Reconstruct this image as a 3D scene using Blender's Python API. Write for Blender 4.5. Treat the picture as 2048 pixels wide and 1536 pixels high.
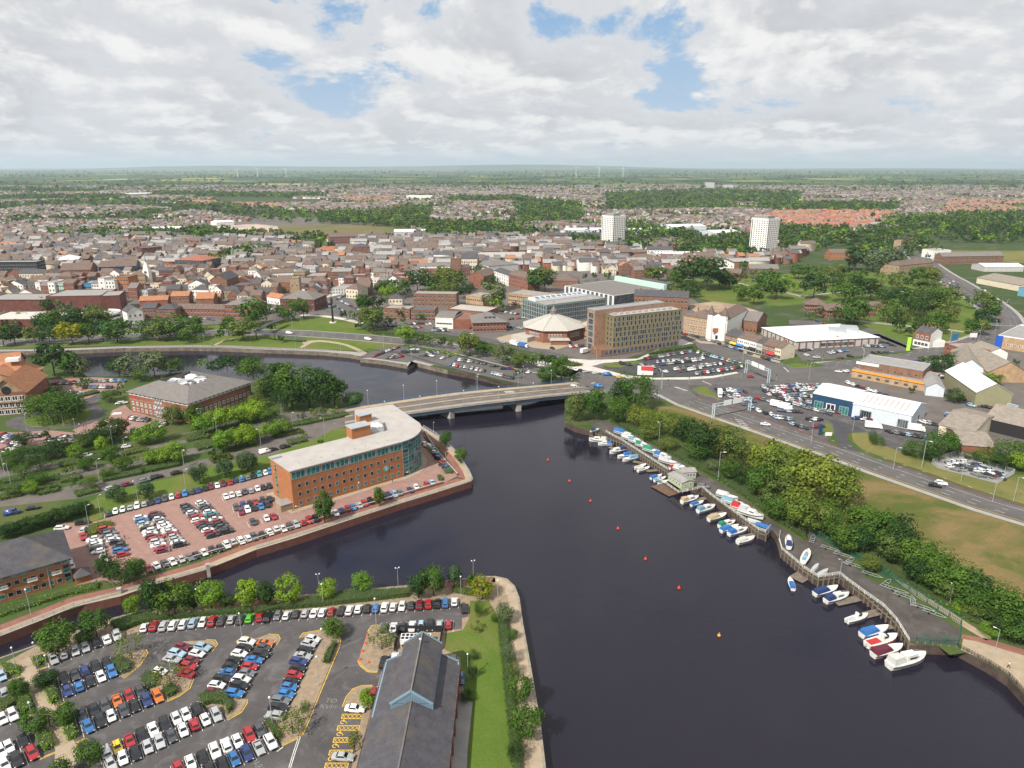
# ---- p00.py
import bpy,bmesh,math,random
import numpy as np
from mathutils import Vector,Matrix
from mathutils.geometry import tessellate_polygon,delaunay_2d_cdt
R=math.radians
sc=bpy.context.scene
for o in list(bpy.data.objects): bpy.data.objects.remove(o)
COL=sc.collection
rnd=random.Random(7)
F_PX,HOR,CAMZ=1420.0,333.0,116.0
PITCH=math.atan((768-HOR)/F_PX)
cam=bpy.data.cameras.new('camera'); camo=bpy.data.objects.new('camera',cam); COL.objects.link(camo)
cam.lens=F_PX/2048*36; cam.sensor_width=36; cam.clip_start=1; cam.clip_end=90000
camo.location=(0,0,CAMZ); camo.rotation_euler=(math.pi/2-PITCH,0,0)
sc.camera=camo
SUN_FROM=Vector((-0.64,-0.77,0)).normalized(); SUN_EL=R(45)
sun=bpy.data.lights.new('sun','SUN'); suno=bpy.data.objects.new('sun',sun); COL.objects.link(suno)
sun.energy=5.0; sun.angle=R(0.6); sun.color=(1.0,0.94,0.85)
sv=Vector((SUN_FROM.x*math.cos(SUN_EL),SUN_FROM.y*math.cos(SUN_EL),math.sin(SUN_EL)))
suno.rotation_euler=sv.to_track_quat('Z','Y').to_euler(); suno.location=(0,0,400)
sc.render.engine='CYCLES'
sc.view_settings.view_transform='Standard'; sc.view_settings.look='None'
sc.view_settings.exposure=0.27; sc.view_settings.gamma=1.0; sc.view_settings.use_curve_mapping=False
cy=sc.cycles
cy.max_bounces=6; cy.diffuse_bounces=2; cy.glossy_bounces=3; cy.transmission_bounces=3; cy.volume_bounces=1
cy.transparent_max_bounces=6; cy.use_denoising=True; cy.caustics_reflective=False; cy.caustics_refractive=False
cy.sample_clamp_indirect=6
W=bpy.data.worlds.new('World'); sc.world=W; W.use_nodes=True
class NT:
    def __init__(s,tree): s.t=tree; s.n=tree.nodes; s.l=tree.links
    def add(s,typ,**kw):
        n=s.n.new(typ)
        for k,v in kw.items():
            if k in n.bl_rna.properties and k not in ('inputs',): setattr(n,k,v)
        return n
    def val(s,sock,v):
        if isinstance(v,bpy.types.NodeSocket): s.l.new(v,sock)
        elif hasattr(sock.default_value,'__len__') and not hasattr(v,'__len__'): sock.default_value=[v]*len(sock.default_value)
        else:
            if hasattr(v,'__len__') and len(v)==3 and len(sock.default_value)==4: v=(*v,1)
            sock.default_value=v
    def math(s,op,a,b=0.0,c=None,clamp=False):
        n=s.n.new('ShaderNodeMath'); n.operation=op; n.use_clamp=clamp
        s.val(n.inputs[0],a); s.val(n.inputs[1],b)
        if c is not None: s.val(n.inputs[2],c)
        return n.outputs[0]
    def mix(s,f,a,b,blend='MIX'):
        n=s.n.new('ShaderNodeMix'); n.data_type='RGBA'; n.blend_type=blend
        s.val(n.inputs[0],f); s.val(n.inputs[6],a); s.val(n.inputs[7],b)
        return n.outputs[2]
    def ramp(s,f,pts,interp='LINEAR'):
        n=s.n.new('ShaderNodeValToRGB'); n.color_ramp.interpolation=interp
        e=n.color_ramp.elements
        while len(e)<len(pts): e.new(0.5)
        for i,(p,c) in enumerate(pts):
            e[i].position=p; e[i].color=(*c,1) if len(c)==3 else c
        s.l.new(f,n.inputs[0]); return n.outputs[0]
    def mapr(s,f,a,b,c=0.0,d=1.0,smooth=False):
        n=s.n.new('ShaderNodeMapRange'); n.clamp=True
        if smooth: n.interpolation_type='SMOOTHSTEP'
        s.val(n.inputs[0],f); s.val(n.inputs[1],a); s.val(n.inputs[2],b); s.val(n.inputs[3],c); s.val(n.inputs[4],d)
        return n.outputs[0]
    def noise(s,vec,scale,detail=3,rough=0.5,dist=0.0,out=0):
        n=s.n.new('ShaderNodeTexNoise'); s.val(n.inputs['Scale'],scale); n.inputs['Detail'].default_value=detail
        n.inputs['Roughness'].default_value=rough; n.inputs['Distortion'].default_value=dist
        if vec is not None: s.l.new(vec,n.inputs['Vector'])
        return n.outputs[out]
    def vec(s,x,y,z):
        n=s.n.new('ShaderNodeCombineXYZ'); s.val(n.inputs[0],x); s.val(n.inputs[1],y); s.val(n.inputs[2],z); return n.outputs[0]
    def sep(s,v):
        n=s.n.new('ShaderNodeSeparateXYZ'); s.l.new(v,n.inputs[0]); return n.outputs
def build_world():
    t=NT(W.node_tree)
    for n in list(t.n): t.n.remove(n)
    out=t.add('ShaderNodeOutputWorld'); bg=t.add('ShaderNodeBackground'); bg.inputs['Strength'].default_value=0.08
    sky=t.add('ShaderNodeTexSky',sky_type='NISHITA'); sky.sun_disc=False
    sky.sun_elevation=SUN_EL; sky.sun_rotation=math.atan2(SUN_FROM.x,SUN_FROM.y); sky.air_density=1.0; sky.dust_density=1.2; sky.ozone_density=1.5
    g=t.add('ShaderNodeTexCoord').outputs['Generated']
    x,y,z=t.sep(g); zc=t.math('MAXIMUM',z,0.0)
    lg=t.math('LOGARITHM',t.math('ADD',zc,0.055),2.71828)
    def pt(sx,kz,dz=0.0,dx=0.0): return t.vec(t.math('ADD',t.math('MULTIPLY',x,sx),SKY_OFF[0]+dx),t.math('ADD',t.math('MULTIPLY',y,sx),SKY_OFF[1]),t.math('ADD',t.math('MULTIPLY',lg,kz),SKY_OFF[2]+dz))
    def dens(dz=0.0,dx=0.0,det=10):
        big=t.noise(pt(5.0,2.0,dz,dx),1.0,det,0.61,0.25); small=t.noise(pt(11.0,3.4,dz*1.6,dx*2),1.0,det,0.63,0.2)
        return t.math('ADD',t.math('MULTIPLY',big,t.mapr(zc,0.02,0.12,0.35,0.8)),t.math('MULTIPLY',small,t.mapr(zc,0.02,0.12,0.65,0.2)))
    d=dens(); d2=dens(-0.16,-0.10,5)
    for (az,el,sa,se,w) in SKY_GAPS:
        dx=t.math('DIVIDE',t.math('SUBTRACT',t.math('ARCTAN2',x,y),az),sa); dz=t.math('DIVIDE',t.math('SUBTRACT',z,el),se)
        q=t.math('EXPONENT',t.math('MULTIPLY',t.math('ADD',t.math('MULTIPLY',dx,dx),t.math('MULTIPLY',dz,dz)),-1.0)); d=t.math('SUBTRACT',d,t.math('MULTIPLY',q,w))
    cov=t.mapr(d,0.378,0.445,0,1,True)
    lit=t.mapr(t.math('SUBTRACT',d,d2),-0.05,0.09,0,1,True)
    body=t.mapr(d,0.42,0.62,0,1,True)
    cl=t.mix(lit,t.mix(body,(7.4,7.6,7.9),(6.1,6.25,6.55)),(9.4,9.35,9.3))
    cl=t.mix(t.mapr(zc,0.0,0.12,0.28,0.0),cl,(6.7,7.2,7.7))
    skyc=t.mix(t.mapr(zc,0.0,0.2,0.75,0.05),t.mix(0.75,sky.outputs[0],(2.6,4.9,8.0)),(6.5,7.5,8.6))
    c=t.mix(cov,skyc,cl)
    c=t.mix(t.mapr(zc,0.0,0.028,0.8,0.0,True),c,(6.2,7.0,7.8))
    t.l.new(c,bg.inputs['Color']); t.l.new(bg.outputs[0],out.inputs['Surface'])
SKY_GAPS=[(0.07,0.168,0.085,0.028,0.15),(-0.20,0.19,0.05,0.05,0.07),(-0.31,0.115,0.06,0.018,0.07),(-0.24,0.085,0.05,0.02,0.10),(0.20,0.12,0.035,0.04,0.10),(0.36,0.075,0.12,0.012,0.10)]
SKY_OFF=(12.4,1.2,5.0)
build_world()
class Fr:
    def __init__(s,x0,y0,k): s.x0,s.y0,s.k=x0,y0,k
    def __call__(s,x,y): return (s.x0+x/s.k,s.y0+y/s.k)
A1,A2,A3,A4=Fr(0,1130,3.7832),Fr(512,1130,3.7832),Fr(0,900,3.84),Fr(512,760,3.84)
A5,A6,B1,B2=Fr(0,680,4),Fr(400,700,4),Fr(1100,740,3.84),Fr(1536,1000,3.84)
B3,B4,B5,B6=Fr(1536,680,3.84),Fr(1150,560,4),Fr(1600,480,4.571),Fr(720,540,4)
C1,C2,C3,C4=Fr(0,460,4.876),Fr(380,440,4.876),Fr(760,400,4.2667),Fr(1160,380,4.2667)
C5,C6,C7=Fr(0,310,2.9257),Fr(650,310,2.9257),Fr(1348,310,2.9257)
PX=Fr(0,0,1)
SP,CP=math.sin(PITCH),math.cos(PITCH)
def P(p,z=0.0):
    u=(p[0]-1024)/F_PX; v=(p[1]-768)/F_PX
    t=(CAMZ-z)/max(SP+v*CP,1e-4)
    return Vector((u*t,(CP-v*SP)*t,z))
def PP(fr,pts,z=0.0): return [P(fr(*q),z) for q in pts]
def X2(v): return Vector((v[0],v[1],0))
MATS={}
def mat(name,col,rough=0.8,var=0.0,vscale=1.0,col2=None,bump=0.0,bscale=20.0,metal=0.0,spec=0.35,obcol=False,stain=0.0,attr=None):
    if name in MATS: return MATS[name]
    m=bpy.data.materials.new(name); m.use_nodes=True; t=NT(m.node_tree)
    b=t.n['Principled BSDF']
    b.inputs['Roughness'].default_value=rough; b.inputs['Metallic'].default_value=metal
    b.inputs['Specular IOR Level'].default_value=spec
    c=(*col,1)
    src=None
    geo=t.add('ShaderNodeNewGeometry').outputs['Position']
    if obcol:
        src=t.add('ShaderNodeObjectInfo').outputs['Color']
    if attr:
        n=t.add('ShaderNodeAttribute'); n.attribute_name=attr; src=n.outputs['Color']
    if var>0 or col2:
        f=t.mapr(t.noise(geo,vscale,5,0.6),0.3,0.7)
        base=src if src is not None else c
        if col2: src=t.mix(f,base,(*col2,1))
        else:
            lo=t.mix(1.0,base,(1-var,)*3,'MULTIPLY'); hi=t.mix(1.0,base,(1+var,)*3,'MULTIPLY')
            src=t.mix(f,lo,hi)
    if stain>0:
        f2=t.mapr(t.noise(geo,vscale*1.3,7,0.7,1.6),0.5,0.68,0,stain)
        src=t.mix(f2,src if src is not None else c,tuple(min(1,q*1.9+0.03) for q in col))
    if src is not None: t.l.new(src,b.inputs['Base Color'])
    else: b.inputs['Base Color'].default_value=c
    if bump>0:
        bn=t.add('ShaderNodeBump'); bn.inputs['Strength'].default_value=bump; bn.inputs['Distance'].default_value=0.1
        t.l.new(t.noise(geo,bscale,4),bn.inputs['Height']); t.l.new(bn.outputs[0],b.inputs['Normal'])
    MATS[name]=m; return m
def brickmat(name,c1,c2,mortar,sx=0.45,sy=0.15,var=0.25):
    if name in MATS: return MATS[name]
    m=bpy.data.materials.new(name); m.use_nodes=True; t=NT(m.node_tree); b=t.n['Principled BSDF']
    b.inputs['Roughness'].default_value=0.85; b.inputs['Specular IOR Level'].default_value=0.2
    geo=t.add('ShaderNodeNewGeometry').outputs['Position']; x,y,z=t.sep(geo)
    v=t.vec(t.math('ADD',x,y),z,0.0)
    br=t.add('ShaderNodeTexBrick'); br.inputs['Scale'].default_value=1.0
    br.inputs['Brick Width'].default_value=sx; br.inputs['Row Height'].default_value=sy; br.inputs['Mortar Size'].default_value=0.012
    br.inputs['Color1'].default_value=(*c1,1); br.inputs['Color2'].default_value=(*c2,1); br.inputs['Mortar'].default_value=(*mortar,1)
    t.l.new(v,br.inputs['Vector'])
    n=t.mapr(t.noise(geo,0.35,6,0.65),0.3,0.7,1-var,1+var)
    c=t.mix(1.0,br.outputs[0],t.vec(n,n,n),'MULTIPLY')
    t.l.new(c,b.inputs['Base Color']); MATS[name]=m; return m
def glassmat(name,col,rough=0.08,var=0.5,sc_=0.6):
    if name in MATS: return MATS[name]
    m=bpy.data.materials.new(name); m.use_nodes=True; t=NT(m.node_tree); b=t.n['Principled BSDF']
    b.inputs['Roughness'].default_value=rough; b.inputs['Specular IOR Level'].default_value=0.8
    geo=t.add('ShaderNodeNewGeometry').outputs['Position']
    f=t.mapr(t.noise(geo,sc_,2),0.35,0.65,1-var,1+var)
    t.l.new(t.mix(1.0,(*col,1),t.vec(f,f,f),'MULTIPLY'),b.inputs['Base Color']); MATS[name]=m; return m
class MB:
    def __init__(s): s.v=[]; s.f=[]; s.m=[]
    def quad(s,a,b,c,d,m=0): i=len(s.v); s.v+=[a,b,c,d]; s.f.append((i,i+1,i+2,i+3)); s.m.append(m)
    def tri(s,a,b,c,m=0): i=len(s.v); s.v+=[a,b,c]; s.f.append((i,i+1,i+2)); s.m.append(m)
    def poly(s,pts,m=0): i=len(s.v); s.v+=list(pts); s.f.append(tuple(range(i,i+len(pts)))); s.m.append(m)
    def box(s,c,d,rz=0.0,m=0,bottom=False):
        cx,cy,cz=c; hx,hy,hz=d[0]/2,d[1]/2,d[2]/2; ca,sa=math.cos(rz),math.sin(rz)
        i=len(s.v)
        for z in (-hz,hz):
            for x,y in ((-hx,-hy),(hx,-hy),(hx,hy),(-hx,hy)):
                s.v.append((cx+x*ca-y*sa,cy+x*sa+y*ca,cz+z))
        fs=[(4,5,6,7),(0,1,5,4),(1,2,6,5),(2,3,7,6),(3,0,4,7),(3,2,1,0)]
        for q in fs: s.f.append(tuple(i+k for k in q)); s.m.append(m)
    def bar(s,a,b,w,h=None,m=0):
        a=Vector(a); b=Vector(b); h=h or w; d=(b-a)
        if d.length<1e-6: return
        d.normalize(); up=Vector((0,0,1)) if abs(d.z)<0.95 else Vector((1,0,0))
        sx=d.cross(up).normalized()*w/2; sy=sx.cross(d).normalized()*h/2
        i=len(s.v)
        for p in (a,b): s.v+=[tuple(p-sx-sy),tuple(p+sx-sy),tuple(p+sx+sy),tuple(p-sx+sy)]
        for q in ((0,1,5,4),(1,2,6,5),(2,3,7,6),(3,0,4,7),(3,2,1,0),(4,5,6,7)):
            s.f.append(tuple(i+k for k in q)); s.m.append(m)
    def cyl(s,a,b,r0,r1=None,n=8,m=0,cap=True):
        a=Vector(a); b=Vector(b); r1=r0 if r1 is None else r1; d=(b-a).normalized()
        up=Vector((0,0,1)) if abs(d.z)<0.95 else Vector((1,0,0))
        sx=d.cross(up).normalized(); sy=sx.cross(d); i=len(s.v)
        for p,r in ((a,r0),(b,r1)):
            for k in range(n):
                an=2*math.pi*k/n; s.v.append(tuple(p+sx*r*math.cos(an)+sy*r*math.sin(an)))
        for k in range(n):
            k2=(k+1)%n; s.f.append((i+k2,i+k,i+n+k,i+n+k2)); s.m.append(m)
        if cap:
            s.f.append(tuple(i+n+k for k in reversed(range(n)))); s.m.append(m)
            s.f.append(tuple(i+k for k in range(n))); s.m.append(m)
    def prism(s,pts,z0,z1,mtop=0,mside=0,top=True,bottom=False):
        n=len(pts); pts=ccw(pts); i=len(s.v)
        for z in (z0,z1):
            for p in pts: s.v.append((p[0],p[1],z))
        for k in range(n):
            k2=(k+1)%n; s.f.append((i+k,i+k2,i+n+k2,i+n+k)); s.m.append(mside)
        if top:
            for tr in tess(pts): s.f.append(tuple(i+n+k for k in tr)); s.m.append(mtop)
        if bottom:
            for tr in tess(pts): s.f.append(tuple(i+k for k in reversed(tr))); s.m.append(mside)
    def loft(s,rings,m=0,cap0=True,cap1=True,closed=True):
        i=len(s.v); n=len(rings[0])
        for r in rings: s.v+=[tuple(p) for p in r]
        for a in range(len(rings)-1):
            for k in range(n if closed else n-1):
                k2=(k+1)%n
                s.f.append((i+a*n+k,i+a*n+k2,i+(a+1)*n+k2,i+(a+1)*n+k)); s.m.append(m)
        if cap0: s.f.append(tuple(i+k for k in reversed(range(n)))); s.m.append(m)
        if cap1: s.f.append(tuple(i+(len(rings)-1)*n+k for k in range(n))); s.m.append(m)
    def sphere(s,c,r,n=8,k=5,m=0,sz=1.0):
        rings=[]
        for a in range(1,k):
            th=math.pi*a/k-math.pi/2
            rings.append([(c[0]+r*math.cos(th)*math.cos(2*math.pi*q/n),c[1]+r*math.cos(th)*math.sin(2*math.pi*q/n),c[2]+sz*r*math.sin(th)) for q in range(n)])
        s.loft(rings,m)
    def mesh(s,name,mats,smooth=False):
        me=bpy.data.meshes.new(name); me.from_pydata([tuple(v) for v in s.v],[],s.f)
        for m in (mats if isinstance(mats,(list,tuple)) else [mats]): me.materials.append(m)
        if len(me.materials)>1: me.polygons.foreach_set('material_index',s.m)
        if smooth: me.polygons.foreach_set('use_smooth',[True]*len(me.polygons))
        me.update(); return me
    def build(s,name,mats,parent=None,smooth=False,**kw): return link(name,s.mesh(name,mats,smooth),parent,**kw)
def area2(pts): return sum(pts[i][0]*pts[(i+1)%len(pts)][1]-pts[(i+1)%len(pts)][0]*pts[i][1] for i in range(len(pts)))
def ccw(pts): return list(pts) if area2(pts)>0 else list(reversed(pts))
def tess(pts):
    out=[]
    for tr in tessellate_polygon([[Vector((p[0],p[1],0)) for p in pts]]):
        a,b,c=(pts[i] for i in tr)
        if (b[0]-a[0])*(c[1]-a[1])-(c[0]-a[0])*(b[1]-a[1])<0: tr=tuple(reversed(tr))
        out.append(tuple(tr))
    return out
def link(name,me,parent=None,loc=None,rz=None,label=None,cat=None,group=None,kind=None,color=None,scale=None):
    o=bpy.data.objects.new(name,me); COL.objects.link(o)
    if parent is not None: o.parent=parent
    if loc is not None: o.location=loc
    if rz is not None: o.rotation_euler=(0,0,rz)
    if scale is not None: o.scale=scale
    if color is not None: o.color=(*color,1)
    if label: o['label']=label
    if cat: o['category']=cat
    if group: o['group']=group
    if kind: o['kind']=kind
    return o
def thing(name,label,cat,loc=(0,0,0),rz=0.0,group=None): return link(name,None,None,loc,rz,label,cat,group)
def npmesh(name,v,f,mats,mi=None,smooth=False,col=None):
    me=bpy.data.meshes.new(name); k,w=f.shape
    me.vertices.add(len(v)); me.vertices.foreach_set('co',np.asarray(v,np.float32).ravel())
    me.loops.add(k*w); me.loops.foreach_set('vertex_index',f.astype(np.int32).ravel())
    me.polygons.add(k); me.polygons.foreach_set('loop_start',np.arange(0,k*w,w,dtype=np.int32))
    for m in (mats if isinstance(mats,(list,tuple)) else [mats]): me.materials.append(m)
    if mi is not None: me.polygons.foreach_set('material_index',np.asarray(mi,np.int32))
    if col is not None:
        at=me.color_attributes.new('tint','FLOAT_COLOR','POINT')
        at.data.foreach_set('color',np.concatenate([col,np.ones((len(v),1))],1).astype(np.float32).ravel())
    if smooth: me.polygons.foreach_set('use_smooth',np.ones(k,bool))
    me.update(calc_edges=True); return me
def sheet(name,pts,z,m,kind='structure',parent=None):
    mb=MB(); pts=ccw(pts); mb.v=[(p[0],p[1],z) for p in pts]; mb.f=tess(pts); mb.m=[0]*len(mb.f)
    return mb.build(name,m,parent,kind=None if parent else kind)
def slab(name,pts,z0,z1,mtop,mside,kind='structure',parent=None,label=None,cat=None):
    mb=MB(); mb.prism(pts,z0,z1,0,1); return mb.build(name,[mtop,mside],parent,kind=kind if not label else None,label=label,cat=cat)
def offs(pts,d,closed=False):
    n=len(pts); out=[]
    for i in range(n):
        a=pts[i-1] if (i>0 or closed) else None; b=pts[i]; c=pts[(i+1)%n] if (i<n-1 or closed) else None
        ns=[]
        for p,q in ((a,b),(b,c)):
            if p is None or q is None: continue
            e=Vector((q[0]-p[0],q[1]-p[1])); 
            if e.length<1e-6: continue
            e.normalize(); ns.append(Vector((-e.y,e.x)))
        if not ns: out.append(Vector((b[0],b[1],0))); continue
        m=sum(ns,Vector((0,0))); m=m.normalized() if m.length>1e-6 else ns[0]
        k=d/max(0.45,m.dot(ns[0])); out.append(Vector((b[0]+m.x*k,b[1]+m.y*k,0)))
    return out
def ribbon_mb(mb,pts,d0,d1,z,m=0):
    a=offs(pts,d0); b=offs(pts,d1)
    if d0>d1: a,b=b,a
    for i in range(len(pts)-1):
        mb.quad((a[i].x,a[i].y,z),(a[i+1].x,a[i+1].y,z),(b[i+1].x,b[i+1].y,z),(b[i].x,b[i].y,z),m)
def ribbon(name,pts,d0,d1,z,m,kind='structure',parent=None):
    mb=MB(); ribbon_mb(mb,pts,d0,d1,z); return mb.build(name,m,parent,kind=None if parent else kind)
def resample(pts,step):
    out=[]; pts=[X2(p) for p in pts]
    for a,b in zip(pts,pts[1:]):
        n=max(1,int((b-a).length/step))
        for k in range(n): out.append(a.lerp(b,k/n))
    out.append(pts[-1]); return out
def smooth(pts,it=2):
    pts=[X2(p) for p in pts]
    for _ in range(it):
        q=[pts[0]]
        for a,b in zip(pts,pts[1:]): q+=[a.lerp(b,0.25),a.lerp(b,0.75)]
        q.append(pts[-1]); pts=q
    return pts
def wallstrip(mb,pts,w,z0,z1,m=0):
    a=[X2(p) for p in pts]; b=offs(a,w)
    for i in range(len(a)-1):
        A,B,C,D=a[i],a[i+1],b[i+1],b[i]
        mb.quad((D.x,D.y,z1),(A.x,A.y,z1),(B.x,B.y,z1),(C.x,C.y,z1),m)
        mb.quad((A.x,A.y,z0),(B.x,B.y,z0),(B.x,B.y,z1),(A.x,A.y,z1),m)
        mb.quad((C.x,C.y,z0),(D.x,D.y,z0),(D.x,D.y,z1),(C.x,C.y,z1),m)
    for k,s in ((0,1),(-1,-1)):
        A,D=a[k],b[k]
        mb.quad((A.x,A.y,z0),(A.x,A.y,z1),(D.x,D.y,z1),(D.x,D.y,z0),m)
def pip(p,poly):
    x,y=p[0],p[1]; c=False; j=len(poly)-1
    for i in range(len(poly)):
        a,b=poly[i],poly[j]
        if (a[1]>y) !=(b[1]>y) and x<(b[0]-a[0])*(y-a[1])/(b[1]-a[1])+a[0]: c=not c
        j=i
    return c
ORD=['first','second','third','fourth','fifth','sixth','seventh','eighth','ninth','tenth','eleventh','twelfth','thirteenth','fourteenth','fifteenth','sixteenth','seventeenth','eighteenth','nineteenth','twentieth']
def nth(i):
    if i<20: return ORD[i]
    n=i+1
    return '%d%s'%(n,'th' if n%100 in (11,12,13) else {1: 'st',2: 'nd',3: 'rd'}.get(n%10,'th'))
# ---- p10.py
def lerp3(a,b,t): return tuple(x+(y-x)*t for x,y in zip(a,b))
M_asph=mat('asphalt',(0.080,0.074,0.074),0.9,0.25,0.12,bump=0.1,stain=0.55)
M_asph_d=mat('asphalt_dark',(0.055,0.055,0.06),0.9,0.2,0.2,stain=0.2)
M_asph_l=mat('asphalt_pale',(0.10,0.093,0.09),0.9,0.18,0.1,stain=0.2)
M_road_tan=mat('road_tan',(0.125,0.11,0.098),0.9,0.18,0.15)
M_pave=mat('paving_tan',(0.34,0.27,0.19),0.9,0.15,0.4)
M_grey_pave=mat('paving_grey',(0.30,0.285,0.27),0.9,0.15,0.3)
M_pale_pave=mat('paving_pale',(0.5,0.47,0.43),0.9,0.12,0.3)
M_redpave=brickmat('paving_red',(0.30,0.185,0.155),(0.27,0.165,0.14),(0.24,0.155,0.135),0.4,0.2,0.14)
M_redpath=brickmat('path_red',(0.25,0.115,0.085),(0.22,0.10,0.08),(0.2,0.1,0.08),0.4,0.2,0.15)
M_gravel=mat('gravel_tan',(0.27,0.205,0.14),0.95,0.2,0.8,bump=0.2)
M_track=mat('track_cinder',(0.075,0.066,0.06),0.95,0.4,0.15,stain=0.3,bump=0.3,bscale=2)
M_earth=mat('bare_earth',(0.30,0.22,0.15),0.95,0.3,0.05,stain=0.25)
M_yellow=mat('line_yellow',(0.62,0.40,0.06),0.8,0.2,1.5)
M_white=mat('line_white',(0.62,0.61,0.58),0.8,0.2,1.0)
M_kerb=mat('kerb_stone',(0.33,0.31,0.28),0.9,0.15,0.8)
M_conc=mat('concrete',(0.36,0.34,0.31),0.85,0.2,0.3,stain=0.2)
M_stone=mat('quay_stone',(0.16,0.135,0.105),0.95,0.4,0.4,bump=0.6,bscale=1.5)
M_pile=mat('sheet_pile',(0.07,0.05,0.04),0.8,0.4,0.5)
M_quaybrick=brickmat('quay_brick',(0.19,0.075,0.05),(0.15,0.06,0.045),(0.13,0.07,0.06))
def grassmat(name,c1,c2,c3,s=0.12):
    m=bpy.data.materials.new(name); m.use_nodes=True; t=NT(m.node_tree); b=t.n['Principled BSDF']
    b.inputs['Roughness'].default_value=0.95; b.inputs['Specular IOR Level'].default_value=0.1
    g=t.add('ShaderNodeNewGeometry').outputs['Position']
    c=t.mix(t.mapr(t.noise(g,s,6,0.65,0.3),0.35,0.65),(*c1,1),(*c2,1))
    c=t.mix(t.mapr(t.noise(g,s*0.35,6,0.65,0.8),0.46,0.6),c,(*c3,1))
    c=t.mix(t.mapr(t.noise(g,1.6,3,0.7),0.3,0.7,0,0.45),c,(c1[0]*0.6,c1[1]*0.65,c1[2]*0.6,1))
    t.l.new(c,b.inputs['Base Color'])
    bn=t.add('ShaderNodeBump'); bn.inputs['Strength'].default_value=0.5; bn.inputs['Distance'].default_value=0.3
    t.l.new(t.noise(g,1.2,4),bn.inputs['Height']); t.l.new(bn.outputs[0],b.inputs['Normal'])
    MATS[name]=m; return m
M_lawn=grassmat('lawn',(0.085,0.14,0.022),(0.11,0.16,0.03),(0.15,0.155,0.045))
M_rough=grassmat('rough_grass',(0.065,0.10,0.02),(0.125,0.115,0.035),(0.23,0.155,0.075),0.07)
M_dry=grassmat('dry_grass',(0.20,0.175,0.065),(0.17,0.16,0.055),(0.11,0.13,0.035),0.08)
M_scrub=grassmat('scrub',(0.05,0.09,0.025),(0.075,0.11,0.03),(0.1,0.11,0.04),0.1)
def farmland():
    m=bpy.data.materials.new('countryside'); m.use_nodes=True; t=NT(m.node_tree); b=t.n['Principled BSDF']
    b.inputs['Roughness'].default_value=0.95; b.inputs['Specular IOR Level'].default_value=0.05
    g=t.add('ShaderNodeNewGeometry').outputs['Position']; x,y,z=t.sep(g)
    v=t.vec(t.math('MULTIPLY',x,1/520.0),t.math('MULTIPLY',y,1/620.0),0.0)
    vo=t.add('ShaderNodeTexVoronoi',feature='F1',distance='CHEBYCHEV'); t.l.new(v,vo.inputs['Vector']); vo.inputs['Scale'].default_value=1.0
    ve=t.add('ShaderNodeTexVoronoi',feature='F1',distance='CHEBYCHEV'); t.l.new(v,ve.inputs['Vector'])
    r=t.sep(vo.outputs['Color'])[0]
    fld=t.ramp(r,[(0.0,(0.05,0.085,0.025)),(0.25,(0.09,0.14,0.035)),(0.5,(0.14,0.17,0.05)),(0.64,(0.06,0.10,0.026)),(0.8,(0.21,0.22,0.07)),(0.92,(0.36,0.34,0.11)),(0.98,(0.2,0.16,0.1))],'CONSTANT')
    hed=t.mapr(vo.outputs['Distance'],0.40,0.46,0,1)
    fld=t.mix(hed,fld,(0.03,0.055,0.02,1))
    wood=t.mapr(t.noise(g,0.0016,4,0.6),0.53,0.58)
    fld=t.mix(wood,fld,(0.03,0.06,0.02,1))
    gd=t.mix(t.mapr(t.noise(g,0.05,4,0.7),0.5,0.68),(0.05,0.078,0.026,1),(0.11,0.10,0.085,1))
    far=t.mapr(y,3000.0,3700.0)
    t.l.new(t.mix(far,gd,fld),b.inputs['Base Color']); MATS['countryside']=m; return m
M_country=farmland()
def q(fr,*pts): return [fr(*p) for p in pts]
WATER_Z=-2.6
BANK_FRONT=[(1180,1900),(1110,1650),(1092,1536),(1083,1460),(1072,1390),(1058,1310),(1046,1245),(1039,1195),(1030,1172),(1014,1157),(990,1152),(960,1153)]+\
    q(A2,(1500,110),(1170,150),(650,198),(450,217),(150,240))+q(A1,(1550,275),(1100,335),(860,398),(600,490),(300,592),(0,700),(-700,930))
BANK_OFFICE=q(A1,(-700,795),(0,541),(350,405),(560,318),(910,238),(1180,145),(1550,40))+q(A4,(0,1305),(300,1215),(700,1082),(1100,952),(1400,860),(1600,796),(1655,777),(1668,758),(1640,690),(1560,580),(1480,490),(1380,420),(1280,360))+\
    q(A6,(1760,600),(1500,500),(1290,432),(1150,385),(560,290))+q(A5,(1450,258),(1180,285),(700,292),(520,170),(330,140),(0,150),(-900,170))
BANK_TOWN=[(-300,706),(0,703),(130,701),(250,696)]+q(C2,(0,1240),(300,1245),(700,1262),(1000,1272),(1300,1285),(1560,1310),(1750,1345))+q(B6,(0,706),(200,728),(375,758),(378,775),(440,738),(560,768),(700,800),(900,838),(1100,885),(1230,908),(1310,925),(1440,925),(1560,935),(1640,960))
BANK_RIGHT=q(B1,(110,395),(200,440),(330,470),(430,490),(560,560),(900,775),(1010,880),(1170,910),(1230,970),(1600,1238),(1660,1260),(1700,1215),(1730,1250))+q(B2,(80,300),(100,385),(265,525),(385,605),(550,580),(600,625),(740,725),(885,828),(985,935),(1082,1090),(1230,1118),(1450,1128),(1700,1262),(1850,1362),(1966,1490))+[(2120,1480),(2400,1900)]
RIVER=[P(p) for p in BANK_FRONT+BANK_OFFICE+BANK_TOWN+BANK_RIGHT]
RIVER=[Vector((p.x,p.y,0)) for p in RIVER]
bf,bo,bt,br_=([P(p) for p in b] for b in (BANK_FRONT,BANK_OFFICE,BANK_TOWN,BANK_RIGHT))
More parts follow.
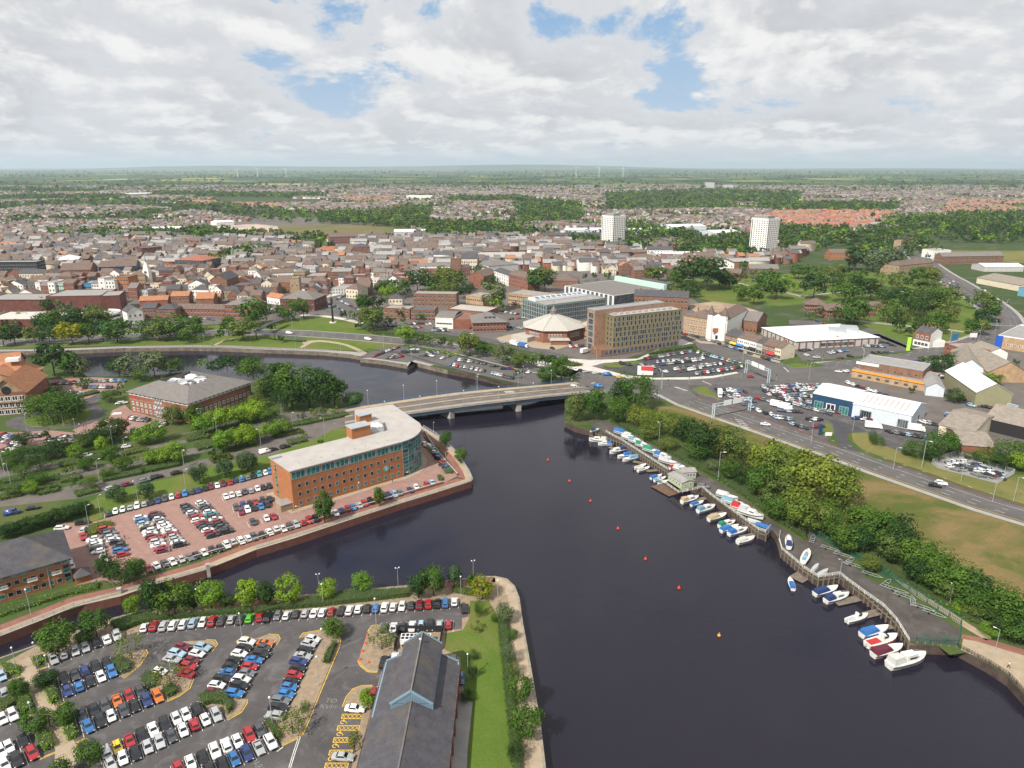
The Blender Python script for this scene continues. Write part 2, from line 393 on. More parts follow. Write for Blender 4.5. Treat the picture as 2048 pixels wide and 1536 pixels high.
def build_land():
    E=45000
    outer=[(-E,-400),(E,-400),(E,60000),(-E,60000)]
    vs=[Vector((p.x,p.y)) for p in RIVER]+[Vector(p) for p in outer]
    n=len(RIVER); ed=[(i,(i+1)%n) for i in range(n)]+[(n+i,n+(i+1)%4) for i in range(4)]
    v2,_,f2,*_=delaunay_2d_cdt(vs,ed,[],1,1e-4)
    poly=[(p.x,p.y) for p in RIVER]; mb=MB(); mb.v=[(p.x,p.y,0.0) for p in v2]
    for f in f2:
        c=sum((v2[i] for i in f),Vector((0,0)))/len(f)
        if not pip(c,poly): mb.f.append(tuple(f)); mb.m.append(0)
    mb.build('ground',M_country,kind='structure')
build_land()
def water():
    m=bpy.data.materials.new('river'); m.use_nodes=True; t=NT(m.node_tree); b=t.n['Principled BSDF']
    b.inputs['Base Color'].default_value=(0.0145,0.0125,0.021,1); b.inputs['Roughness'].default_value=0.09; b.inputs['IOR'].default_value=1.33
    b.inputs['Specular IOR Level'].default_value=0.5
    g=t.add('ShaderNodeNewGeometry').outputs['Position']; x,y,z=t.sep(g)
    v=t.vec(t.math('MULTIPLY',x,1.0),t.math('MULTIPLY',y,1.5),0.0)
    w1=t.noise(v,0.42,6,0.66,0.5); w2=t.noise(v,0.05,4,0.55,0.6)
    calm=t.mapr(w2,0.42,0.6,0.25,1.0)
    bn=t.add('ShaderNodeBump'); t.l.new(t.math('MULTIPLY',calm,0.5),bn.inputs['Strength']); bn.inputs['Distance'].default_value=0.12
    t.l.new(w1,bn.inputs['Height']); t.l.new(bn.outputs[0],b.inputs['Normal'])
    t.l.new(t.mapr(w2,0.4,0.62,0.02,0.08),b.inputs['Roughness'])
    sheet('water',[(-900,60),(900,60),(900,800),(-900,800)],WATER_Z,m)
water()
def bankwall(name,pts,z0,z1,m):
    mb=MB(); a=[X2(p) for p in pts]
    for p,r in zip(a,a[1:]): mb.quad((p.x,p.y,z0),(r.x,r.y,z0),(r.x,r.y,z1),(p.x,p.y,z1))
    mb.build(name,m,kind='structure')
bankwall('quay_wall_front',bf,-6,0,M_stone)
bankwall('quay_wall_office',bo[:24],-6,0,M_quaybrick)
bankwall('bank_upstream',bo[23:],-6,0,M_stone)
bankwall('quay_wall_town',bt[:18],-6,0,M_stone)
bankwall('quay_wall_car_park',bt[17:],-6,0,M_pile)
bankwall('quay_wall_boatyard',br_,-6,0,M_pile)
L1,L2,L3,L4,L5=0.012,0.024,0.036,0.048,0.06
sheet('verge_front',PP(PX,[(-200,1400),(0,1330)])+PP(A1,[(300,600),(860,405),(1550,285)])+PP(A2,[(150,250),(650,205),(1170,160),(1740,100),(1900,130)])+PP(PX,[(1040,1245),(1060,1370),(1085,1540),(1105,1700),(-200,1700)]),L1,M_gravel)
ribbon('quay_path_front',[X2(p) for p in bf[10:18]],0.9,3.6,L2,M_redpath)
ribbon('quay_path_front',[X2(p) for p in bf[:11]],0.6,3.2,L2,M_pave)
ribbon('quay_coping_front',[X2(p) for p in bf[1:]],0.0,0.6,L3,mat('coping_worn',(.25,.215,.17),.9,.3,.6))
sheet('car_park_front',PP(PX,[(-200,1420),(16,1352),(98,1327),(182,1290),(246,1273),(278,1263),(502,1246),(671,1227),(829,1214),(916,1205),(930,1205),(938,1233),(924,1236),(924,1258),(790,1270),(797,1310),(762,1345),(740,1430),(690,1650),(-200,1650)]),L2,M_asph)
sheet('lawn_front',PP(A2,[(1620,270),(1760,270),(1850,420),(1900,600),(1920,900),(1960,1300),(2000,1700),(1590,1700),(1600,1030),(1560,900),(1545,700),(1430,640),(1430,520),(1565,490),(1610,410)]),L2,M_lawn)
sheet('path_by_slate_roof',PP(A2,[(1530,1030),(1640,1035),(1600,1400),(1590,1700),(1440,1700)]),L3,M_grey_pave)
ISL=[('island_long',PP(A2,[(335,555),(360,522),(500,497),(610,515),(634,560),(628,610),(560,770),(470,990),(400,1160),(350,1270),(300,1310),(200,1360),(60,1215),(90,1175),(220,1150),(275,1040),(350,880),(430,700),(490,590),(430,535)])),
       ('island_hedged',PP(A1,[(1500,1000),(1560,985),(1700,1000),(1862,1018),(1862,1045),(1820,1110),(1725,1168),(1690,1120),(1640,1060),(1560,1080)])),
       ('island_tree',PP(A1,[(1065,885),(1180,810),(1350,830),(1460,858),(1430,930),(1350,990),(1262,1030),(1220,950),(1150,960)])),
       ('island_bushy',PP(A1,[(845,765),(900,690),(1090,640),(1110,665),(1050,760),(935,855),(890,830)])),
       ('island_end',PP(A1,[(1340,590),(1400,580),(1560,572),(1622,575),(1636,600),(1600,650),(1540,600),(1400,605)])),
       ('island_corner',PP(A1,[(1790,580),(1850,545),(1937,560),(2020,530),(2100,533),(2113,560),(2085,600),(2000,560),(1900,570)])),
       ('island_plant',PP(A2,[(850,500),(880,465),(935,455),(1010,540),(1060,560),(1060,670),(990,690),(920,805),(850,800),(800,760),(778,720),(800,640)])),
       ('island_entrance',PP(A2,[(662,1075),(690,1000),(740,945),(800,922),(900,920),(905,960),(880,1060),(860,1140),(760,1536),(730,1660),(700,1660),(800,1150),(830,1090)])),
       ('path_hedged',PP(A1,[(120,740),(225,700),(290,810),(420,1080),(560,1330),(640,1420),(560,1536),(520,1640),(400,1640),(420,1400),(330,1180),(235,1000)]))]
for nm,pts in ISL: slab(nm,pts,0.0,0.13,M_gravel if nm !='path_hedged' else M_pave,M_kerb)
marks=MB()
def dbl(pts,closed=False):
    for d in (0.35,0.65): ribbon_mb(marks,pts,d,d+0.16,0.16,0)
def lines(fr,pts,mb,w=0.13,z=L4,m=0,z0=0.0): ribbon_mb(mb,PP(fr,pts,0),-w/2,w/2,z,m)
ym=MB()
for fr,pts in [(A2,[(620,530),(636,570),(628,620),(560,780),(470,995),(402,1165),(352,1280),(300,1318),(195,1368)]),(A2,[(332,555),(358,518),(500,493)]),
                (A1,[(1864,1018),(1864,1048),(1822,1115),(1722,1172)]),(A1,[(1462,858),(1433,933),(1352,993),(1260,1035)]),(A1,[(1100,640),(1113,668),(1053,763),(933,859)]),
                (A1,[(1560,568),(1625,572),(1640,600),(1602,655)]),(A1,[(1788,582),(1848,541),(1880,548)]),(A2,[(90,526),(165,532),(178,560),(150,605)]),
                (A2,[(848,505),(878,462),(935,452)]),(A2,[(774,722),(796,765),(848,806),(918,812)]),(A2,[(658,1075),(686,1000),(738,940),(800,917),(880,914)]),
                (A1,[(275,800),(380,765)]),(A1,[(400,1085),(500,1035)]),(A1,[(550,1358),(660,1310)]),(A1,[(60,875),(200,835)]),(A1,[(160,1175),(250,1130)]),(A1,[(300,1470),(430,1415)])]:
    pts_w=PP(fr,pts)
    for d in (-0.28,0.06): ribbon_mb(ym,pts_w,d,d+0.2,L5)
wm=MB()
for k,(x0,y0,x1,y1,h) in enumerate([(655,1130,815,1130,34),(622,1216,785,1216,36),(592,1308,735,1308,36),(560,1402,730,1402,38),(528,1500,700,1500,38)]):
    a,b,c,d=PP(A2,[(x0,y0),(x1,y1),(x1-10,y1+h),(x0-10,y0+h)])
    for s,e in ((a,b),(b,c),(c,d),(d,a)): ribbon_mb(ym,[s,e],-0.09,0.09,L5)
    for j in range(5):
        s0,s1=a.lerp(b,j/5),a.lerp(b,(j+1)/5); t0,t1=d.lerp(c,j/5),d.lerp(c,(j+1)/5)
        ribbon_mb(ym,[s0,t1],-0.06,0.06,L5+0.004); ribbon_mb(ym,[s1,t0],-0.06,0.06,L5+0.008)
for (x,y) in [(650,1190),(622,1280),(590,1370),(558,1468)]:
    c=P(A2(x+8,y)); pts=[c+Vector((0.5*math.cos(a),0.5*math.sin(a),0)) for a in [R(30+30*k) for k in range(10)]]
    ribbon_mb(ym,pts,-0.09,0.09,L5); ribbon_mb(ym,[c+Vector((0.05,0.9,0)),c+Vector((0.05,0.2,0)),c+Vector((0.6,0.15,0)),c+Vector((0.9,-0.4,0))],-0.08,0.08,L5+0.004)
ym.build('car_park_yellow_lines',M_yellow,kind='structure')
# ---- p11.py
sheet('verge_left',PP(PX,[(-300,745),(0,722),(130,724),(180,757),(300,759),(360,749),(545,779),(690,802),(722,812),(728,838),(716,850),(640,905),(545,990),(520,1085),(320,1160),(0,1265),(-300,1370)]),L1,M_scrub)
sheet('road_left',PP(PX,[(-200,930),(0,905),(120,905),(250,887),(375,865),(540,828),(712,816),(735,815),(735,838),(712,847),(662,862),(615,887),(540,912),(400,938),(212,984),(155,997),(0,1014),(-200,1045)]),L2,M_road_tan)
for L_ in ([(0,1245),(850,1085),(1480,960),(2048,830)],[(0,1130),(480,1040),(1100,920),(1480,850),(2048,740)],[(0,1000),(480,950),(1000,860),(1500,770),(2048,660)]): ribbon('median_strip',PP(A5,L_),-4,4,L3,M_scrub)
sheet('verge_office',PP(A3,[(690,565),(800,512),(1966,205)])+PP(A6,[(560,960),(1160,730),(1250,610),(1050,640),(985,690),(560,838),(0,945)])+PP(A5,[(1450,1085),(850,1217),(720,1300)]),L3,M_lawn)
sheet('car_park_brick',PP(A3,[(430,560),(690,560),(1100,447),(1500,332),(1966,217)])+PP(A4,[(300,600),(700,480),(1100,360),(1240,340),(1290,450),(1420,630),(1530,700),(1545,740),(1440,793),(1100,893),(600,1043),(0,1232)])+PP(A3,[(1140,948),(900,1030),(800,1000),(590,1040),(540,830)]),L4,M_redpave)
boL=[X2(p) for p in bo[1:23]]
ribbon('quay_coping_office',boL,0.0,0.5,L5+.02,M_kerb)
ribbon('quay_path_office',boL,0.5,2.9,L5,M_pave)
ribbon('quay_path_brick',boL,2.9,5.6,L5+.004,M_redpath)
sheet('car_park_left',PP(A5,[(380,318),(720,296),(1010,312),(990,362),(930,392),(830,432),(640,482),(520,442),(430,402)]),L2,M_redpave)
sheet('forecourt_left',PP(A5,[(580,720),(740,650),(860,640),(900,560),(1000,520),(1040,560),(1200,610),(1330,640),(1330,692),(1060,742),(840,742),(690,782),(640,762)]),L2,M_redpave)
sheet('car_park_far_left',PP(A5,[(-400,790),(0,735),(100,740),(400,722),(600,742),(690,772),(600,805),(500,855),(100,905),(0,945),(-400,1010)]),L2,M_redpave)
sheet('loop_road',PP(A5,[(940,388),(880,440),(800,478),(765,510),(845,570),(835,612),(730,670),(600,702),(200,732),(60,702),(45,655),(130,612),(240,585),(620,520),(680,480),(800,420)]),L3,M_asph)
slab('loop_island',PP(A5,[(175,650),(210,620),(640,545),(720,560),(742,590),(690,648),(450,697),(250,692)]),0,0.12,M_lawn,M_kerb)
sheet('verge_slate_office',PP(A1,[(-300,430),(80,310),(520,190),(760,110),(820,170),(520,240),(100,378),(-300,520)]),L2,M_scrub)
sheet('town_ground',PP(PX,[(-500,676),(0,668),(250,660),(560,640),(640,632),(720,640),(900,690),(1000,705),(1180,742),(1330,690),(1440,640),(1340,562),(1560,522),(1560,470),(1100,440),(400,432),(-500,452)]),L1,M_road_tan)
sheet('lawn_riverside',PP(PX,[(-400,706),(0,698),(250,691),(380,690),(560,697),(700,706),(735,702),(800,692),(728,660),(700,640),(640,632),(560,640),(380,655),(250,660),(0,668),(-400,676)]),L2,M_lawn)
ribbon('riverside_walk',[X2(p) for p in bt[:17]],0.0,6.0,L4,M_grey_pave)
CROAD=smooth(PP(PX,[(-200,694),(0,686),(82,681),(205,676),(300,670),(411,665),(565,664),(688,672),(800,682),(880,690),(970,712),(1070,737),(1150,748)]))
ribbon('riverside_road',CROAD,-8,8,L3,M_asph_l)
ribbon('riverside_kerb',CROAD,-9.4,-8,L4,M_grey_pave); ribbon('riverside_kerb',CROAD,8,9.4,L4,M_grey_pave)
ribbon('church_road',smooth(PP(B6,[(60,400),(300,450),(520,485),(800,515),(1000,560),(1180,605),(1400,645),(1640,700),(1850,755)])),-5,5,L4,M_asph)
sheet('car_park_riverside',PP(B6,[(60,668),(200,615),(350,605),(780,690),(1000,745),(1250,812),(1400,832),(1455,880),(1440,918),(1320,918),(1200,892),(560,752),(440,722),(375,742),(0,692)]),L5,M_asph_l)
sheet('church_forecourt',PP(B6,[(1090,545),(1180,520),(1390,480),(1500,560),(1700,600),(1560,640),(1400,625),(1250,590),(1110,565)]),L5,M_pave)
sheet('path_riverside',smooth(PP(C2,[(1090,1185),(1180,1175),(1290,1170),(1500,1200),(1640,1250),(1750,1310),(1650,1300),(1600,1260),(1480,1215),(1290,1188),(1190,1195),(1140,1225),(1110,1245),(1060,1245),(1110,1215)]),1),L5,M_pave)
ribbon('path_lawn',PP(C2,[(230,1225),(330,1175),(440,1155)]),-1.2,1.2,L4,M_pave)
sheet('plaza',PP(C2,[(1080,700),(1200,670),(1520,655),(1500,720),(1230,780),(1220,830),(1080,750)]),L4,M_pale_pave)
sheet('car_park_plaza',PP(C2,[(1230,790),(1500,720),(1660,890),(1440,930),(1230,860)]),L5,M_asph_l)
ribbon('plaza_walk',smooth(PP(C2,[(1080,930),(1300,935),(1500,965),(1690,1010)])),-3,3,L5,M_pale_pave)
sheet('college_yard',PP(B6,[(850,290),(1130,300),(1380,330),(1390,440),(1290,500),(1160,470),(1150,380),(1020,360)]),L3,M_road_tan)
sheet('hotel_paving',PP(B4,[(-300,610),(120,640),(500,630),(850,470),(975,520),(640,575),(560,625),(480,645),(230,665),(130,690),(420,765),(640,783),(900,778),(1100,768),(1290,735),(1310,745),(1100,785),(900,797),(640,797),(400,785),(200,740),(0,715),(-300,690)]),L5,M_pale_pave)
sheet('car_park_hotel',PP(B4,[(545,632),(700,585),(920,550),(975,562),(1372,690),(1340,718),(1080,765),(900,775),(640,770),(480,745),(230,700),(500,655)]),L4,M_asph_d)
sheet('verge_hotel',PP(B4,[(230,670),(500,650),(540,660),(360,700),(260,695)]),L5,M_lawn)
sheet('park',PP(PX,[(1290,570),(1350,556),(1450,560),(1600,545),(1790,540),(1900,560),(1960,600),(1985,640),(1960,675),(1900,690),(1835,692),(1750,672),(1738,655),(1640,605),(1560,612),(1440,607)]),L2,M_lawn)
sheet('building_plot',PP(B4,[(890,200),(1100,172),(1300,195),(1510,265),(1480,335),(1300,300),(1000,285)]),L4,M_earth)
ribbon('park_path',smooth(PP(B5,[(0,520),(300,480),(650,470),(900,470),(1300,480),(1520,490)])),-2,2,L4,M_grey_pave)
ribbon('park_path',smooth(PP(B5,[(540,740),(800,770),(900,780),(1200,800),(1350,820),(1500,840)])),-2.5,2.5,L4,M_grey_pave)
ribbon('park_path',smooth(PP(C4,[(1340,790),(1450,820),(1700,860),(1900,910)])),-2,2,L4,M_grey_pave)
sheet('verge_right',PP(PX,[(1290,800),(1420,790),(1600,700),(1900,690),(2200,690),(2500,1000),(2500,1400),(2300,1420),(2048,1290),(1900,1310),(1660,1130),(1500,1010),(1330,900),(1200,850),(1150,850),(1130,835),(1200,815)]),L1,M_scrub)
sheet('yard_right',PP(PX,[(1640,735),(1700,735),(1850,705),(2150,690),(2200,900),(2048,930),(1900,905),(1700,810),(1640,770)]),L2,M_road_tan)
sheet('junction',PP(PX,[(1110,742),(1150,740),(1200,742),(1255,757),(1310,760),(1375,760),(1430,755),(1475,745),(1492,735),(1392,695),(1358,678),(1340,655),(1365,655),(1400,672),(1447,683),(1505,708),(1560,724),(1575,732),(1625,735),(1680,728),(1750,710),(1800,698),(1835,698),(1855,705),(1815,724),(1735,735),(1702,742),(1692,760),(1660,775),(1536,775),(1500,772),(1425,768),(1378,772),(1376,785),(1400,800),(1330,800),(1225,784),(1130,790)]),L3,M_asph_l)
sheet('dealer_yard',PP(PX,[(1376,774),(1440,766),(1540,768),(1640,763),(1700,800),(1890,860),(1905,880),(1885,908),(1800,908),(1760,892),(1736,868),(1700,862),(1668,866),(1650,885),(1612,866),(1540,842),(1470,815),(1430,805),(1400,795)]),L2+.006,M_asph)
MAINLOW=PP(B1,[(760,160),(830,178),(1000,264),(1240,348),(1600,472),(1966,602)])+PP(B3,[(400,864),(800,1014),(1200,1154),(1600,1294),(1966,1404),(2500,1580)])
MAINUP=PP(B1,[(930,120),(1050,130),(1130,207),(1280,252),(1400,292),(1700,392),(1966,490)])+PP(B3,[(300,722),(550,832),(700,862),(900,934),(1200,1034),(1500,1144),(1966,1284),(2500,1450)])
sheet('main_road',MAINLOW+list(reversed(MAINUP)),L4,M_asph_l)
ribbon('main_road_footway',MAINLOW[1:],-3.0,-0.4,L5,M_grey_pave)
sheet('field',[p+Vector((0,-0,0)) for p in offs(MAINLOW[2:],-3.2)]+PP(PX,[(2400,1500),(2048,1240),(1900,1165),(1700,1065),(1500,955),(1330,850),(1310,815)]),L2,M_rough)
sheet('slip_road',PP(B3,[(430,600),(500,640),(512,720),(550,830),(700,862),(640,800),(605,765),(610,722),(660,705),(760,708),(700,668),(600,640)]),L4+.006,M_asph_d)
sheet('verge_dry',PP(B3,[(640,715),(760,712),(860,800),(1000,850),(1260,950),(1300,985),(1760,1105),(1900,1040),(2200,1020),(2500,1300),(2500,1420),(1966,1262),(1500,1118),(1200,1008),(900,908),(720,838),(655,780)]),L3,M_dry)
sheet('verge_triangle',PP(B3,[(440,630),(490,650),(503,710),(490,745),(400,720),(430,690)]),L4,M_lawn)
slab('verge_junction',PP(B4,[(950,872),(1010,850),(1060,858),(1100,900),(1165,962),(1080,930),(990,905)]),0,0.14,M_lawn,M_kerb)
slab('crossing_island',PP(B4,[(1690,680),(1760,665),(1900,690),(1860,700),(1740,702)]),0,0.14,M_lawn,M_kerb)
sheet('pavement_terrace',PP(B4,[(850,425),(1010,490),(1190,500),(1420,590),(1640,650),(1640,665),(1420,612),(1190,520),(1000,505)]),L5,M_pave)
M_barr=mat('kerb_dark_red',(.12,.065,.055),.9,.2,.5)
ribbon('main_road_barrier',MAINUP[2:9],-0.5,1.2,0.09,M_barr); ribbon('main_road_barrier',MAINUP[10:],-0.3,1.3,0.09,M_barr)
sheet('compound_floor',PP(B3,[(1250,945),(1440,880),(1890,1030),(1765,1105),(1300,985)]),L5,M_grey_pave)
sheet('retail_car_park',PP(B5,[(-60,1010),(150,975),(500,860),(720,860),(1020,985),(1010,1030),(450,1085),(40,1125)]),L5,M_asph_l)
ribbon('shrub_bed',PP(B5,[(20,1120),(450,1090),(1020,1020)]),-1,3.5,0.14,M_scrub)
RING=smooth(PP(B5,[(975,-60),(990,0),(1012,60),(1060,130),(1140,205),(1290,315),(1420,385),(1560,475),(1700,560),(1800,640),(1860,720),(1870,800),(1800,880),(1680,935),(1500,985),(1200,1042),(1000,1070),(800,1098),(300,1172)]))
ribbon('ring_road_footway',RING,-15,15,L3,M_grey_pave)
ribbon('ring_road',RING,-12,12,L4,M_asph_l)
ribbon('ring_road_island',RING[16:44],-0.8,0.8,0.12,M_barr)
sheet('store_street',PP(B5,[(-100,730),(160,740),(520,830),(640,800),(720,850),(900,920),(1040,980),(1000,1000),(700,880),(480,850),(200,790),(-100,770)]),L5,M_asph_l)
sheet('boatyard_track',PP(B1,[(290,410),(360,385),(450,400),(700,530),(900,640),(1100,760),(1300,868),(1500,1000),(1700,1160),(1966,1330)])+PP(B2,[(150,130),(400,300),(560,420),(760,600),(960,700),(1200,850),(1470,990),(1460,1110),(1230,1105),(1090,1080),(990,930),(890,825),(745,722),(605,620),(545,585),(390,600),(270,520),(105,380),(88,300)])+PP(B1,[(1700,1222),(1655,1255),(1600,1230),(1235,965),(1175,908),(1015,875),(905,772),(560,556),(430,486)]),L3,M_track)
sheet('riverside_path_right',PP(B2,[(1480,1150),(1500,1060),(1600,1075),(1966,1195),(2600,1450),(2600,2200),(1970,1480),(1850,1350),(1700,1250)]),L3,M_pave)
sheet('path_red_right',PP(B2,[(1490,1030),(1720,1075),(1966,1150),(2600,1380),(2600,1450),(1966,1195),(1600,1085),(1480,1065)]),L4,M_redpath)
ribbon('path_wood',smooth(PP(B2,[(960,560),(1060,660),(1200,760),(1340,840),(1480,940),(1700,1070)])),-1.3,1.3,L4,M_pave)
sheet('demolition_site',PP(C2,[(180,65),(640,38),(860,60),(850,130),(400,165),(190,140)]),L2,mat('rubble',(0.42,0.33,0.27),0.95,0.35,0.03))
sheet('open_land',PP(C2,[(860,50),(1780,42),(2100,60),(2100,110),(1690,130),(1300,165),(850,152)]),L2,grassmat('open_land',(0.14,0.13,0.05),(0.2,0.155,0.09),(0.1,0.13,0.035),0.02))
sheet('meadow_right',PP(B5,[(1040,30),(1160,60),(1400,95),(2300,100),(2300,220),(1850,200),(1500,150),(1200,170),(1100,150)]),L2,M_dry)
def dashes(mb,pts,d,on,off,w=0.15,z=L5+.03,s0=0.0):
    pts=offs(resample(pts,1.5),d); acc=s0; cur=[]
    for a,b in zip(pts,pts[1:]):
        ph=acc%(on+off)
        if ph<on: cur=cur+[a] if cur else [a]; cur.append(b) if False else None
        else:
            if len(cur)>1: ribbon_mb(mb,cur,-w/2,w/2,z)
            cur=[]
        acc+=(b-a).length
    if len(cur)>1: ribbon_mb(mb,cur,-w/2,w/2,z)
wl=MB(); yl=MB()
ML=[X2(p) for p in MAINLOW[2:]]
for d in (3.4,6.8): dashes(wl,ML,d,4,5,0.16)
dashes(wl,ML,10.4,200,0.1,0.14); dashes(wl,ML,13.8,3,5,0.16); dashes(wl,ML,17.2,3,5,0.16)
dashes(yl,ML,0.6,400,0.1,0.2)
for d in (-4,0,4): dashes(wl,CROAD,d,4,5,0.18)
for d in (-8,-4.2,4.2,8): dashes(wl,RING,d,4,5,0.2)
LR0=PP(PX,[(0,985),(212,945),(400,902),(540,872),(640,852),(715,838)]); LR1=PP(PX,[(0,935),(212,912),(400,880),(540,848),(715,824)])
for p in (LR0,LR1): dashes(wl,p,0,3,5,0.15)
for fr,c,n,dx,dy,w in [(B1,(1420,380),5,12,14,60),(B1,(950,130),4,22,8,40),(B4,(800,860),4,20,6,40)]:
    for k in range(n):
        a=P(fr(c[0]+k*dx,c[1]+k*dy)); b=P(fr(c[0]+k*dx+w,c[1]+k*dy+w*0.15)); ribbon_mb(wl,[a,b],-0.2,0.2,L5+.03)
for fr,a,b in [(B4,(1020,810),(1090,838)),(B4,(1670,700),(1710,735)),(B4,(430,800),(470,770)),(B5,(1640,775),(1960,785)),(B4,(130,830),(160,820))]:
    ribbon_mb(wl,[P(fr(*a)),P(fr(*b))],-0.25,0.25,L5+.03)
ZX=PP(A5,[(890,598),(975,580),(960,575)])
for k in range(6):
    a=P(A5(895+k*13,600-k*1)); b=P(A5(915+k*11,580-k*0.5)); ribbon_mb(wl,[a,b],-0.3,0.3,L5)
for k in range(2):
    dashes(wl,PP(A2,[(340-14*k,1290),(300-14*k,1410),(262-14*k,1536),(240-14*k,1620)]),0,1.4,0.6,0.16,L5)
dashes(wl,PP(A2,[(545,1100),(515,1170)]),0,3,3,0.15,L5); dashes(wl,PP(A2,[(205,1378),(110,1450)]),0,60,1,0.2,L5)
wl.build('road_lines_white',M_white,kind='structure'); yl.build('road_lines_yellow',M_yellow,kind='structure')
def text(name,s,loc,rx,rz,size,m,extrude=0.004,parent=None,kind=None,label=None):
    c=bpy.data.curves.new(name,'FONT'); c.body=s; c.size=size; c.extrude=extrude; c.align_x='CENTER'; c.align_y='CENTER'
    o=bpy.data.objects.new(name,c); me=bpy.data.meshes.new_from_object(o); bpy.data.objects.remove(o); bpy.data.curves.remove(c)
    me.materials.append(m) if not me.materials else None
    o=link(name,me,parent,loc,kind=kind,label=label); o.rotation_euler=(rx,0,rz); return o
M_worn=mat('line_worn',(.19,.185,.18),.9,.5,2.5)
tl=P(A2(558,1052)); text('road_lettering','TO\nKVM',(tl.x,tl.y,L5+.01),0,-0.12,1.9,M_worn,kind='structure')
tl=P(A2(15,1520)); text('road_lettering','PARK',(tl.x,tl.y,L5+.01),0,-0.75,1.9,M_worn,kind='structure')
# ---- p20.py
def leafmat(name,obcol=True,attr=None):
    m=bpy.data.materials.new(name); m.use_nodes=True; t=NT(m.node_tree)
    for n in list(t.n): t.n.remove(n)
    out=t.add('ShaderNodeOutputMaterial'); g=t.add('ShaderNodeNewGeometry')
    oi=t.add('ShaderNodeObjectInfo')
    if attr: a=t.add('ShaderNodeAttribute'); a.attribute_name=attr; base=a.outputs['Color']
    else: base=oi.outputs['Color']
    r=g.outputs['Random Per Island']
    k=t.mapr(r,0,1,0.66,1.6)
    tx=t.add('ShaderNodeTexCoord').outputs['Object'] if not attr else g.outputs['Position']
    k2=t.mapr(t.noise(tx,0.7 if not attr else 0.12,3,0.6),0.35,0.65,0.72,1.3)
    kk=t.math('MULTIPLY',k,k2)
    c=t.mix(1.0,base,t.vec(kk,kk,t.math('MULTIPLY',kk,0.9)),'MULTIPLY')
    if not attr:
        hv=t.mapr(oi.outputs['Random'],0,1,0.8,1.2); c=t.mix(1.0,c,t.vec(hv,t.math('ADD',t.math('MULTIPLY',hv,0.5),0.5),1.0),'MULTIPLY')
    d=t.add('ShaderNodeBsdfDiffuse'); tr=t.add('ShaderNodeBsdfTranslucent'); mx=t.add('ShaderNodeMixShader'); mx.inputs[0].default_value=0.28
    t.l.new(c,d.inputs['Color']); t.l.new(t.mix(1.0,c,(1.25,1.2,0.6),'MULTIPLY'),tr.inputs['Color'])
    t.l.new(d.outputs[0],mx.inputs[1]); t.l.new(tr.outputs[0],mx.inputs[2]); t.l.new(mx.outputs[0],out.inputs['Surface'])
    MATS[name]=m; return m
M_leaf=leafmat('leaves'); M_leaf_far=leafmat('leaves_far',attr='tint')
M_bark=mat('bark',(0.06,0.045,0.032),0.95,0.3,3)
rng=np.random.default_rng(5)
def leafquads(pos,nrm,size):
    n=len(pos); t=rng.normal(size=(n,3)); nrm=nrm/(np.linalg.norm(nrm,axis=1,keepdims=True)+1e-9)
    a=np.cross(nrm,t); a/=np.linalg.norm(a,axis=1,keepdims=True)+1e-9; b=np.cross(nrm,a)
    s=(size*rng.uniform(0.6,1.25,(n,1))) if np.isscalar(size) else size[:,None]
    a=a*s*0.5; b=b*s*0.36
    v=np.stack([pos-a,pos+b*0.9,pos+a,pos-b],1).reshape(-1,3)
    return v,np.arange(n*4).reshape(n,4)
def crown_np(seed,n,shape='round',leaf=0.055,lobes=26):
    r=np.random.default_rng(seed)
    z0,z1,rad={'round': (0.1,1.0,0.36),'oval': (0.08,1.0,0.27),'tall': (0.06,1.0,0.17),'wide': (0.06,1.0,0.52),'cone': (0.08,1.0,0.24),'bush': (0.0,1.0,0.6)}[shape]
    C=[]; 
    while len(C)<lobes:
        u=r.uniform(-1,1,3)
        if np.linalg.norm(u)>1: continue
        zz=(u[2]+1)/2
        w=np.sqrt(max(0.02,1-u[2]**2)) if shape !='cone' else (1-zz)*1.0+0.06
        k=0.5+0.5*r.random()**0.4
        an=r.uniform(0,2*np.pi); C.append((np.cos(an)*rad*w*k*0.8,np.sin(an)*rad*w*k*0.8,z0+(z1-z0)*(0.1+0.82*zz),(0.1+0.11*r.random())*(rad/0.36)**0.7))
    C=np.array(C); idx=r.integers(0,len(C),n)
    d=r.normal(size=(n,3)); d[:,2]+=0.25; d/=np.linalg.norm(d,axis=1,keepdims=True)
    rr=C[idx,3]*(0.55+0.5*r.random(n)) 
    pos=C[idx,:3]+d*rr[:,None]; pos[:,2]=np.clip(pos[:,2],0.03,1.03)
    cen=np.array([0,0,(z0+z1)*0.5]); out=pos-cen; out/=np.linalg.norm(out,axis=1,keepdims=True)+1e-9
    nrm=d*0.8+out*0.5+r.normal(size=(n,3))*0.35
    return leafquads(pos,nrm,leaf)
def trunk_mb(seed,shape):
    r=random.Random(seed); mb=MB(); h={'round': .5,'oval': .6,'tall': .8,'wide': .45,'cone': .85,'bush': .4}[shape]
    mb.cyl((0,0,0),(0,0,h*.5),.022,.016,6); mb.cyl((0,0,h*.5),(.01,0,h),.016,.008,6)
    for k in range(5):
        a=k*1.26+r.random(); z=h*(.45+.1*k); mb.cyl((0,0,z),(.17*math.cos(a),.17*math.sin(a),z+.18),.009,.004,5)
    return mb
TREE={}
def proto(shape,dens='near'):
    if (shape,dens) not in TREE:
        L=[]
        for k in range(4 if dens=='near' else 3):
            n,lf,lb={'near': (2600,0.052,34),'mid': (900,0.085,24),'thin': (620,0.055,26)}[dens]
            v,f=crown_np(100+k*7+hash_s(shape+dens),n,shape,lf,lb)
            L.append((npmesh('crown',v,f,M_leaf),trunk_mb(k,shape).mesh('trunk',M_bark)))
        TREE[(shape,dens)]=L
    return TREE[(shape,dens)]
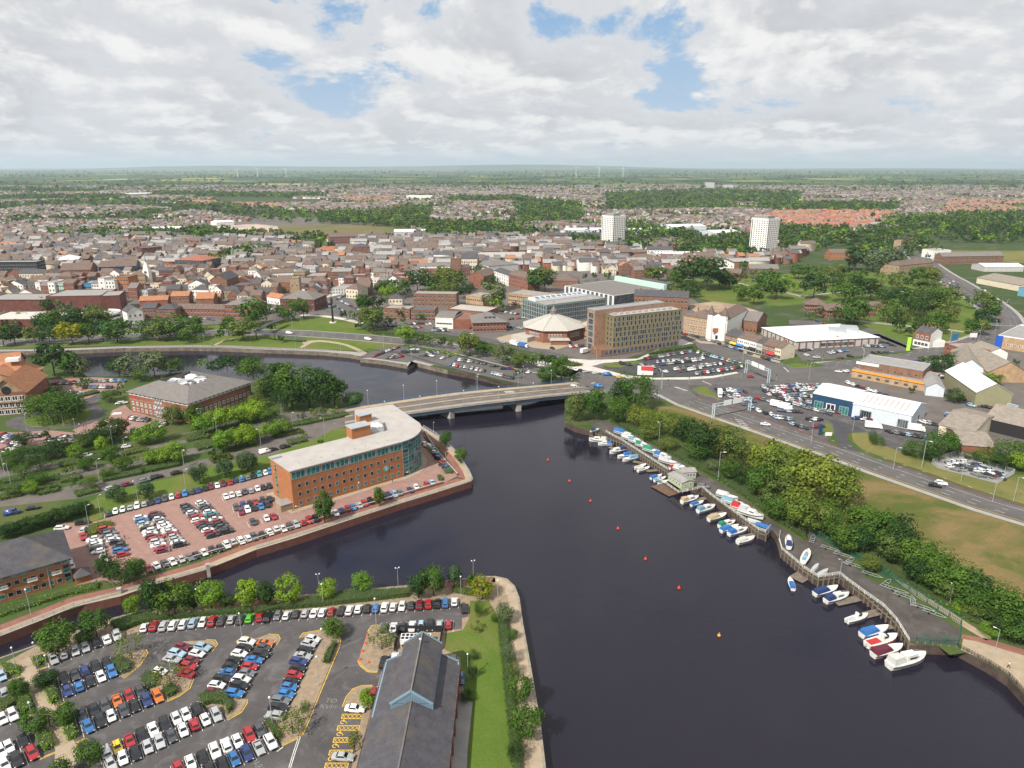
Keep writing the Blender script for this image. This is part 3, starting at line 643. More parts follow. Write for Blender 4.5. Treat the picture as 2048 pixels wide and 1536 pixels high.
def hash_s(s): return sum((i+1)*ord(c) for i,c in enumerate(s))%997
TCOL={'mid': (0.065,0.124,0.026),'dark': (0.038,0.076,0.024),'lime': (0.146,0.246,0.031),'willow': (0.135,0.175,0.034),'olive': (0.102,0.139,0.038),'purple': (0.044,0.02,0.026),'yellow': (0.204,0.218,0.021),'grey': (0.11,0.146,0.081),'blue': (0.058,0.102,0.052)}
TWORD={'mid': 'mid green','dark': 'dark green','lime': 'lime green','willow': 'yellow-green willowy','olive': 'olive green','purple': 'dark purple','yellow': 'yellow-green','grey': 'grey-green','blue': 'blue-green'}
SWORD={'round': 'round','oval': 'oval','tall': 'tall narrow','wide': 'broad','cone': 'conical','bush': 'low bushy'}
TSPEC=[]
def px_per_m(p,z=0):
    w=P(p,z); d=w.y*CP+(CAMZ-z)*SP; return F_PX/d
def trees(fr,where,rows,group):
    for i,row in enumerate(rows):
        x,yt,yb,w=row[:4]; c=row[4] if len(row)>4 else 'mid'; shp=row[5] if len(row)>5 else 'round'; dn=row[6] if len(row)>6 else 'near'
        w_px=w/fr.k; base=fr(x,yb); base=(base[0],base[1]-0.10*w_px); top=fr(x,yt)
        k=px_per_m(base); pos=P(base)
        el=math.atan2(CAMZ,math.hypot(pos.x,pos.y)); W_=w_px/k
        h=max(W_*0.6,1.1*((base[1]-top[1])/k-0.2*W_*math.sin(el))/max(0.5,math.cos(el)))
        if shp=='round' and h>1.5*W_: shp='oval'
        if shp in ('round','oval') and h>2.6*W_: shp='tall'
        if shp=='round' and h<0.85*W_: shp='wide'
        if dn=='near' and pos.length>420: dn='mid'
        bush=shp=='bush'
        lab=('%s %s %s, %s from the left %s'%(TWORD[c],SWORD[shp],'bush' if bush else 'tree',nth(i),where)).replace('low bushy bush','leafy bush')
        TSPEC.append(dict(pos=pos,W=W_*(1.04 if 'boatyard' in group else 1.08 if pos.length<225 else 1.22 if pos.length<330 else 1.36),h=h*(1 if pos.length<225 else 1.12 if pos.length<330 else 1.3),c=c,shp=shp,dn=dn,lab=lab,group=group,bush=bush,size=W_*h*k*k))
RAD={'round': .36,'oval': .27,'tall': .17,'wide': .52,'cone': .24,'bush': .6}
TREE_REST=[]
def plant_trees():
    ts=sorted(TSPEC,key=lambda s:-s['size']); n=0; nt=0
    for s in ts:
        if not s['bush']:
            nt+=1
            if nt>300: TREE_REST.append(s); continue
        sxy=s['W']/(2*RAD[s['shp']]); L=proto(s['shp'],s['dn']); cm,tm=L[n%len(L)]; n+=1; h=s['h']
        t=thing('bush' if s['bush'] else 'tree',s['lab'],'bush' if s['bush'] else 'tree',(s['pos'].x,s['pos'].y,0),rnd.uniform(0,6.28),s['group'])
        link('crown',cm,t,scale=(sxy,sxy,h),color=TCOL[s['c']]); q_=min(sxy,h); link('trunk',tm,t,scale=(q_,q_,h*.96))
def rowsort(rows): return sorted(rows,key=lambda r: r[0])
def T(fr,where,group,rows): trees(fr,where,rowsort(rows),group)
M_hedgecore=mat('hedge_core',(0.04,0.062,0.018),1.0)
def hedge(name,pts,h,col,label,cat='hedge',leaf=0.35,dens=9.0,group=None,rough=0.25):
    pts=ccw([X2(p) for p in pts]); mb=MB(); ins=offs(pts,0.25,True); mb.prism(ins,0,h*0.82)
    ar=abs(area2(pts))/2; per=sum((pts[i]-pts[i-1]).length for i in range(len(pts)))
    nt=int(min(6000,ar*dens)); ns=int(min(4000,per*h*dens))
    xs=[p.x for p in pts]; ys=[p.y for p in pts]; out=[]
    X=rng.uniform(min(xs),max(xs),nt*4); Y=rng.uniform(min(ys),max(ys),nt*4); tp=[(p.x,p.y) for p in pts]
    for x,y in zip(X,Y):
        if len(out)>=nt: break
        if pip((x,y),tp): out.append((x,y,h*(1-rough*rng.random()),0,0,1))
    for _ in range(ns):
        i=rng.integers(0,len(pts)); a,b=pts[i-1],pts[i]
        if rng.random()>(b-a).length/per*len(pts)*0.8+0.05: pass
        p=a.lerp(b,rng.random()); e=(b-a); nx,ny=e.y,-e.x; l=math.hypot(nx,ny)+1e-6
        out.append((p.x,p.y,h*rng.random(),nx/l,ny/l,0.2))
    A=np.array(out)
    if len(A)==0: return
    A[:,:3]+=rng.normal(size=(len(A),3))*leaf*0.35; A[:,2]=np.maximum(A[:,2],0.05)
    v,f=leafquads(A[:,:3],A[:,3:]+rng.normal(size=(len(A),3))*0.45,leaf)
    c=sum(pts,Vector((0,0,0)))/len(pts); v[:,0]-=c.x; v[:,1]-=c.y
    o=link(name,npmesh('foliage',v,f,M_leaf),None,(c.x,c.y,0),label=label,cat=cat,group=group,color=TCOL[col])
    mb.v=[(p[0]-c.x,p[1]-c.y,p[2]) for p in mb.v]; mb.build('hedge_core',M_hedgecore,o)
    return o
# ---- p21.py
g='trees on the front quay'
T(A1,'along the canal by the front cars',g,[(440,430,690,270,'mid'),(735,335,560,200,'mid'),(1015,240,400,120,'lime'),(1200,90,410,170,'dark'),(1330,130,410,280,'mid'),(1470,200,340,120,'dark'),(1605,120,350,190,'lime'),(1730,220,350,120,'dark'),(1870,120,350,165,'lime')])
T(A2,'on the front river edge',g,[(85,135,335,125,'dark'),(250,90,315,190,'lime'),(540,110,275,150,'lime'),(810,60,205,155,'lime'),(1230,40,265,145,'dark'),(1345,15,250,175,'mid'),(1505,5,180,130,'blue','cone'),(1640,70,200,80,'mid'),(1710,95,270,165,'yellow')])
T(PX,'right of the long lawn','shrubs by the river walk',[(1008,1210,1250,36,'grey'),(1022,1255,1280,28,'mid','bush'),(1018,1290,1330,32,'grey','bush'),(1027,1325,1355,30,'olive','bush'),(1040,1355,1410,46,'mid'),(1052,1415,1480,62,'mid'),(1032,1485,1525,38,'dark','bush'),(1042,1420,1440,20,'olive','bush'),(992,1225,1245,22,'mid','bush')])
T(A2,'on the long front lawn','shrubs on the lawn',[(1660,430,510,55,'olive','cone'),(1640,650,720,90,'dark','bush'),(1640,740,860,70,'dark','bush'),(1600,950,1035,120,'dark','bush'),(1690,260,400,75,'mid','bush')])
T(A1,'in the front car park','car park trees',[(1000,520,740,260,'olive','round','thin'),(365,800,950,160,'dark'),(155,850,1010,140,'mid'),(285,1090,1275,195,'mid'),(505,1050,1220,180,'mid'),(690,1340,1536,190,'mid'),(480,1470,1640,150,'mid'),(1290,720,930,260,'olive','round','thin')])
T(A2,'near the slate roof','car park trees',[(590,405,565,170,'mid'),(955,470,660,190,'olive','round','thin'),(850,950,1110,110,'lime'),(280,1090,1295,210,'olive','round','thin'),(750,1260,1430,110,'olive','round','thin'),(375,1030,1120,80,'mid','bush')])
for fr,pts,h,c,lab in [
    (A1,[(330,900),(400,880),(455,1030),(385,1065),(340,980)],1.5,'lime','clipped box hedge on the left of the hedged path, upper right block'),
    (A1,[(130,1000),(215,965),(262,1080),(180,1150),(140,1090)],1.5,'lime','clipped box hedge on the left of the hedged path, upper left block'),
    (A1,[(270,1260),(345,1240),(430,1370),(345,1420),(285,1350)],1.5,'lime','clipped box hedge below the hedged path, lower left block with lamp'),
    (A1,[(475,1210),(550,1200),(592,1300),(520,1345),(480,1280)],1.5,'lime','clipped box hedge below the hedged path, lower right block'),
    (A1,[(0,1000),(90,970),(140,1050),(60,1100),(0,1110)],1.4,'olive','clipped hedge at the left edge of the front car park'),
    (A1,[(845,760),(900,700),(1000,760),(985,810),(920,835),(880,810)],1.6,'grey','dense green shrub at the point of the bushy kerbed island'),
    (A1,[(1062,885),(1120,825),(1200,850),(1180,930),(1110,950)],1.8,'grey','dense shrub on the left of the island with the spreading tree'),
    (A1,[(1235,950),(1330,920),(1352,975),(1270,1020)],1.6,'olive','dense shrub at the lower point of the island with the spreading tree'),
    (A1,[(1500,1010),(1570,985),(1700,990),(1765,1060),(1765,1100),(1725,1140),(1690,1060),(1600,1060),(1530,1080)],1.6,'olive','horseshoe shaped hedge in the middle of the front car park'),
    (A2,[(585,600),(612,610),(560,755),(505,740),(540,660)],1.5,'dark','dark clipped hedge on the long kerbed island'),
    (A2,[(60,1190),(120,1180),(190,1290),(185,1335),(150,1320)],1.3,'mid','low hedge at the foot of the long kerbed island'),
    (A1,[(240,720),(350,690),(360,745),(270,780)],1.3,'lime','low hedge at the head of the hedged path, right of the lamp post'),
    (A1,[(0,760),(90,760),(170,790),(150,830),(70,840)],1.3,'lime','low hedge at the head of the hedged path, left of the lamp post'),
    (A1,[(830,450),(1100,370),(1200,400),(1300,400),(1900,330),(1910,375),(1500,395),(1060,455),(900,510)],1.5,'mid','loose shrub belt above the left half of the top row of cars'),
    (A2,[(0,345),(250,300),(500,250),(700,215),(900,210),(1160,200),(1160,245),(900,275),(500,320),(200,345),(0,395)],1.7,'olive','loose shrub belt above the right half of the top row of cars'),
    (PX,[(1000,1215),(1016,1250),(1020,1330),(1033,1420),(1045,1560),(1026,1560),(1012,1420),(1004,1330),(996,1260)],1.7,'mid','loose shrub strip between the long lawn and the river walk'),
    (A2,[(1480,180),(1560,175),(1660,210),(1640,240),(1500,215)],1.4,'yellow','yellow flowering shrub beside the quay lamp posts'),
    (A1,[(560,560),(640,500),(700,520),(690,590),(590,600)],1.2,'lime','small shrub between the two canal trees'),
    (A1,[(-300,420),(80,320),(520,205),(740,140),(740,190),(520,235),(100,370),(-300,500)],1.2,'lime','long clipped hedge below the slate roofed brick office'),
    (A3,[(640,620),(700,590),(770,570),(860,560),(870,590),(760,600),(750,650),(700,665)],1.3,'yellow','yellow shrub at the head of the left car rows on brick paving'),
    (A4,[(1440,700),(1480,685),(1520,700),(1510,722),(1450,722)],1.0,'lime','round clipped shrub by the point of the office quay'),
    (A4,[(1392,745),(1415,735),(1445,760),(1435,782),(1400,772)],1.0,'olive','small clipped shrub near the point of the office quay'),
    (A4,[(1320,545),(1390,520),(1415,530),(1410,555),(1340,562)],1.0,'lime','low shrub between the cars on the east side of the office')]:
    hedge('hedge' if 'hedge' in lab else 'shrub',PP(fr,pts),h,c,lab,'hedge' if 'hedge' in lab else 'shrub')
T(A3,'by the slate office','trees round the brick car park',[(840,800,1010,150,'dark'),(960,840,1050,260,'dark','wide'),(1060,830,1000,140,'mid')])
T(A3,'on the bank above brick parking','trees round the brick car park',[(905,290,415,130,'blue'),(1120,260,380,115,'blue'),(1538,120,270,120,'blue'),(1730,95,225,115,'blue'),(1905,35,170,120,'blue')])
T(A6,'behind the long orange-brick office','trees round the brick car park',[(385,830,990,130,'blue'),(965,712,775,80,'blue')])
T(A4,'along the office quay wall','quay trees by the long office',[(530,890,1110,120,'mid','oval'),(950,840,980,70,'mid','oval'),(1455,400,520,85,'mid'),(1570,535,645,90,'mid')])
ln=[(40+i*56,590-i*17-(i%2)*6,690-i*17,110,'dark') for i in range(12)]
T(A3,'in the clipped tree line','clipped tree line',ln)
g='trees of the tree-lined dual carriageway'
T(A5,'on the tree-lined road',g,[(830,790,920,90,'lime'),(900,870,1010,135,'mid'),(980,950,1060,110,'mid'),(1080,940,1030,90,'mid'),(690,950,1050,110,'mid'),(610,850,960,100,'lime'),(1060,760,840,110,'lime'),(1140,730,850,120,'lime'),(1250,690,830,130,'lime'),(1210,890,1000,110,'lime'),(1310,870,1000,120,'lime'),(1420,830,990,140,'lime'),(910,660,820,170,'dark'),(760,750,880,170,'dark'),(1620,620,780,140,'lime'),(1720,600,740,130,'lime'),(1810,570,720,140,'lime'),(1930,550,680,130,'lime'),(2010,520,650,140,'lime'),(1800,740,900,130,'lime'),(1890,720,870,130,'lime'),(1980,690,850,130,'lime'),(860,1020,1110,110,'mid'),(560,1010,1090,90,'olive'),(250,1140,1240,100,'lime'),(110,1170,1260,110,'olive'),(210,1070,1140,80,'mid'),(310,1060,1170,140,'mid'),(180,1000,1100,130,'mid'),(60,960,1050,120,'mid'),(330,920,1060,160,'dark'),(230,890,1000,140,'dark'),(100,890,1000,150,'mid'),(400,850,960,140,'dark'),(500,820,940,130,'dark'),(420,1150,1210,90,'olive'),(620,1110,1190,90,'olive'),(730,1110,1200,110,'olive'),(1700,880,940,110,'lime'),(1650,740,800,70,'mid')])
T(A6,'beside the bridge approach road',g,[(190,670,830,110,'lime'),(290,650,800,120,'lime'),(390,640,780,120,'lime'),(480,625,740,110,'lime'),(570,590,720,120,'lime'),(665,560,690,130,'lime'),(380,490,600,130,'lime'),(470,440,590,140,'lime'),(560,480,600,120,'mid'),(815,510,575,70,'lime'),(915,480,550,70,'lime'),(990,478,540,70,'lime'),(1075,465,525,65,'lime'),(840,660,720,70,'lime'),(100,790,870,120,'olive')])
g='waterside trees on the left bank'
T(A6,'on the bank left of the bridge',g,[(640,165,400,150,'mid'),(740,200,480,170,'mid'),(880,205,480,190,'mid'),(985,230,490,180,'dark'),(1080,260,480,150,'mid'),(700,340,510,190,'dark'),(1235,360,465,110,'mid'),(1180,400,470,80,'lime'),(590,250,430,130,'dark'),(430,110,260,190,'mid'),(520,260,420,130,'olive'),(450,380,480,110,'olive')])
T(A5,'behind the hipped brick office',g,[(440,95,310,190,'dark'),(590,140,310,110,'mid'),(650,180,310,110,'grey'),(890,200,280,80,'mid'),(960,175,300,120,'dark'),(1060,165,320,190,'grey'),(1140,250,340,110,'mid'),(1240,140,310,150,'grey'),(1370,200,290,160,'mid'),(1630,170,240,90,'dark'),(1740,190,270,130,'dark'),(1820,160,260,110,'dark'),(1980,180,310,170,'dark')])
T(A5,'round the turning loop','trees round the turning loop',[(440,395,490,120,'dark'),(330,470,610,190,'olive','wide'),(550,440,570,180,'grey','wide'),(430,490,690,300,'mid','wide'),(560,480,660,190,'mid'),(630,345,410,80,'dark'),(690,310,390,80,'dark'),(970,350,430,80,'olive'),(880,420,510,110,'mid'),(960,415,470,80,'mid'),(1390,560,690,120,'olive'),(1550,560,690,120,'mid'),(200,760,860,120,'dark'),(370,740,830,90,'dark'),(620,760,830,110,'mid'),(770,760,860,140,'dark'),(680,790,880,130,'olive')])
g='trees on the riverside lawn'
T(C1,'below the shopping centre',g,[(40,980,1150,150,'mid'),(150,970,1130,150,'dark'),(350,980,1130,130,'olive'),(490,980,1130,170,'dark'),(710,950,1140,190,'yellow'),(870,955,1110,140,'mid'),(1010,930,1100,120,'blue'),(1150,920,1120,220,'mid'),(1430,930,1090,200,'mid'),(1560,940,1100,150,'olive'),(1660,880,1080,250,'mid'),(1830,945,1110,290,'mid'),(1900,880,1000,120,'mid'),(510,830,1000,180,'mid'),(640,880,1010,120,'dark'),(770,820,1000,190,'dark'),(980,800,1000,190,'olive'),(410,860,990,120,'dark'),(60,890,990,120,'dark'),(160,890,990,130,'mid'),(910,850,980,140,'dark')])
T(C2,'on the lawns by the footbridge',g,[(380,990,1140,110,'mid'),(310,1080,1200,110,'olive'),(520,1010,1190,200,'olive'),(620,840,1060,220,'mid'),(830,850,960,110,'mid'),(960,835,1000,190,'mid'),(1110,810,970,120,'olive'),(780,1030,1100,90,'mid'),(890,1140,1200,40,'lime'),(1500,900,990,100,'mid'),(1600,910,1010,150,'mid'),(1780,910,1110,180,'olive'),(1930,960,1060,120,'mid'),(1690,770,910,120,'mid'),(1770,780,890,100,'dark'),(1840,770,880,100,'mid'),(1640,1010,1080,90,'olive')])
T(B6,'in the town garden','trees in the town garden',[(50,250,340,120,'dark'),(140,240,330,90,'dark'),(210,100,220,180,'dark'),(320,120,230,150,'mid'),(240,150,250,130,'lime'),(460,40,200,180,'dark'),(570,60,170,130,'mid'),(680,25,170,170,'olive'),(760,40,190,160,'olive'),(620,110,220,160,'mid'),(850,130,240,130,'dark'),(720,130,210,140,'olive'),(980,-10,90,130,'dark'),(1040,80,170,130,'dark'),(1430,40,190,150,'mid'),(1480,25,190,130,'olive'),(1070,155,340,150,'grey'),(1100,240,350,70,'grey'),(90,340,480,150,'olive'),(260,395,470,100,'mid'),(345,390,440,60,'lime'),(470,350,420,70,'lime'),(330,315,400,100,'mid'),(1800,40,95,70,'dark'),(1870,30,90,70,'dark'),(1980,30,90,100,'dark')])
T(B6,'above the quay car park','trees by the quay car park',[(365,480,600,120,'lime'),(430,520,610,80,'lime'),(490,530,610,70,'lime'),(540,540,620,60,'olive'),(580,545,625,60,'olive'),(665,555,635,60,'lime'),(720,580,640,45,'lime'),(880,540,700,130,'olive'),(980,600,700,100,'mid'),(1040,630,710,80,'mid'),(1150,630,770,130,'grey'),(1260,690,790,110,'olive'),(1350,700,800,90,'mid'),(1420,690,780,80,'mid'),(1480,690,790,80,'lime'),(1540,700,800,90,'mid'),(1610,740,900,140,'mid'),(1500,800,920,120,'mid'),(1260,810,880,70,'mid'),(1690,850,910,70,'purple'),(1075,650,720,70,'olive'),(820,640,700,60,'mid'),(920,650,710,70,'mid')])
g='trees of the boatyard tree belt'
T(B1,'in the belt near the bridge',g,[(185,210,410,160,'olive'),(330,165,400,210,'mid'),(540,130,300,160,'dark'),(650,130,330,340,'mid','round'),(520,230,430,170,'mid'),(680,290,460,250,'willow'),(810,330,520,220,'willow'),(950,360,540,230,'olive'),(1060,380,580,220,'dark'),(1180,440,720,260,'dark'),(1120,560,720,200,'mid'),(1300,460,700,230,'olive'),(1400,500,760,210,'olive'),(1380,700,860,170,'mid'),(900,520,640,160,'olive'),(760,420,560,170,'olive'),(1250,690,800,130,'grey'),(1480,740,900,190,'dark')])
T(B3,'in the willow clump',g,[(-30,800,1120,300,'willow'),(130,870,1230,330,'willow'),(330,900,1300,380,'willow'),(520,1010,1340,300,'willow'),(70,1080,1340,280,'olive'),(230,1150,1430,290,'willow'),(-60,1000,1250,220,'mid'),(420,1240,1450,220,'mid')])
T(B2,'in the lower boatyard belt',g,[(60,-20,180,200,'mid'),(250,20,270,240,'willow'),(400,60,300,200,'olive'),(480,110,340,170,'mid'),(600,190,420,230,'mid'),(720,60,330,300,'mid'),(850,130,450,260,'mid'),(700,220,430,200,'dark'),(980,160,480,260,'dark'),(920,250,500,200,'olive'),(1110,290,590,270,'mid'),(1000,330,530,200,'dark'),(1260,330,640,260,'mid'),(1150,450,680,220,'dark'),(1300,480,740,260,'mid'),(1450,480,800,320,'mid'),(1360,600,790,200,'olive'),(1600,560,850,290,'dark'),(1530,660,860,220,'mid'),(1690,690,940,270,'mid'),(1600,760,920,180,'olive'),(1790,640,980,270,'mid'),(1900,640,1040,270,'mid'),(1780,840,1040,240,'dark'),(1900,880,1110,260,'mid'),(1700,950,1060,170,'lime','bush'),(2040,780,1130,280,'dark'),(780,420,560,150,'olive'),(1480,780,880,150,'lime','bush')])
g='trees by the trade sheds'
T(B3,'round the trade sheds',g,[(1100,368,420,70,'mid'),(1425,400,490,100,'dark'),(1230,150,250,140,'mid'),(1330,150,260,150,'dark'),(1180,180,250,90,'mid'),(1480,110,200,110,'mid'),(1400,130,220,110,'dark'),(1700,295,360,140,'mid','wide'),(840,740,815,100,'mid','bush'),(800,720,790,60,'dark','bush'),(1130,790,920,150,'mid'),(1300,720,920,240,'mid'),(1250,830,940,150,'dark'),(1390,780,880,110,'olive'),(1660,850,970,140,'mid'),(1850,810,960,210,'mid'),(1780,880,1000,130,'dark'),(1930,880,1020,150,'lime'),(1780,570,610,90,'mid','bush'),(1640,570,630,80,'olive','bush'),(1550,870,920,80,'olive','bush'),(1070,830,890,90,'mid','bush'),(1900,160,210,80,'mid')])
g='trees in the public park'
T(B5,'in the right part of the park',g,[(25,260,370,80,'dark'),(145,275,385,140,'mid'),(120,375,560,180,'dark'),(310,260,340,150,'olive'),(420,270,350,130,'mid'),(310,330,440,150,'dark'),(430,390,490,150,'mid'),(500,340,480,110,'mid'),(400,440,590,230,'mid'),(560,400,580,180,'dark'),(640,400,560,140,'olive'),(495,110,290,130,'dark','oval'),(660,130,310,190,'grey'),(820,130,310,160,'grey'),(740,405,480,80,'purple'),(580,280,370,90,'mid'),(730,310,390,90,'olive'),(890,340,470,150,'olive'),(980,360,470,110,'mid'),(1070,290,420,120,'mid'),(1140,290,400,90,'purple'),(1200,290,430,130,'olive'),(1110,380,500,130,'olive'),(1210,390,490,80,'mid'),(770,480,600,140,'dark'),(910,470,600,130,'dark'),(1000,510,700,220,'dark'),(1170,480,650,200,'dark'),(1260,480,640,140,'mid'),(1130,580,740,180,'dark'),(1300,590,770,210,'olive'),(1360,480,620,150,'olive'),(800,600,770,190,'mid'),(1390,430,510,85,'purple'),(1545,530,640,105,'purple'),(1625,460,530,70,'purple'),(1680,510,630,130,'olive'),(1710,590,760,140,'mid'),(1690,680,830,160,'dark'),(1640,720,800,90,'purple'),(1560,760,880,110,'mid'),(1650,760,880,110,'olive'),(880,740,860,80,'mid'),(1080,740,860,120,'dark'),(1230,710,870,180,'mid'),(980,810,900,120,'grey'),(430,590,790,240,'mid'),(500,600,780,180,'mid'),(70,670,750,80,'mid'),(170,640,720,130,'mid'),(920,650,760,130,'olive')])
T(C4,'in the left part of the park',g,[(620,690,800,120,'olive'),(670,680,790,110,'mid'),(840,680,800,110,'dark'),(960,640,850,210,'dark'),(1080,650,880,230,'dark'),(800,730,850,100,'mid'),(770,830,930,130,'olive'),(930,810,930,160,'dark'),(1270,730,860,140,'dark'),(1190,720,830,120,'dark'),(1355,840,960,90,'mid','oval'),(1480,850,990,110,'mid'),(1390,620,700,100,'dark'),(1380,660,720,90,'mid'),(1470,690,760,60,'dark'),(1400,725,790,80,'grey'),(1590,720,880,150,'mid'),(1500,750,830,100,'mid'),(1670,780,950,160,'mid'),(1770,740,820,80,'grey'),(1830,800,890,90,'mid'),(490,790,840,110,'mid','bush'),(1540,900,970,70,'grey'),(1860,670,770,110,'mid'),(380,750,830,100,'mid'),(230,720,790,90,'dark')])
plant_trees()
# ---- p30.py
def paint():
    m=bpy.data.materials.new('car_paint'); m.use_nodes=True; t=NT(m.node_tree); b=t.n['Principled BSDF']
    t.l.new(t.add('ShaderNodeObjectInfo').outputs['Color'],b.inputs['Base Color'])
    b.inputs['Roughness'].default_value=0.32; b.inputs['Coat Weight'].default_value=0.6; b.inputs['Coat Roughness'].default_value=0.06
    return m
M_paint=paint(); M_carglass=glassmat('car_glass',(0.012,0.015,0.018),0.05,0.4)
M_tyre=mat('tyre',(0.012,0.012,0.013),0.8); M_alloy=mat('alloy',(0.35,0.35,0.36),0.35,metal=0.8)
M_hlamp=mat('headlamp',(0.75,0.77,0.8),0.1,spec=0.8); M_tlamp=mat('tail_lamp',(0.35,0.01,0.01),0.2); M_trim=mat('car_trim',(0.02,0.02,0.022),0.7)
M_plate=mat('number_plate',(0.7,0.66,0.3),0.6)
CT = {
    'hatchback': (4.0,1.74,1.46,0.86,0.95,0.95,0.25,-1.35,-1.85,0.98),'saloon': (4.6,1.8,1.43,0.86,0.95,0.95,0.25,-0.95,-1.55,0.98),
    'estate': (4.6,1.8,1.47,0.87,0.96,1.0,0.3,-1.75,-2.15,1.0),'sports utility car': (4.5,1.88,1.68,1.02,1.1,0.95,0.4,-1.6,-2.1,1.12),
    'city car': (3.55,1.64,1.5,0.9,0.98,0.95,0.35,-1.25,-1.66,1.0),'coupe': (4.3,1.8,1.34,0.8,0.9,0.8,0.05,-0.8,-1.75,0.95),
    'van': (4.9,1.95,2.0,1.15,1.25,1.55,1.0,-2.38,-2.43,1.3)}
CTN=list(CT)
def car_meshes(kind):
    L,Wd,zr,zh,zb,xs,xf,xr,xb,zt=CT[kind]; hw=Wd/2; hl=L/2; b0=0.24
    def ring(x,w,b,s,c=0.10):
        return [(x,-w*.9,b),(x,-w,b+.2),(x,-w*1.0,s-c*1.6),(x,-w*.93,s-c*.3),(x,-w*.78,s),(x,w*.78,s),(x,w*.93,s-c*.3),(x,w,s-c*1.6),(x,w,b+.2),(x,w*.9,b)]
    mb=MB()
    st=[(-hl,.80,.42,zt-.28),(-hl+.06,.90,.32,zt-.1),(-hl+.3,.97,b0,zt),(xb,1,b0,zt),(-0.1,1.0,b0,zb+.02),(xs,1,b0,zb),(xs+.35,.99,b0,zh+.03),(hl-.45,.96,b0,zh-.06),(hl-.12,.86,.3,zh-.2),(hl,.66,.4,zh-.36)]
    mb.loft([ring(x,hw*w,b,s) for x,w,b,s in st],0)
    gb,gt=hw*.9,hw*.70
    def g(x0,x1,w,z): return [(x0,-w,z),(x0,w,z),(x1,w*.96,z),(x1,-w*.96,z)]
    zg=zb-.03
    rings=[[(xb,-gb,zg),(xb,gb,zg),(xs,gb*.96,zg),(xs,-gb*.96,zg)],[(xr,-gt*1.02,zr-.05),(xr,gt*1.02,zr-.05),(xf,gt,zr-.05),(xf,-gt,zr-.05)],[(xr+.14,-gt*.86,zr),(xr+.14,gt*.86,zr),(xf-.14,gt*.84,zr),(xf-.14,-gt*.84,zr)]]
    mb.loft([list(reversed(r)) for r in rings],0,cap0=False)
    if kind in ('hatchback','city car','estate','sports utility car'): mb.box((-hl-.01,0,.42),(.05,hw*1.5,.2),m=1)
    mb.box((hl-.02,0,.42),(.06,hw*1.2,.16),m=1)
    for s in (-1,1): mb.box((xs - .15,s * (hw + .07),zb + .06),(.12,.16,.12),m=0)
    def lerp(p,r,t): return tuple(a+(b-a)*t for a,b in zip(p,r))
    def pane(a,b,c,d,o,t0=.1,t1=.9,u0=.06,u1=.94):
        q_=[]
        for u,t in ((u0,t0),(u1,t0),(u1,t1),(u0,t1)): q_.append(tuple(np.array(lerp(lerp(a,b,u),lerp(d,c,u),t))+np.array(o)))
        return q_
    R0,R1=rings[0],rings[1]; P_={}
    ws=MB(); ws.quad(*pane(R0[3],R0[2],R1[2],R1[3],(.012,0,.012))); P_['windscreen']=ws
    rw=MB(); rw.quad(*pane(R0[1],R0[0],R1[0],R1[1],(-.012,0,.012),.22 if kind !='van' else .5)); P_['rear_window']=rw
    s0=MB(); s0.quad(*pane(R0[0],R0[3],R1[3],R1[0],(0,-.012,.008),.14,.9,.05 if kind !='van' else .72,.92)); P_['side_window_a']=s0
    s1=MB(); s1.quad(*pane(R0[2],R0[1],R1[1],R1[2],(0,.012,.008),.14,.9,.08,.95 if kind !='van' else .28)); P_['side_window_b']=s1
    wh=MB(); wh.cyl((0,-.1,0),(0,.1,0),.32,None,12,0); wh.cyl((0,-.105,0),(0,.105,0),.2,None,8,1)
    hlm=MB(); hlm.box((0,0,0),(.16,.32,.13)); tlm=MB(); tlm.box((0,0,0),(.1,.2,.22))
    out={'body': mb.mesh('body',[M_paint,M_trim])}
    for k,v in P_.items(): out[k]=v.mesh(k,M_carglass)
    out['wheel']=wh.mesh('wheel',[M_tyre,M_alloy]); out['hl']=hlm.mesh('headlight',M_hlamp); out['tl']=tlm.mesh('tail_light',M_tlamp)
    wb=hl-.78
    out['spots']=[(wb-.05,s*(hw-.09),.32) for s in (-1,1)]+[(-wb+.02,s*(hw-.09),.32) for s in (-1,1)]
    out['hlp']=[(hl-.1,s*hw*.72,zh-.30) for s in (-1,1)]; out['tlp']=[(-hl+.02,s*hw*.8,zt-.22) for s in (-1,1)]
    j=MB(); j.v=list(mb.v); j.f=list(mb.f); j.m=list(mb.m)
    for v in P_.values():
        o=len(j.v); j.v+=v.v; j.f+=[tuple(i+o for i in f) for f in v.f]; j.m+=[2]*len(v.f)
    for (x,y,z) in out['spots']: j.cyl((x,y-.1,z),(x,y+.1,z),.32,None,8,1)
    out['joined']=j
    return out
CARM={k: car_meshes(k) for k in CT}
CC={'w': (0.72,0.72,0.71),'s': (0.40,0.41,0.42),'g': (0.15,0.16,0.17),'d': (0.055,0.06,0.066),'k': (0.014,0.014,0.016),'r': (0.34,0.018,0.022),'m': (0.15,0.014,0.03),'b': (0.03,0.15,0.38),'n': (0.02,0.04,0.15),'l': (0.30,0.42,0.52),'o': (0.62,0.15,0.02),'y': (0.75,0.52,0.03),'G': (0.08,0.5,0.03),'t': (0.05,0.22,0.26),'c': (0.52,0.47,0.36)}
CW={'w': 'white','s': 'silver','g': 'mid grey','d': 'dark grey','k': 'black','r': 'red','m': 'maroon','b': 'bright blue','n': 'navy blue','l': 'pale blue','o': 'orange','y': 'yellow','G': 'lime green','t': 'teal','c': 'cream'}
CSPEC=[]; baym=MB()
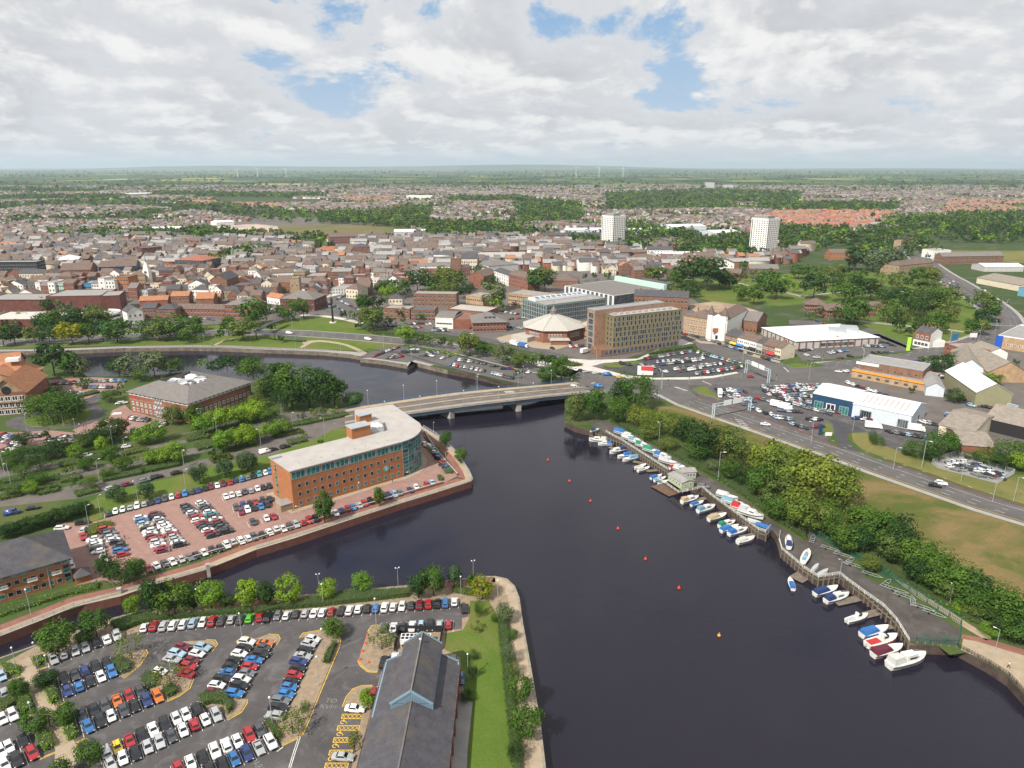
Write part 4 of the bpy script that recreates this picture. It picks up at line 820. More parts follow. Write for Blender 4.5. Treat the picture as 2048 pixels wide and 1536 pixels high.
def car(fr,x,y,ax,c,lab,typ=None,group='parked cars'):
    p=P(fr(x,y),0.7); a=P(fr(x+ax[0]*.5,y+ax[1]*.5),0.0); b=P(fr(x-ax[0]*.5,y-ax[1]*.5),0.0)
    d=a-b; CSPEC.append(dict(x=p.x,y=p.y,a=math.atan2(d.y,d.x),c=c,lab=lab,typ=typ,group=group,d=p.length))
def row(fr,where,pts,ax,cols,lines=True,flip=0.12,order='from the left',group='parked cars',linew=M_white):
    n=len(cols)
    if len(pts)==2 and n>2:
        A,B=P(fr(*pts[0]),.7),P(fr(*pts[1]),.7); W_=[A.lerp(B,i/(n-1)) for i in range(n)]
    else: W_=[P(fr(*p),.7) for p in pts]
    i=0
    for k,(p,c) in enumerate(zip(W_,cols)):
        if c=='.': continue
        q_=pts[min(k,len(pts)-1)]
        a=P(fr(q_[0]+ax[0]*.5,q_[1]+ax[1]*.5)); b=P(fr(q_[0]-ax[0]*.5,q_[1]-ax[1]*.5)); d=(a-b).normalized()
        an=math.atan2(d.y,d.x)+rnd.uniform(-.03,.03)+(math.pi if rnd.random()<flip else 0)
        CSPEC.append(dict(x=p.x+rnd.uniform(-.1,.1),y=p.y+rnd.uniform(-.2,.2),a=an,c=c,lab='%%s %%s, %s %s in %s'%(nth(i),order,where),typ=None,group=group,d=p.length)); i+=1
    if lines and len(W_)>1:
        st=(W_[-1]-W_[0])/max(1,len(W_)-1); st.z=0
        for k in range(len(W_)+1):
            m=(W_[k] if k<len(W_) else W_[-1]+st)-st*.5; ribbon_mb(baym,[m-d*2.4,m+d*2.4],-.06,.06,L5+.02)
F='front car park cars'
row(A1,'the hedge-side top row',[(1095,470),(1890,400)],(27,-80),'wrswwlwrdsdG',group=F)
row(A2,'the long top row',[(25,392),(1500,278)],(5,-60),'rkgwdswwrkwwkbwwwdmrkbw',group=F)
row(A1,'the short row by the canal trees',[(402,710),(885,530)],(30,80),'sssskws',group=F)
row(A1,'the third row, rear line',[(483,860),(805,738)],(30,90),'kdnkk',group=F)
row(A1,'the third row, front line',[(512,950),(848,805)],(32,90),'nbkwb',group=F)
row(A1,'the fourth row, rear line',[(615,1135),(1062,950)],(40,95),'dkdord',group=F)
row(A1,'the fourth row, front line',[(665,1215),(1190,990)],(40,95),'bkwdkno',group=F)
row(A1,'the fifth row, rear line',[(800,1415),(1492,1085)],(42,95),'wyrkwkwwk',group=F)
row(A1,'the fifth row, front line',[(835,1500),(1635,1130)],(42,95),'swkssdwrws',group=F)
row(A1,'the bottom row, rear line',[(1350,1540),(1967,1245)],(45,95),'rwkwwwrd',group=F)
row(A1,'the bottom row, front line',[(1590,1545),(2047,1335)],(45,95),'kkbnsw',group=F)
row(A1,'the canal island, left stack',[(1380,620),(1340,668),(1305,710),(1215,800)],(140,30),'mlsw',order='from the top',group=F)
row(A1,'the canal island, right stack',[(1530,625),(1490,668),(1455,715),(1425,765),(1410,820)],(140,30),'lwmrr',order='from the top',group=F)
row(A1,'the middle island, left stack',[(1865,580),(1845,623),(1810,672),(1768,718),(1745,762),(1720,808),(1685,855),(1640,910),(1612,960)],(140,18),'wkwkkbkwm',order='from the top',group=F)
row(A1,'the middle island, right stack',[(2007,585),(1992,630),(1972,675),(1920,718),(1890,765),(1870,812),(1828,862),(1812,917),(1777,968)],(140,18),'odkbrgwkb',order='from the top',group=F)
row(A2,'the long island stack',[(430,557),(400,595),(370,640),(355,685),(325,730),(318,780),(295,828),(262,877),(248,925),(232,973),(182,1022),(170,1078),(143,1142)],(130,22),'wsksnkrkbbgks',order='from the top',group=F)
row(A2,'the row above the fan unit',[(970,470),(1458,450)],(3,-60),'dwkwlksr',group=F)
row(A1,'the far left upper pair',[(15,835),(40,985)],(30,90),'ls',group=F,order='from the top',lines=False)
row(A1,'the far left middle bays',[(15,1165),(98,1130)],(38,90),'ww',group=F)
row(A1,'the far left lower bays',[(5,1410),(70,1370),(180,1325)],(40,95),'wwk',group=F)
row(A1,'the far left bottom bays',[(40,1505),(128,1470),(238,1420)],(40,95),'wkr',group=F)
for x,y,ax,c,lab,tp in [(1575,325,(-5,-60),'k','parked at the right end of the top row','saloon'),(965,730,(20,-70),'k','parked against the slate roofed hall','saloon'),(750,1085,(150,12),'w','parked at the top of the hatched bays','saloon'),(660,1450,(150,12),'s','parked across the lower hatched bays','saloon'),(1495,725,(0,60),'g','behind the slate gable, on its right','hatchback'),(1550,855,(0,70),'b','beside the lawn right of the slate roof','hatchback'),(890,965,(10,-70),'r','half under the small lime tree','hatchback'),(1050,700,(10,-60),'w','behind the left corner of the slate gable','hatchback')]:
    car(A2,x,y,ax,c,'%s %s '+lab,tp,F)
G_='brick car park cars'
row(A3,'the grass-side row',[(830,482),(1950,197)],(16,50),'dwwswskndwrbdnkmwmrnbgk',group=G_,flip=.3)
row(A6,'the grass-side row by the office',[(475,993),(522,983),(560,970)],(14,40),'twb',group=G_)
row(A6,'the short second row',[(205,1170),(558,1085)],(22,45),'wwwdswkk',group=G_)
row(A3,'the brick-paved third row, rear',[(1815,438),(1870,424),(1920,410),(1962,395),(2018,385),(2070,375)],(18,45),'dnkrkk',group=G_)
row(A3,'the brick-paved third row, front',[(1855,474),(1903,458),(1955,444),(2005,432),(2055,415)],(18,45),'mwkbk',group=G_)
row(A4,'the fourth row by the office end',[(-20,1090),(80,1060),(135,1045)],(30,48),'dwr',group=G_)
row(A3,'the left stack, left line',[(712,683),(726,703),(735,724),(750,748),(757,776)],(105,-22),'wwwdw',order='from the top',group=G_)
row(A3,'the left stack, right line',[(805,605),(818,625),(838,645),(852,668),(872,688),(893,708),(912,735),(930,765),(942,802)],(105,-22),'rkgswkdbr',order='from the top',group=G_)
row(A3,'the middle stack, left line',[(1080,522),(1248,772)],(115,-25),'wblckwwmrswrm',order='from the top',group=G_)
row(A3,'the middle stack, right line',[(1190,492),(1385,727)],(115,-25),'mkwgwwwwrsswk',order='from the top',group=G_)
row(A3,'the right stack, left line',[(1425,425),(1632,657)],(115,-28),'dddwgrwrkdwrk',order='from the top',group=G_)
row(A3,'the right stack, right line',[(1545,402),(1742,627)],(115,-28),'wsddwtdwrkddk',order='from the top',group=G_)
row(A3,'the quay-wall row, left half',[(1140,910),(1203,890),(1265,873),(1325,855),(1395,840),(1460,820),(1508,805),(1570,785),(1632,765),(1692,752),(1742,728),(1795,712),(1853,697),(1905,680),(1955,665)],(30,45),'rwdwsgkwkkwswwd',group=G_)
row(A4,'the quay-wall row, middle',[(52,1187),(105,1168),(157,1150),(210,1140),(262,1123),(310,1107),(362,1092),(410,1077),(457,1065)],(30,42),'kwwwdsrrk',group=G_)
row(A4,'the quay-wall row past the tree',[(612,1020),(655,1000),(703,988),(745,975),(792,958),(835,945),(882,930),(925,915),(975,902),(1018,890),(1065,877),(1107,867)],(28,40),'wnrbsrkoknlg',group=G_)
row(A4,'the quay-wall row, far end',[(1187,842),(1230,822),(1312,802),(1352,788)],(28,40),'nwrl',group=G_,lines=False)
row(A4,'the row east of the glass end',[(1300,490),(1322,505),(1345,520),(1375,555),(1392,577),(1410,602),(1430,627),(1445,652),(1462,674)],(75,18),'wwswnkrdn',order='from the top',group=G_)
for fr,x,y,ax,c,lab,tp in [(A3,645,612,(30,-40),'s','at the head of the left stack',None),(A3,640,665,(20,45),'r','left of the left stack',None),(A3,475,597,(100,-10),'w','on the lane by the clipped trees','estate'),(A3,635,557,(95,-14),'k','under the end of the clipped trees','estate'),(A3,797,840,(25,60),'w','behind the dark shrubs by the slate office','sports utility car'),(A3,530,845,(20,60),'w','against the slate office, upper one',None),(A3,550,890,(25,60),'w','against the slate office, lower one',None),(A3,1940,550,(25,55),'d','alone on the brick paving',None)]:
    car(fr,x,y,ax,c,'%s %s '+lab,tp,G_)
RD='cars on the roads'
for fr,x,y,ax,c,lab,tp in [(A3,668,40,(95,-8),'w','on the upper lane of the tree-lined road','sports utility car'),(A3,855,292,(85,-22),'s','on the tree-lined road, behind the maroon car','estate'),(A3,975,262,(85,-20),'m','on the tree-lined road between two silver cars','hatchback'),(A3,1110,232,(85,-20),'g','on the tree-lined road close behind a black car','estate'),(A3,1205,205,(85,-20),'k','on the tree-lined road ahead of a grey estate','sports utility car'),(A3,1355,172,(85,-18),'k','leading the queue on the tree-lined road','saloon'),(A3,92,480,(100,-18),'n','with a pale roof on the tree-lined road','van'),(A3,250,442,(110,-18),'k','on the tree-lined road by the clipped trees','saloon'),(A6,330,855,(70,-16),'k','passing the trees behind the long office','hatchback'),(A6,520,812,(70,-16),'w','waiting behind two black cars near the bridge','van'),(A6,585,793,(70,-16),'k','between the white van and the leading car','hatchback'),(A6,680,772,(75,-18),'k','first in the queue before the bridge','sports utility car'),
    (B6,65,552,(45,4),'w','on the riverside road below the lawn','van'),(C2,970,1102,(50,2),'w','passing under the footbridge','van'),(C2,1740,1160,(55,8),'w','on the riverside road right of the lawns','van'),(B6,1720,938,(70,10),'w','at the bridge end','van'),(B6,1820,938,(60,8),'k','behind the white van at the bridge end','saloon'),(B6,1910,930,(70,8),'b','with white sides turning at the bridge end','van'),(B4,360,775,(55,-4),'y','at the junction below the hotel','hatchback'),(B4,262,755,(50,-4),'b','at the junction beside a yellow car','van'),(B4,165,742,(60,-6),'w','at the junction left of the blue van','hatchback'),(B4,85,732,(55,-6),'s','at the junction, last in the queue','hatchback'),(B4,1405,770,(50,-2),'r','under the road gantry','hatchback'),(B4,1525,1152,(75,8),'w','alone on the main road','saloon'),(B3,1330,1098,(85,14),'w','overtaking on the main road','sports utility car'),(B3,1285,1115,(80,14),'k','beside a white car on the main road','sports utility car'),(B1,1180,890,(85,10),'g','by the green boatyard cabins','estate')]:
    car(fr,x,y,ax,c,'%s %s '+lab,tp,RD)
def dress_car(s,full,i):
    kind=s['typ'] or rnd.choices(CTN[:6],[40,16,14,20,8,4])[0]; M=CARM[kind]
    if kind=='sports utility car': w='off-road car'
    else: w=kind
    lab=s['lab']%(CW[s['c']],w)
    jj=rnd.uniform(.82,1.12); j=[v*jj for v in CC[s['c']]]
    if full:
        t=thing('parked_car' if s['group'] !=RD else 'moving_car',lab,'car' if kind !='van' else 'van',(s['x'],s['y'],L5+.02),s['a'],s['group'])
        link('body',M['body'],t,color=j)
        for k in ('windscreen','rear_window','side_window_a','side_window_b'): link(k.rstrip('ab').rstrip('_') if k[-2]=='_' else k,M[k],t)
        if full>1:
            for p in M['spots']: link('wheel',M['wheel'],t,p)
            for p in M['hlp']: link('headlight',M['hl'],t,p)
            for p in M['tlp']: link('tail_light',M['tl'],t,p)
        else:
            for p in M['spots']: link('wheel',M['wheel'],t,p)
CARS_REST=[]
def build_cars():
    cs=sorted(CSPEC,key=lambda s: s['d'])
    for i,s in enumerate(cs):
        if i<190: dress_car(s,2,i)
        elif i<300: dress_car(s,1,i)
        else: CARS_REST.append((s['x'],s['y'],s['a'],s['c'],s['typ']))
    baym.build('parking_bay_lines',M_white,kind='structure')
build_cars()
def rest(fr,p0,p1,n,ax,cols=None,fill=0.93,seed=0):
    r=random.Random(seed+n+int(p0[0])); A,B=P(fr(*p0),.7),P(fr(*p1),.7)
    a=P(fr(p0[0]+ax[0],p0[1]+ax[1])); b=P(fr(*p0)); an=math.atan2((a-b).y,(a-b).x)
    for i in range(n):
        if r.random()>fill: continue
        p=A.lerp(B,i/max(1,n-1)); c=cols[i%len(cols)] if cols else r.choice('wwwwwwsssssggggddddkkkkkrrmbnl')
        CARS_REST.append((p.x,p.y,an+r.uniform(-.05,.05)+(math.pi if r.random()<.4 else 0),c,None))
for p0,p1,n,ax in [((120,685),(300,618),9,(20,-8)),((230,700),(330,690),5,(20,-6)),((270,690),(310,675),3,(20,-6)),((350,655),(450,650),5,(20,8)),((380,638),(500,635),4,(20,4)),((500,680),(570,685),3,(22,4)),((540,660),(620,662),4,(20,6)),((660,705),(710,688),2,(20,-4)),((775,715),(1000,745),10,(14,-12)),((725,755),(895,785),7,(14,-14)),((935,795),(990,805),4,(14,-12)),((1040,820),(1220,860),9,(12,-14)),((1040,768),(1080,765),3,(20,2)),((1150,788),(1200,785),3,(20,0)),((1290,805),(1350,815),4,(14,-8)),((470,712),(480,710),1,(20,-6))]: rest(B6,p0,p1,n,ax)
for p0,p1,n,ax in [((560,630),(920,572),17,(10,16)),((660,655),(1020,622),18,(10,16)),((690,672),(1000,636),16,(10,16)),((800,710),(1180,665),19,(10,16)),((840,725),(1000,700),8,(10,16)),((950,750),(1210,712),13,(10,16)),((985,578),(1320,668),16,(12,-12)),((1230,710),(1330,690),6,(12,14)),((370,665),(440,675),4,(14,10)),((540,675),(620,695),4,(18,6)),((690,720),(720,730),2,(18,6)),((850,420),(880,432),2,(20,6)),((940,440),(1290,550),9,(20,8)),((1330,565),(1580,645),8,(20,8)),((550,70),(700,100),12,(14,6)),((560,85),(690,125),10,(14,6)),((545,110),(660,140),9,(14,6))]: rest(B4,p0,p1,n,ax)
for p0,p1,n,ax in [((1640,130),(1960,125),15,(16,10)),((1650,160),(1960,150),14,(16,10)),((1680,185),(1960,190),13,(16,10)),((1760,215),(1960,225),9,(16,10)),((1280,145),(1500,165),9,(18,12)),((1300,170),(1440,195),6,(18,12)),((1340,195),(1560,235),7,(20,10)),((1600,215),(1690,240),4,(30,10)),((1480,255),(1550,280),2,(20,20)),((1600,310),(1700,340),3,(20,14)),((1730,360),(1850,375),6,(22,14)),((1790,390),(1960,440),6,(22,12)),((1780,310),(1910,320),4,(30,4)),((1840,250),(1960,280),5,(22,14))]: rest(B1,p0,p1,n,ax)
for p0,p1,n,ax in [((10,400),(370,370),14,(16,12)),((20,365),(380,350),14,(16,12)),((120,345),(330,350),9,(16,12)),((60,415),(330,430),11,(16,12)),((110,455),(260,480),6,(20,12)),((200,490),(390,470),6,(24,6)),((280,515),(460,560),5,(24,8)),((320,600),(400,610),4,(22,-4)),((370,665),(400,660),2,(24,0)),((440,540),(620,565),5,(26,6)),((680,600),(790,612),3,(30,0)),((930,700),(1200,745),7,(22,10)),((1360,945),(1500,930),5,(24,8)),((1400,970),(1680,955),8,(28,6)),((1440,990),(1700,990),7,(28,8)),((1580,995),(1790,1025),6,(28,10)),((1600,1030),(1790,1055),5,(24,10)),((1390,580),(1460,595),2,(24,4)),((1490,345),(1560,370),4,(22,2)),((540,240),(600,238),2,(40,6)),((1350,290),(1420,315),3,(20,2)),((1180,258),(1320,275),4,(20,2))]: rest(B3,p0,p1,n,ax)
for p0,p1,n,ax in [((1190,625),(1480,690),9,(20,8)),((1360,560),(1500,600),5,(24,4)),((1480,380),(1560,430),4,(20,8)),((620,330),(900,420),8,(18,6)),((1500,440),(1560,500),4,(22,6)),((1600,500),(1760,525),5,(22,6)),((1560,340),(1700,365),5,(22,4))]: rest(B3,p0,p1,n,ax)
for p0,p1,n,ax in [((15,1010),(120,995),5,(26,4)),((60,1050),(150,1070),2,(30,2)),((270,1030),(420,1005),6,(24,12)),((370,1075),(460,1060),2,(30,4)),((600,965),(760,970),9,(18,8)),((660,915),(800,940),6,(22,6)),((540,910),(600,905),2,(24,4)),((680,1030),(830,1020),4,(28,6)),((510,945),(540,950),2,(24,2)),((850,960),(860,962),1,(26,4)),((1330,410),(1440,360),4,(14,10)),((160,740),(230,765),2,(26,8)),((1310,390),(1400,380),3,(14,10)),((1440,405),(1480,375),2,(16,10)),((1690,460),(1900,575),3,(14,10)),((1475,985),(1480,985),1,(30,-6)),((1720,900),(1722,900),1,(26,-12)),((1180,240),(1230,270),3,(10,4)),((960,30),(970,90),2,(2,10))]: rest(B5,p0,p1,n,ax)
for p0,p1,n,ax in [((1240,795),(1380,850),9,(14,-14)),((1270,780),(1390,820),8,(14,-14)),((1400,830),(1500,885),8,(12,12)),((1480,795),(1640,870),9,(12,12)),((1430,770),(1520,730),6,(14,-6)),((0,950),(220,970),7,(20,4)),((1290,760),(1300,765),1,(20,2)),((780,900),(800,860),4,(6,-10))]: rest(C2,p0,p1,n,ax)
for p0,p1,n,ax in [((430,348),(720,330),11,(14,-8)),((735,325),(985,325),9,(10,12)),((670,370),(890,375),9,(10,-12)),((530,420),(700,425),7,(12,-10)),((1040,620),(1180,640),6,(16,-8)),((830,665),(1000,675),5,(14,-10)),((1080,715),(1300,680),8,(16,-6)),((1240,655),(1310,670),4,(14,-8)),((10,755),(160,800),7,(20,-6)),((20,800),(170,830),7,(20,-6)),((100,850),(140,850),2,(20,-6)),((250,770),(330,760),4,(20,-6)),((380,800),(590,775),9,(14,-10)),((470,770),(580,785),5,(14,-10)),((20,880),(120,880),4,(20,-6)),((950,505),(990,500),2,(20,-2)),((1010,850),(1060,850),1,(30,-4)),((840,450),(842,450),1,(20,-10))]: rest(A5,p0,p1,n,ax)
for p0,p1,n,ax in [((830,290),(970,310),9,(14,-8)),((1140,330),(1260,350),9,(12,-4)),((1200,390),(1340,375),8,(12,-8)),((1180,450),(1290,465),6,(16,2)),((390,430),(520,425),7,(14,6)),((460,460),(560,430),5,(14,6)),((580,485),(720,480),8,(14,8)),((600,465),(690,470),5,(14,8)),((1680,610),(1800,600),6,(12,8)),((1140,575),(1540,625),2,(16,4)),((900,510),(905,512),1,(20,2)),((840,455),(890,462),2,(24,-4)),((1640,780),(1760,800),4,(20,8)),((200,440),(440,465),8,(20,4))]: rest(B6,p0,p1,n,ax)
def build_rest():
    V,Fq,MI,CL=[],[],[],[]; o=0; r=random.Random(3); cache={}
    for kind in CTN:
        j=CARM[kind]['joined']; v=np.array(j.v); f=[]; mi=[]
        for fc,m in zip(j.f,j.m):
            if len(fc)==4: f.append(fc); mi.append(m)
            else:
                for k in range(1,len(fc)-1): f.append((fc[0],fc[k],fc[k+1],fc[k+1])); mi.append(m)
        tri=[tuple(x) for x in f]; F3=[]
        M3=[]
        for x,m in zip(tri,mi):
            F3.append((x[0],x[1],x[2])); M3.append(m)
            if x[3] !=x[2]: F3.append((x[0],x[2],x[3])); M3.append(m)
        cache[kind]=(v,np.array(F3),np.array(M3))
    for (x,y,a,c,tp) in CARS_REST:
        kind=tp or r.choices(CTN[:6],[40,16,14,20,8,4])[0]; v,f,m=cache[kind]
        ca,sa=math.cos(a),math.sin(a); w=np.empty_like(v); w[:,0]=v[:,0]*ca-v[:,1]*sa+x; w[:,1]=v[:,0]*sa+v[:,1]*ca+y; w[:,2]=v[:,2]+L5+.02
        V.append(w); Fq.append(f+o); MI.append(m); CL.append(np.tile(np.array(CC[c])*r.uniform(.85,1.15),(len(v),1))); o+=len(v)
    pm=bpy.data.materials.new('car_paint_far'); pm.use_nodes=True; t=NT(pm.node_tree); b=t.n['Principled BSDF']
    at=t.add('ShaderNodeAttribute'); at.attribute_name='tint'; t.l.new(at.outputs['Color'],b.inputs['Base Color']); b.inputs['Roughness'].default_value=.3; b.inputs['Coat Weight'].default_value=.5
    me=npmesh('distant_cars',np.concatenate(V),np.concatenate(Fq),[pm,M_trim,M_carglass],np.concatenate(MI),col=np.concatenate(CL))
    link('distant_cars',me,kind='stuff',label='small cars filling the farther car parks and streets',cat='cars')
build_rest()
# ---- p40.py
def tiles(name,col,row=0.33,var=0.3,patch=None,rough=0.85):
    m=bpy.data.materials.new(name); m.use_nodes=True; t=NT(m.node_tree); b=t.n['Principled BSDF']
    b.inputs['Roughness'].default_value=rough; b.inputs['Specular IOR Level'].default_value=0.25
    g=t.add('ShaderNodeNewGeometry').outputs['Position']; x,y,z=t.sep(g)
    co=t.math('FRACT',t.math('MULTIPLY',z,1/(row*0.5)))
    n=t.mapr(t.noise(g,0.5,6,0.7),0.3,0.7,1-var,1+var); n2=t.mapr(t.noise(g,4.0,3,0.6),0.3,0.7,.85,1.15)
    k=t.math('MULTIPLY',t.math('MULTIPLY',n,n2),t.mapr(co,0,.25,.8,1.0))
    c=t.mix(1.0,(*col,1),t.vec(k,k,k),'MULTIPLY')
    if patch: c=t.mix(t.mapr(t.noise(g,.18,5,.65),.52,.68,0,.7),c,(*patch,1))
    t.l.new(c,b.inputs['Base Color']); MATS[name]=m; return m
BK=brickmat('brick_orange',(0.37,0.15,0.06),(0.32,0.125,0.05),(0.33,0.17,0.09),var=.12)
BK2=brickmat('brick_red',(0.26,0.105,0.068),(0.22,0.09,0.06),(0.22,0.11,0.08))
BK3=brickmat('brick_brown',(0.22,0.115,0.07),(0.19,0.10,0.065),(0.2,0.13,0.1))
BK4=brickmat('brick_tan',(0.42,0.28,0.16),(0.38,0.25,0.14),(0.36,0.26,0.18))
BK5=brickmat('brick_dark',(0.16,0.06,0.045),(0.13,0.05,0.04),(0.12,0.06,0.05))
CREAM=mat('render_cream',(0.62,0.55,0.42),.9,.12,.4); WHITE=mat('render_white',(0.74,0.72,0.68),.9,.1,.5); PGREY=mat('render_grey',(0.45,0.44,0.43),.9,.12,.4); PINK=mat('render_pink',(0.5,0.33,0.26),.9,.12,.4)
STONE=mat('sandstone',(0.30,0.22,0.14),.95,.25,.6)
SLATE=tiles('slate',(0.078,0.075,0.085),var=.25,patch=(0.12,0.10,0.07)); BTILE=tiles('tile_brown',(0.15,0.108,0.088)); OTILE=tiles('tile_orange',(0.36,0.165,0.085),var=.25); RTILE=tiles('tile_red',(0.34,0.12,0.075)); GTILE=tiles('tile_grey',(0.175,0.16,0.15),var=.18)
ASB=tiles('sheet_asbestos',(0.25,0.215,0.18),.8,.25); WROOF=mat('roof_white_sheet',(0.7,0.7,0.7),.6,.08,.3); GROOF=mat('roof_grey_felt',(0.27,0.26,0.25),.9,.15,.3); BROOF=mat('roof_beige',(0.39,0.365,0.34),.9,.1,.25); DROOF=mat('roof_dark_felt',(0.1,0.1,0.105),.9,.2,.3)
STEEL=mat('steel_grey',(0.42,0.44,0.46),.5,.1,.5,metal=.3); CLADW=mat('cladding_pale_blue',(0.56,0.61,0.66),.5,.06,.5); CLADO=mat('cladding_olive',(0.26,0.25,0.15),.6,.08,.4); NAVY=mat('cladding_navy',(0.02,0.06,0.12),.4,.1,.6); GOLD=mat('cladding_gold',(0.26,0.22,0.12),.45,.12,.6,metal=.35); CLADG=mat('cladding_glass_green',(0.20,0.27,0.23),.25,.15,.3); BLUEF=mat('fascia_blue',(0.19,0.28,0.35),.5,.08,.5); GFRAME=mat('frame_grey',(0.34,0.36,0.38),.5); WFRAME=mat('frame_white',(0.72,0.72,0.7),.6); ORANGE=mat('fascia_orange',(0.75,0.3,0.04),.6,.15,.8)
GLD=glassmat('glass_dark',(0.016,0.022,0.026)); GLT=glassmat('glass_teal',(0.03,0.16,0.145),.1,.45,.9); GLG=glassmat('glass_grey',(0.07,0.085,0.095)); GLB=glassmat('glass_pale',(0.16,0.22,0.26))
def winmesh(name,fm,gm,mull=0,ft=.07):
    mb=MB(); d=.07
    for c,s in (((0,d/2,ft/2),(1,d,ft)),((0,d/2,1-ft/2),(1,d,ft)),((-.5+ft/2,d/2,.5),(ft,d,1-2*ft)),((.5-ft/2,d/2,.5),(ft,d,1-2*ft))): mb.box(c,s,m=0)
    for k in range(mull): mb.box((-.5+(k+1)/(mull+1),d*.4,.5),(ft*.7,d*.8,1-2*ft),m=0)
    i=ft*.9; mb.quad((.5-i,.02,i),(-.5+i,.02,i),(-.5+i,.02,1-i),(.5-i,.02,1-i),1)
    return mb.mesh(name,[fm,gm])
WIN={'dark': winmesh('window',GFRAME,GLD),'teal': winmesh('window',GFRAME,GLT),'white': winmesh('window',WFRAME,GLD,1,.1),'whitepale': winmesh('window',WFRAME,GLG,1,.1),'strip': winmesh('window',GFRAME,GLT,2,.05),'stripd': winmesh('window',GFRAME,GLD,3,.05),'plain': winmesh('window',GFRAME,GLG,0,.04),'tealw': winmesh('window',WFRAME,GLT,1,.12),'gold': winmesh('window',GFRAME,GLD,0,.05),'door': winmesh('door',GFRAME,GLD,1,.06),'shutter': winmesh('door',STEEL,GLG,0,.08),'pane': winmesh('glass_panel',GFRAME,GLT,0,.03),'paned': winmesh('glass_panel',GFRAME,GLD,0,.03)}
def part(t,name,mb,mats,parent=None,**kw):
    L=t.matrix_basis.translation if False else Vector(t.location); mb.v=[(v[0]-L.x,v[1]-L.y,v[2]-L.z) for v in mb.v]
    return mb.build(name,mats,parent or t,**kw)
def win(t,kind,p,an,z,w,h,name=None,parent=None):
    L=t.location; o=link(name or ('glass_panel' if kind.startswith('pane') else 'door' if kind in ('door','shutter') else 'window'),WIN[kind],parent or t,(p[0]-L.x,p[1]-L.y,z-L.z),an,scale=(w,1,h)); return o
def facade(t,p0,p1,z,n,w,h,kind='dark',m0=0.06,m1=0.94,skip=(),out=0.01,alt=None,name=None):
    p0,p1=X2(p0),X2(p1); d=(p1-p0).normalized(); nr=Vector((d.y,-d.x,0)); an=math.atan2(d.y,d.x)+math.pi
    for i in range(n):
        if i in skip: continue
        u=m0+(m1-m0)*((i+.5)/n); p=p0.lerp(p1,u)+nr*out
        win(t,(alt if alt and (i*7+int(z))%3==0 else kind),p,an,z,w,h,name)
def flat_roof(mb,pts,z,par=.5,th=.3,m=0,mp=1):
    pts=ccw([X2(p) for p in pts]); ins=offs(pts,th,True)
    for tr in tess(ins): mb.f.append(tuple(len(mb.v)+k for k in tr)); mb.m.append(m)
    mb.v+=[(p.x,p.y,z) for p in ins]; n=len(pts)
    for i in range(n):
        a,b,c,d=pts[i],pts[(i+1)%n],ins[(i+1)%n],ins[i]
        mb.quad((a.x,a.y,z+par),(b.x,b.y,z+par),(c.x,c.y,z+par),(d.x,d.y,z+par),mp)
        mb.quad((d.x,d.y,z),(d.x,d.y,z+par),(c.x,c.y,z+par),(c.x,c.y,z),mp)
        mb.quad((a.x,a.y,z-.3),(b.x,b.y,z-.3),(b.x,b.y,z+par),(a.x,a.y,z+par),mp)
def roofmb(c,ze,rise,rt,over=.4,th=.12):
    a,b,cc,d=[X2(p) for p in c]; ux=(b-a).normalized(); uy=(d-a).normalized(); W_=(b-a).length; D=(d-a).length
    rf=MB(); gb=MB(); O=lambda x,y,z: tuple(a+ux*x+uy*y+Vector((0,0,z)))
    o=over; dz=rise*o/(D/2) if rt in ('gable',) else rise*o/(W_/2) if rt=='gablex' else rise*o/(min(W_,D)/2)
    def slope(p,q_,r,s):
        rf.quad(p,q_,r,s); up=[tuple(Vector(v)-Vector((0,0,th))) for v in (p,q_,r,s)]; rf.quad(*reversed(up))
        L_=[p,q_,r,s]
        for i in range(4): rf.quad(up[i],up[(i+1)%4],L_[(i+1)%4],L_[i])
    if rt=='gable':
        slope(O(-o,-o,ze-dz),O(W_+o,-o,ze-dz),O(W_+o,D/2,ze+rise),O(-o,D/2,ze+rise)); slope(O(W_+o,D+o,ze-dz),O(-o,D+o,ze-dz),O(-o,D/2,ze+rise),O(W_+o,D/2,ze+rise))
        gb.tri(O(0,D,ze),O(0,0,ze),O(0,D/2,ze+rise-th)); gb.tri(O(W_,0,ze),O(W_,D,ze),O(W_,D/2,ze+rise-th))
    elif rt=='gablex':
        slope(O(-o,D+o,ze-dz),O(-o,-o,ze-dz),O(W_/2,-o,ze+rise),O(W_/2,D+o,ze+rise)); slope(O(W_+o,-o,ze-dz),O(W_+o,D+o,ze-dz),O(W_/2,D+o,ze+rise),O(W_/2,-o,ze+rise))
        gb.tri(O(0,0,ze),O(W_,0,ze),O(W_/2,0,ze+rise-th)); gb.tri(O(W_,D,ze),O(0,D,ze),O(W_/2,D,ze+rise-th))
    else:
        h=min(W_,D)/2; E=[O(-o,-o,ze-dz),O(W_+o,-o,ze-dz),O(W_+o,D+o,ze-dz),O(-o,D+o,ze-dz)]
        if W_>=D: R0,R1=O(h,D/2,ze+rise),O(W_-h,D/2,ze+rise); rf.quad(E[0],E[1],R1,R0); rf.tri(E[1],E[2],R1); rf.quad(E[2],E[3],R0,R1); rf.tri(E[3],E[0],R0)
        else: R0,R1=O(W_/2,h,ze+rise),O(W_/2,D-h,ze+rise); rf.tri(E[0],E[1],R0); rf.quad(E[1],E[2],R1,R0); rf.tri(E[2],E[3],R1); rf.quad(E[3],E[0],R0,R1)
        rf.quad(E[3],E[2],E[1],E[0])
    return rf,gb
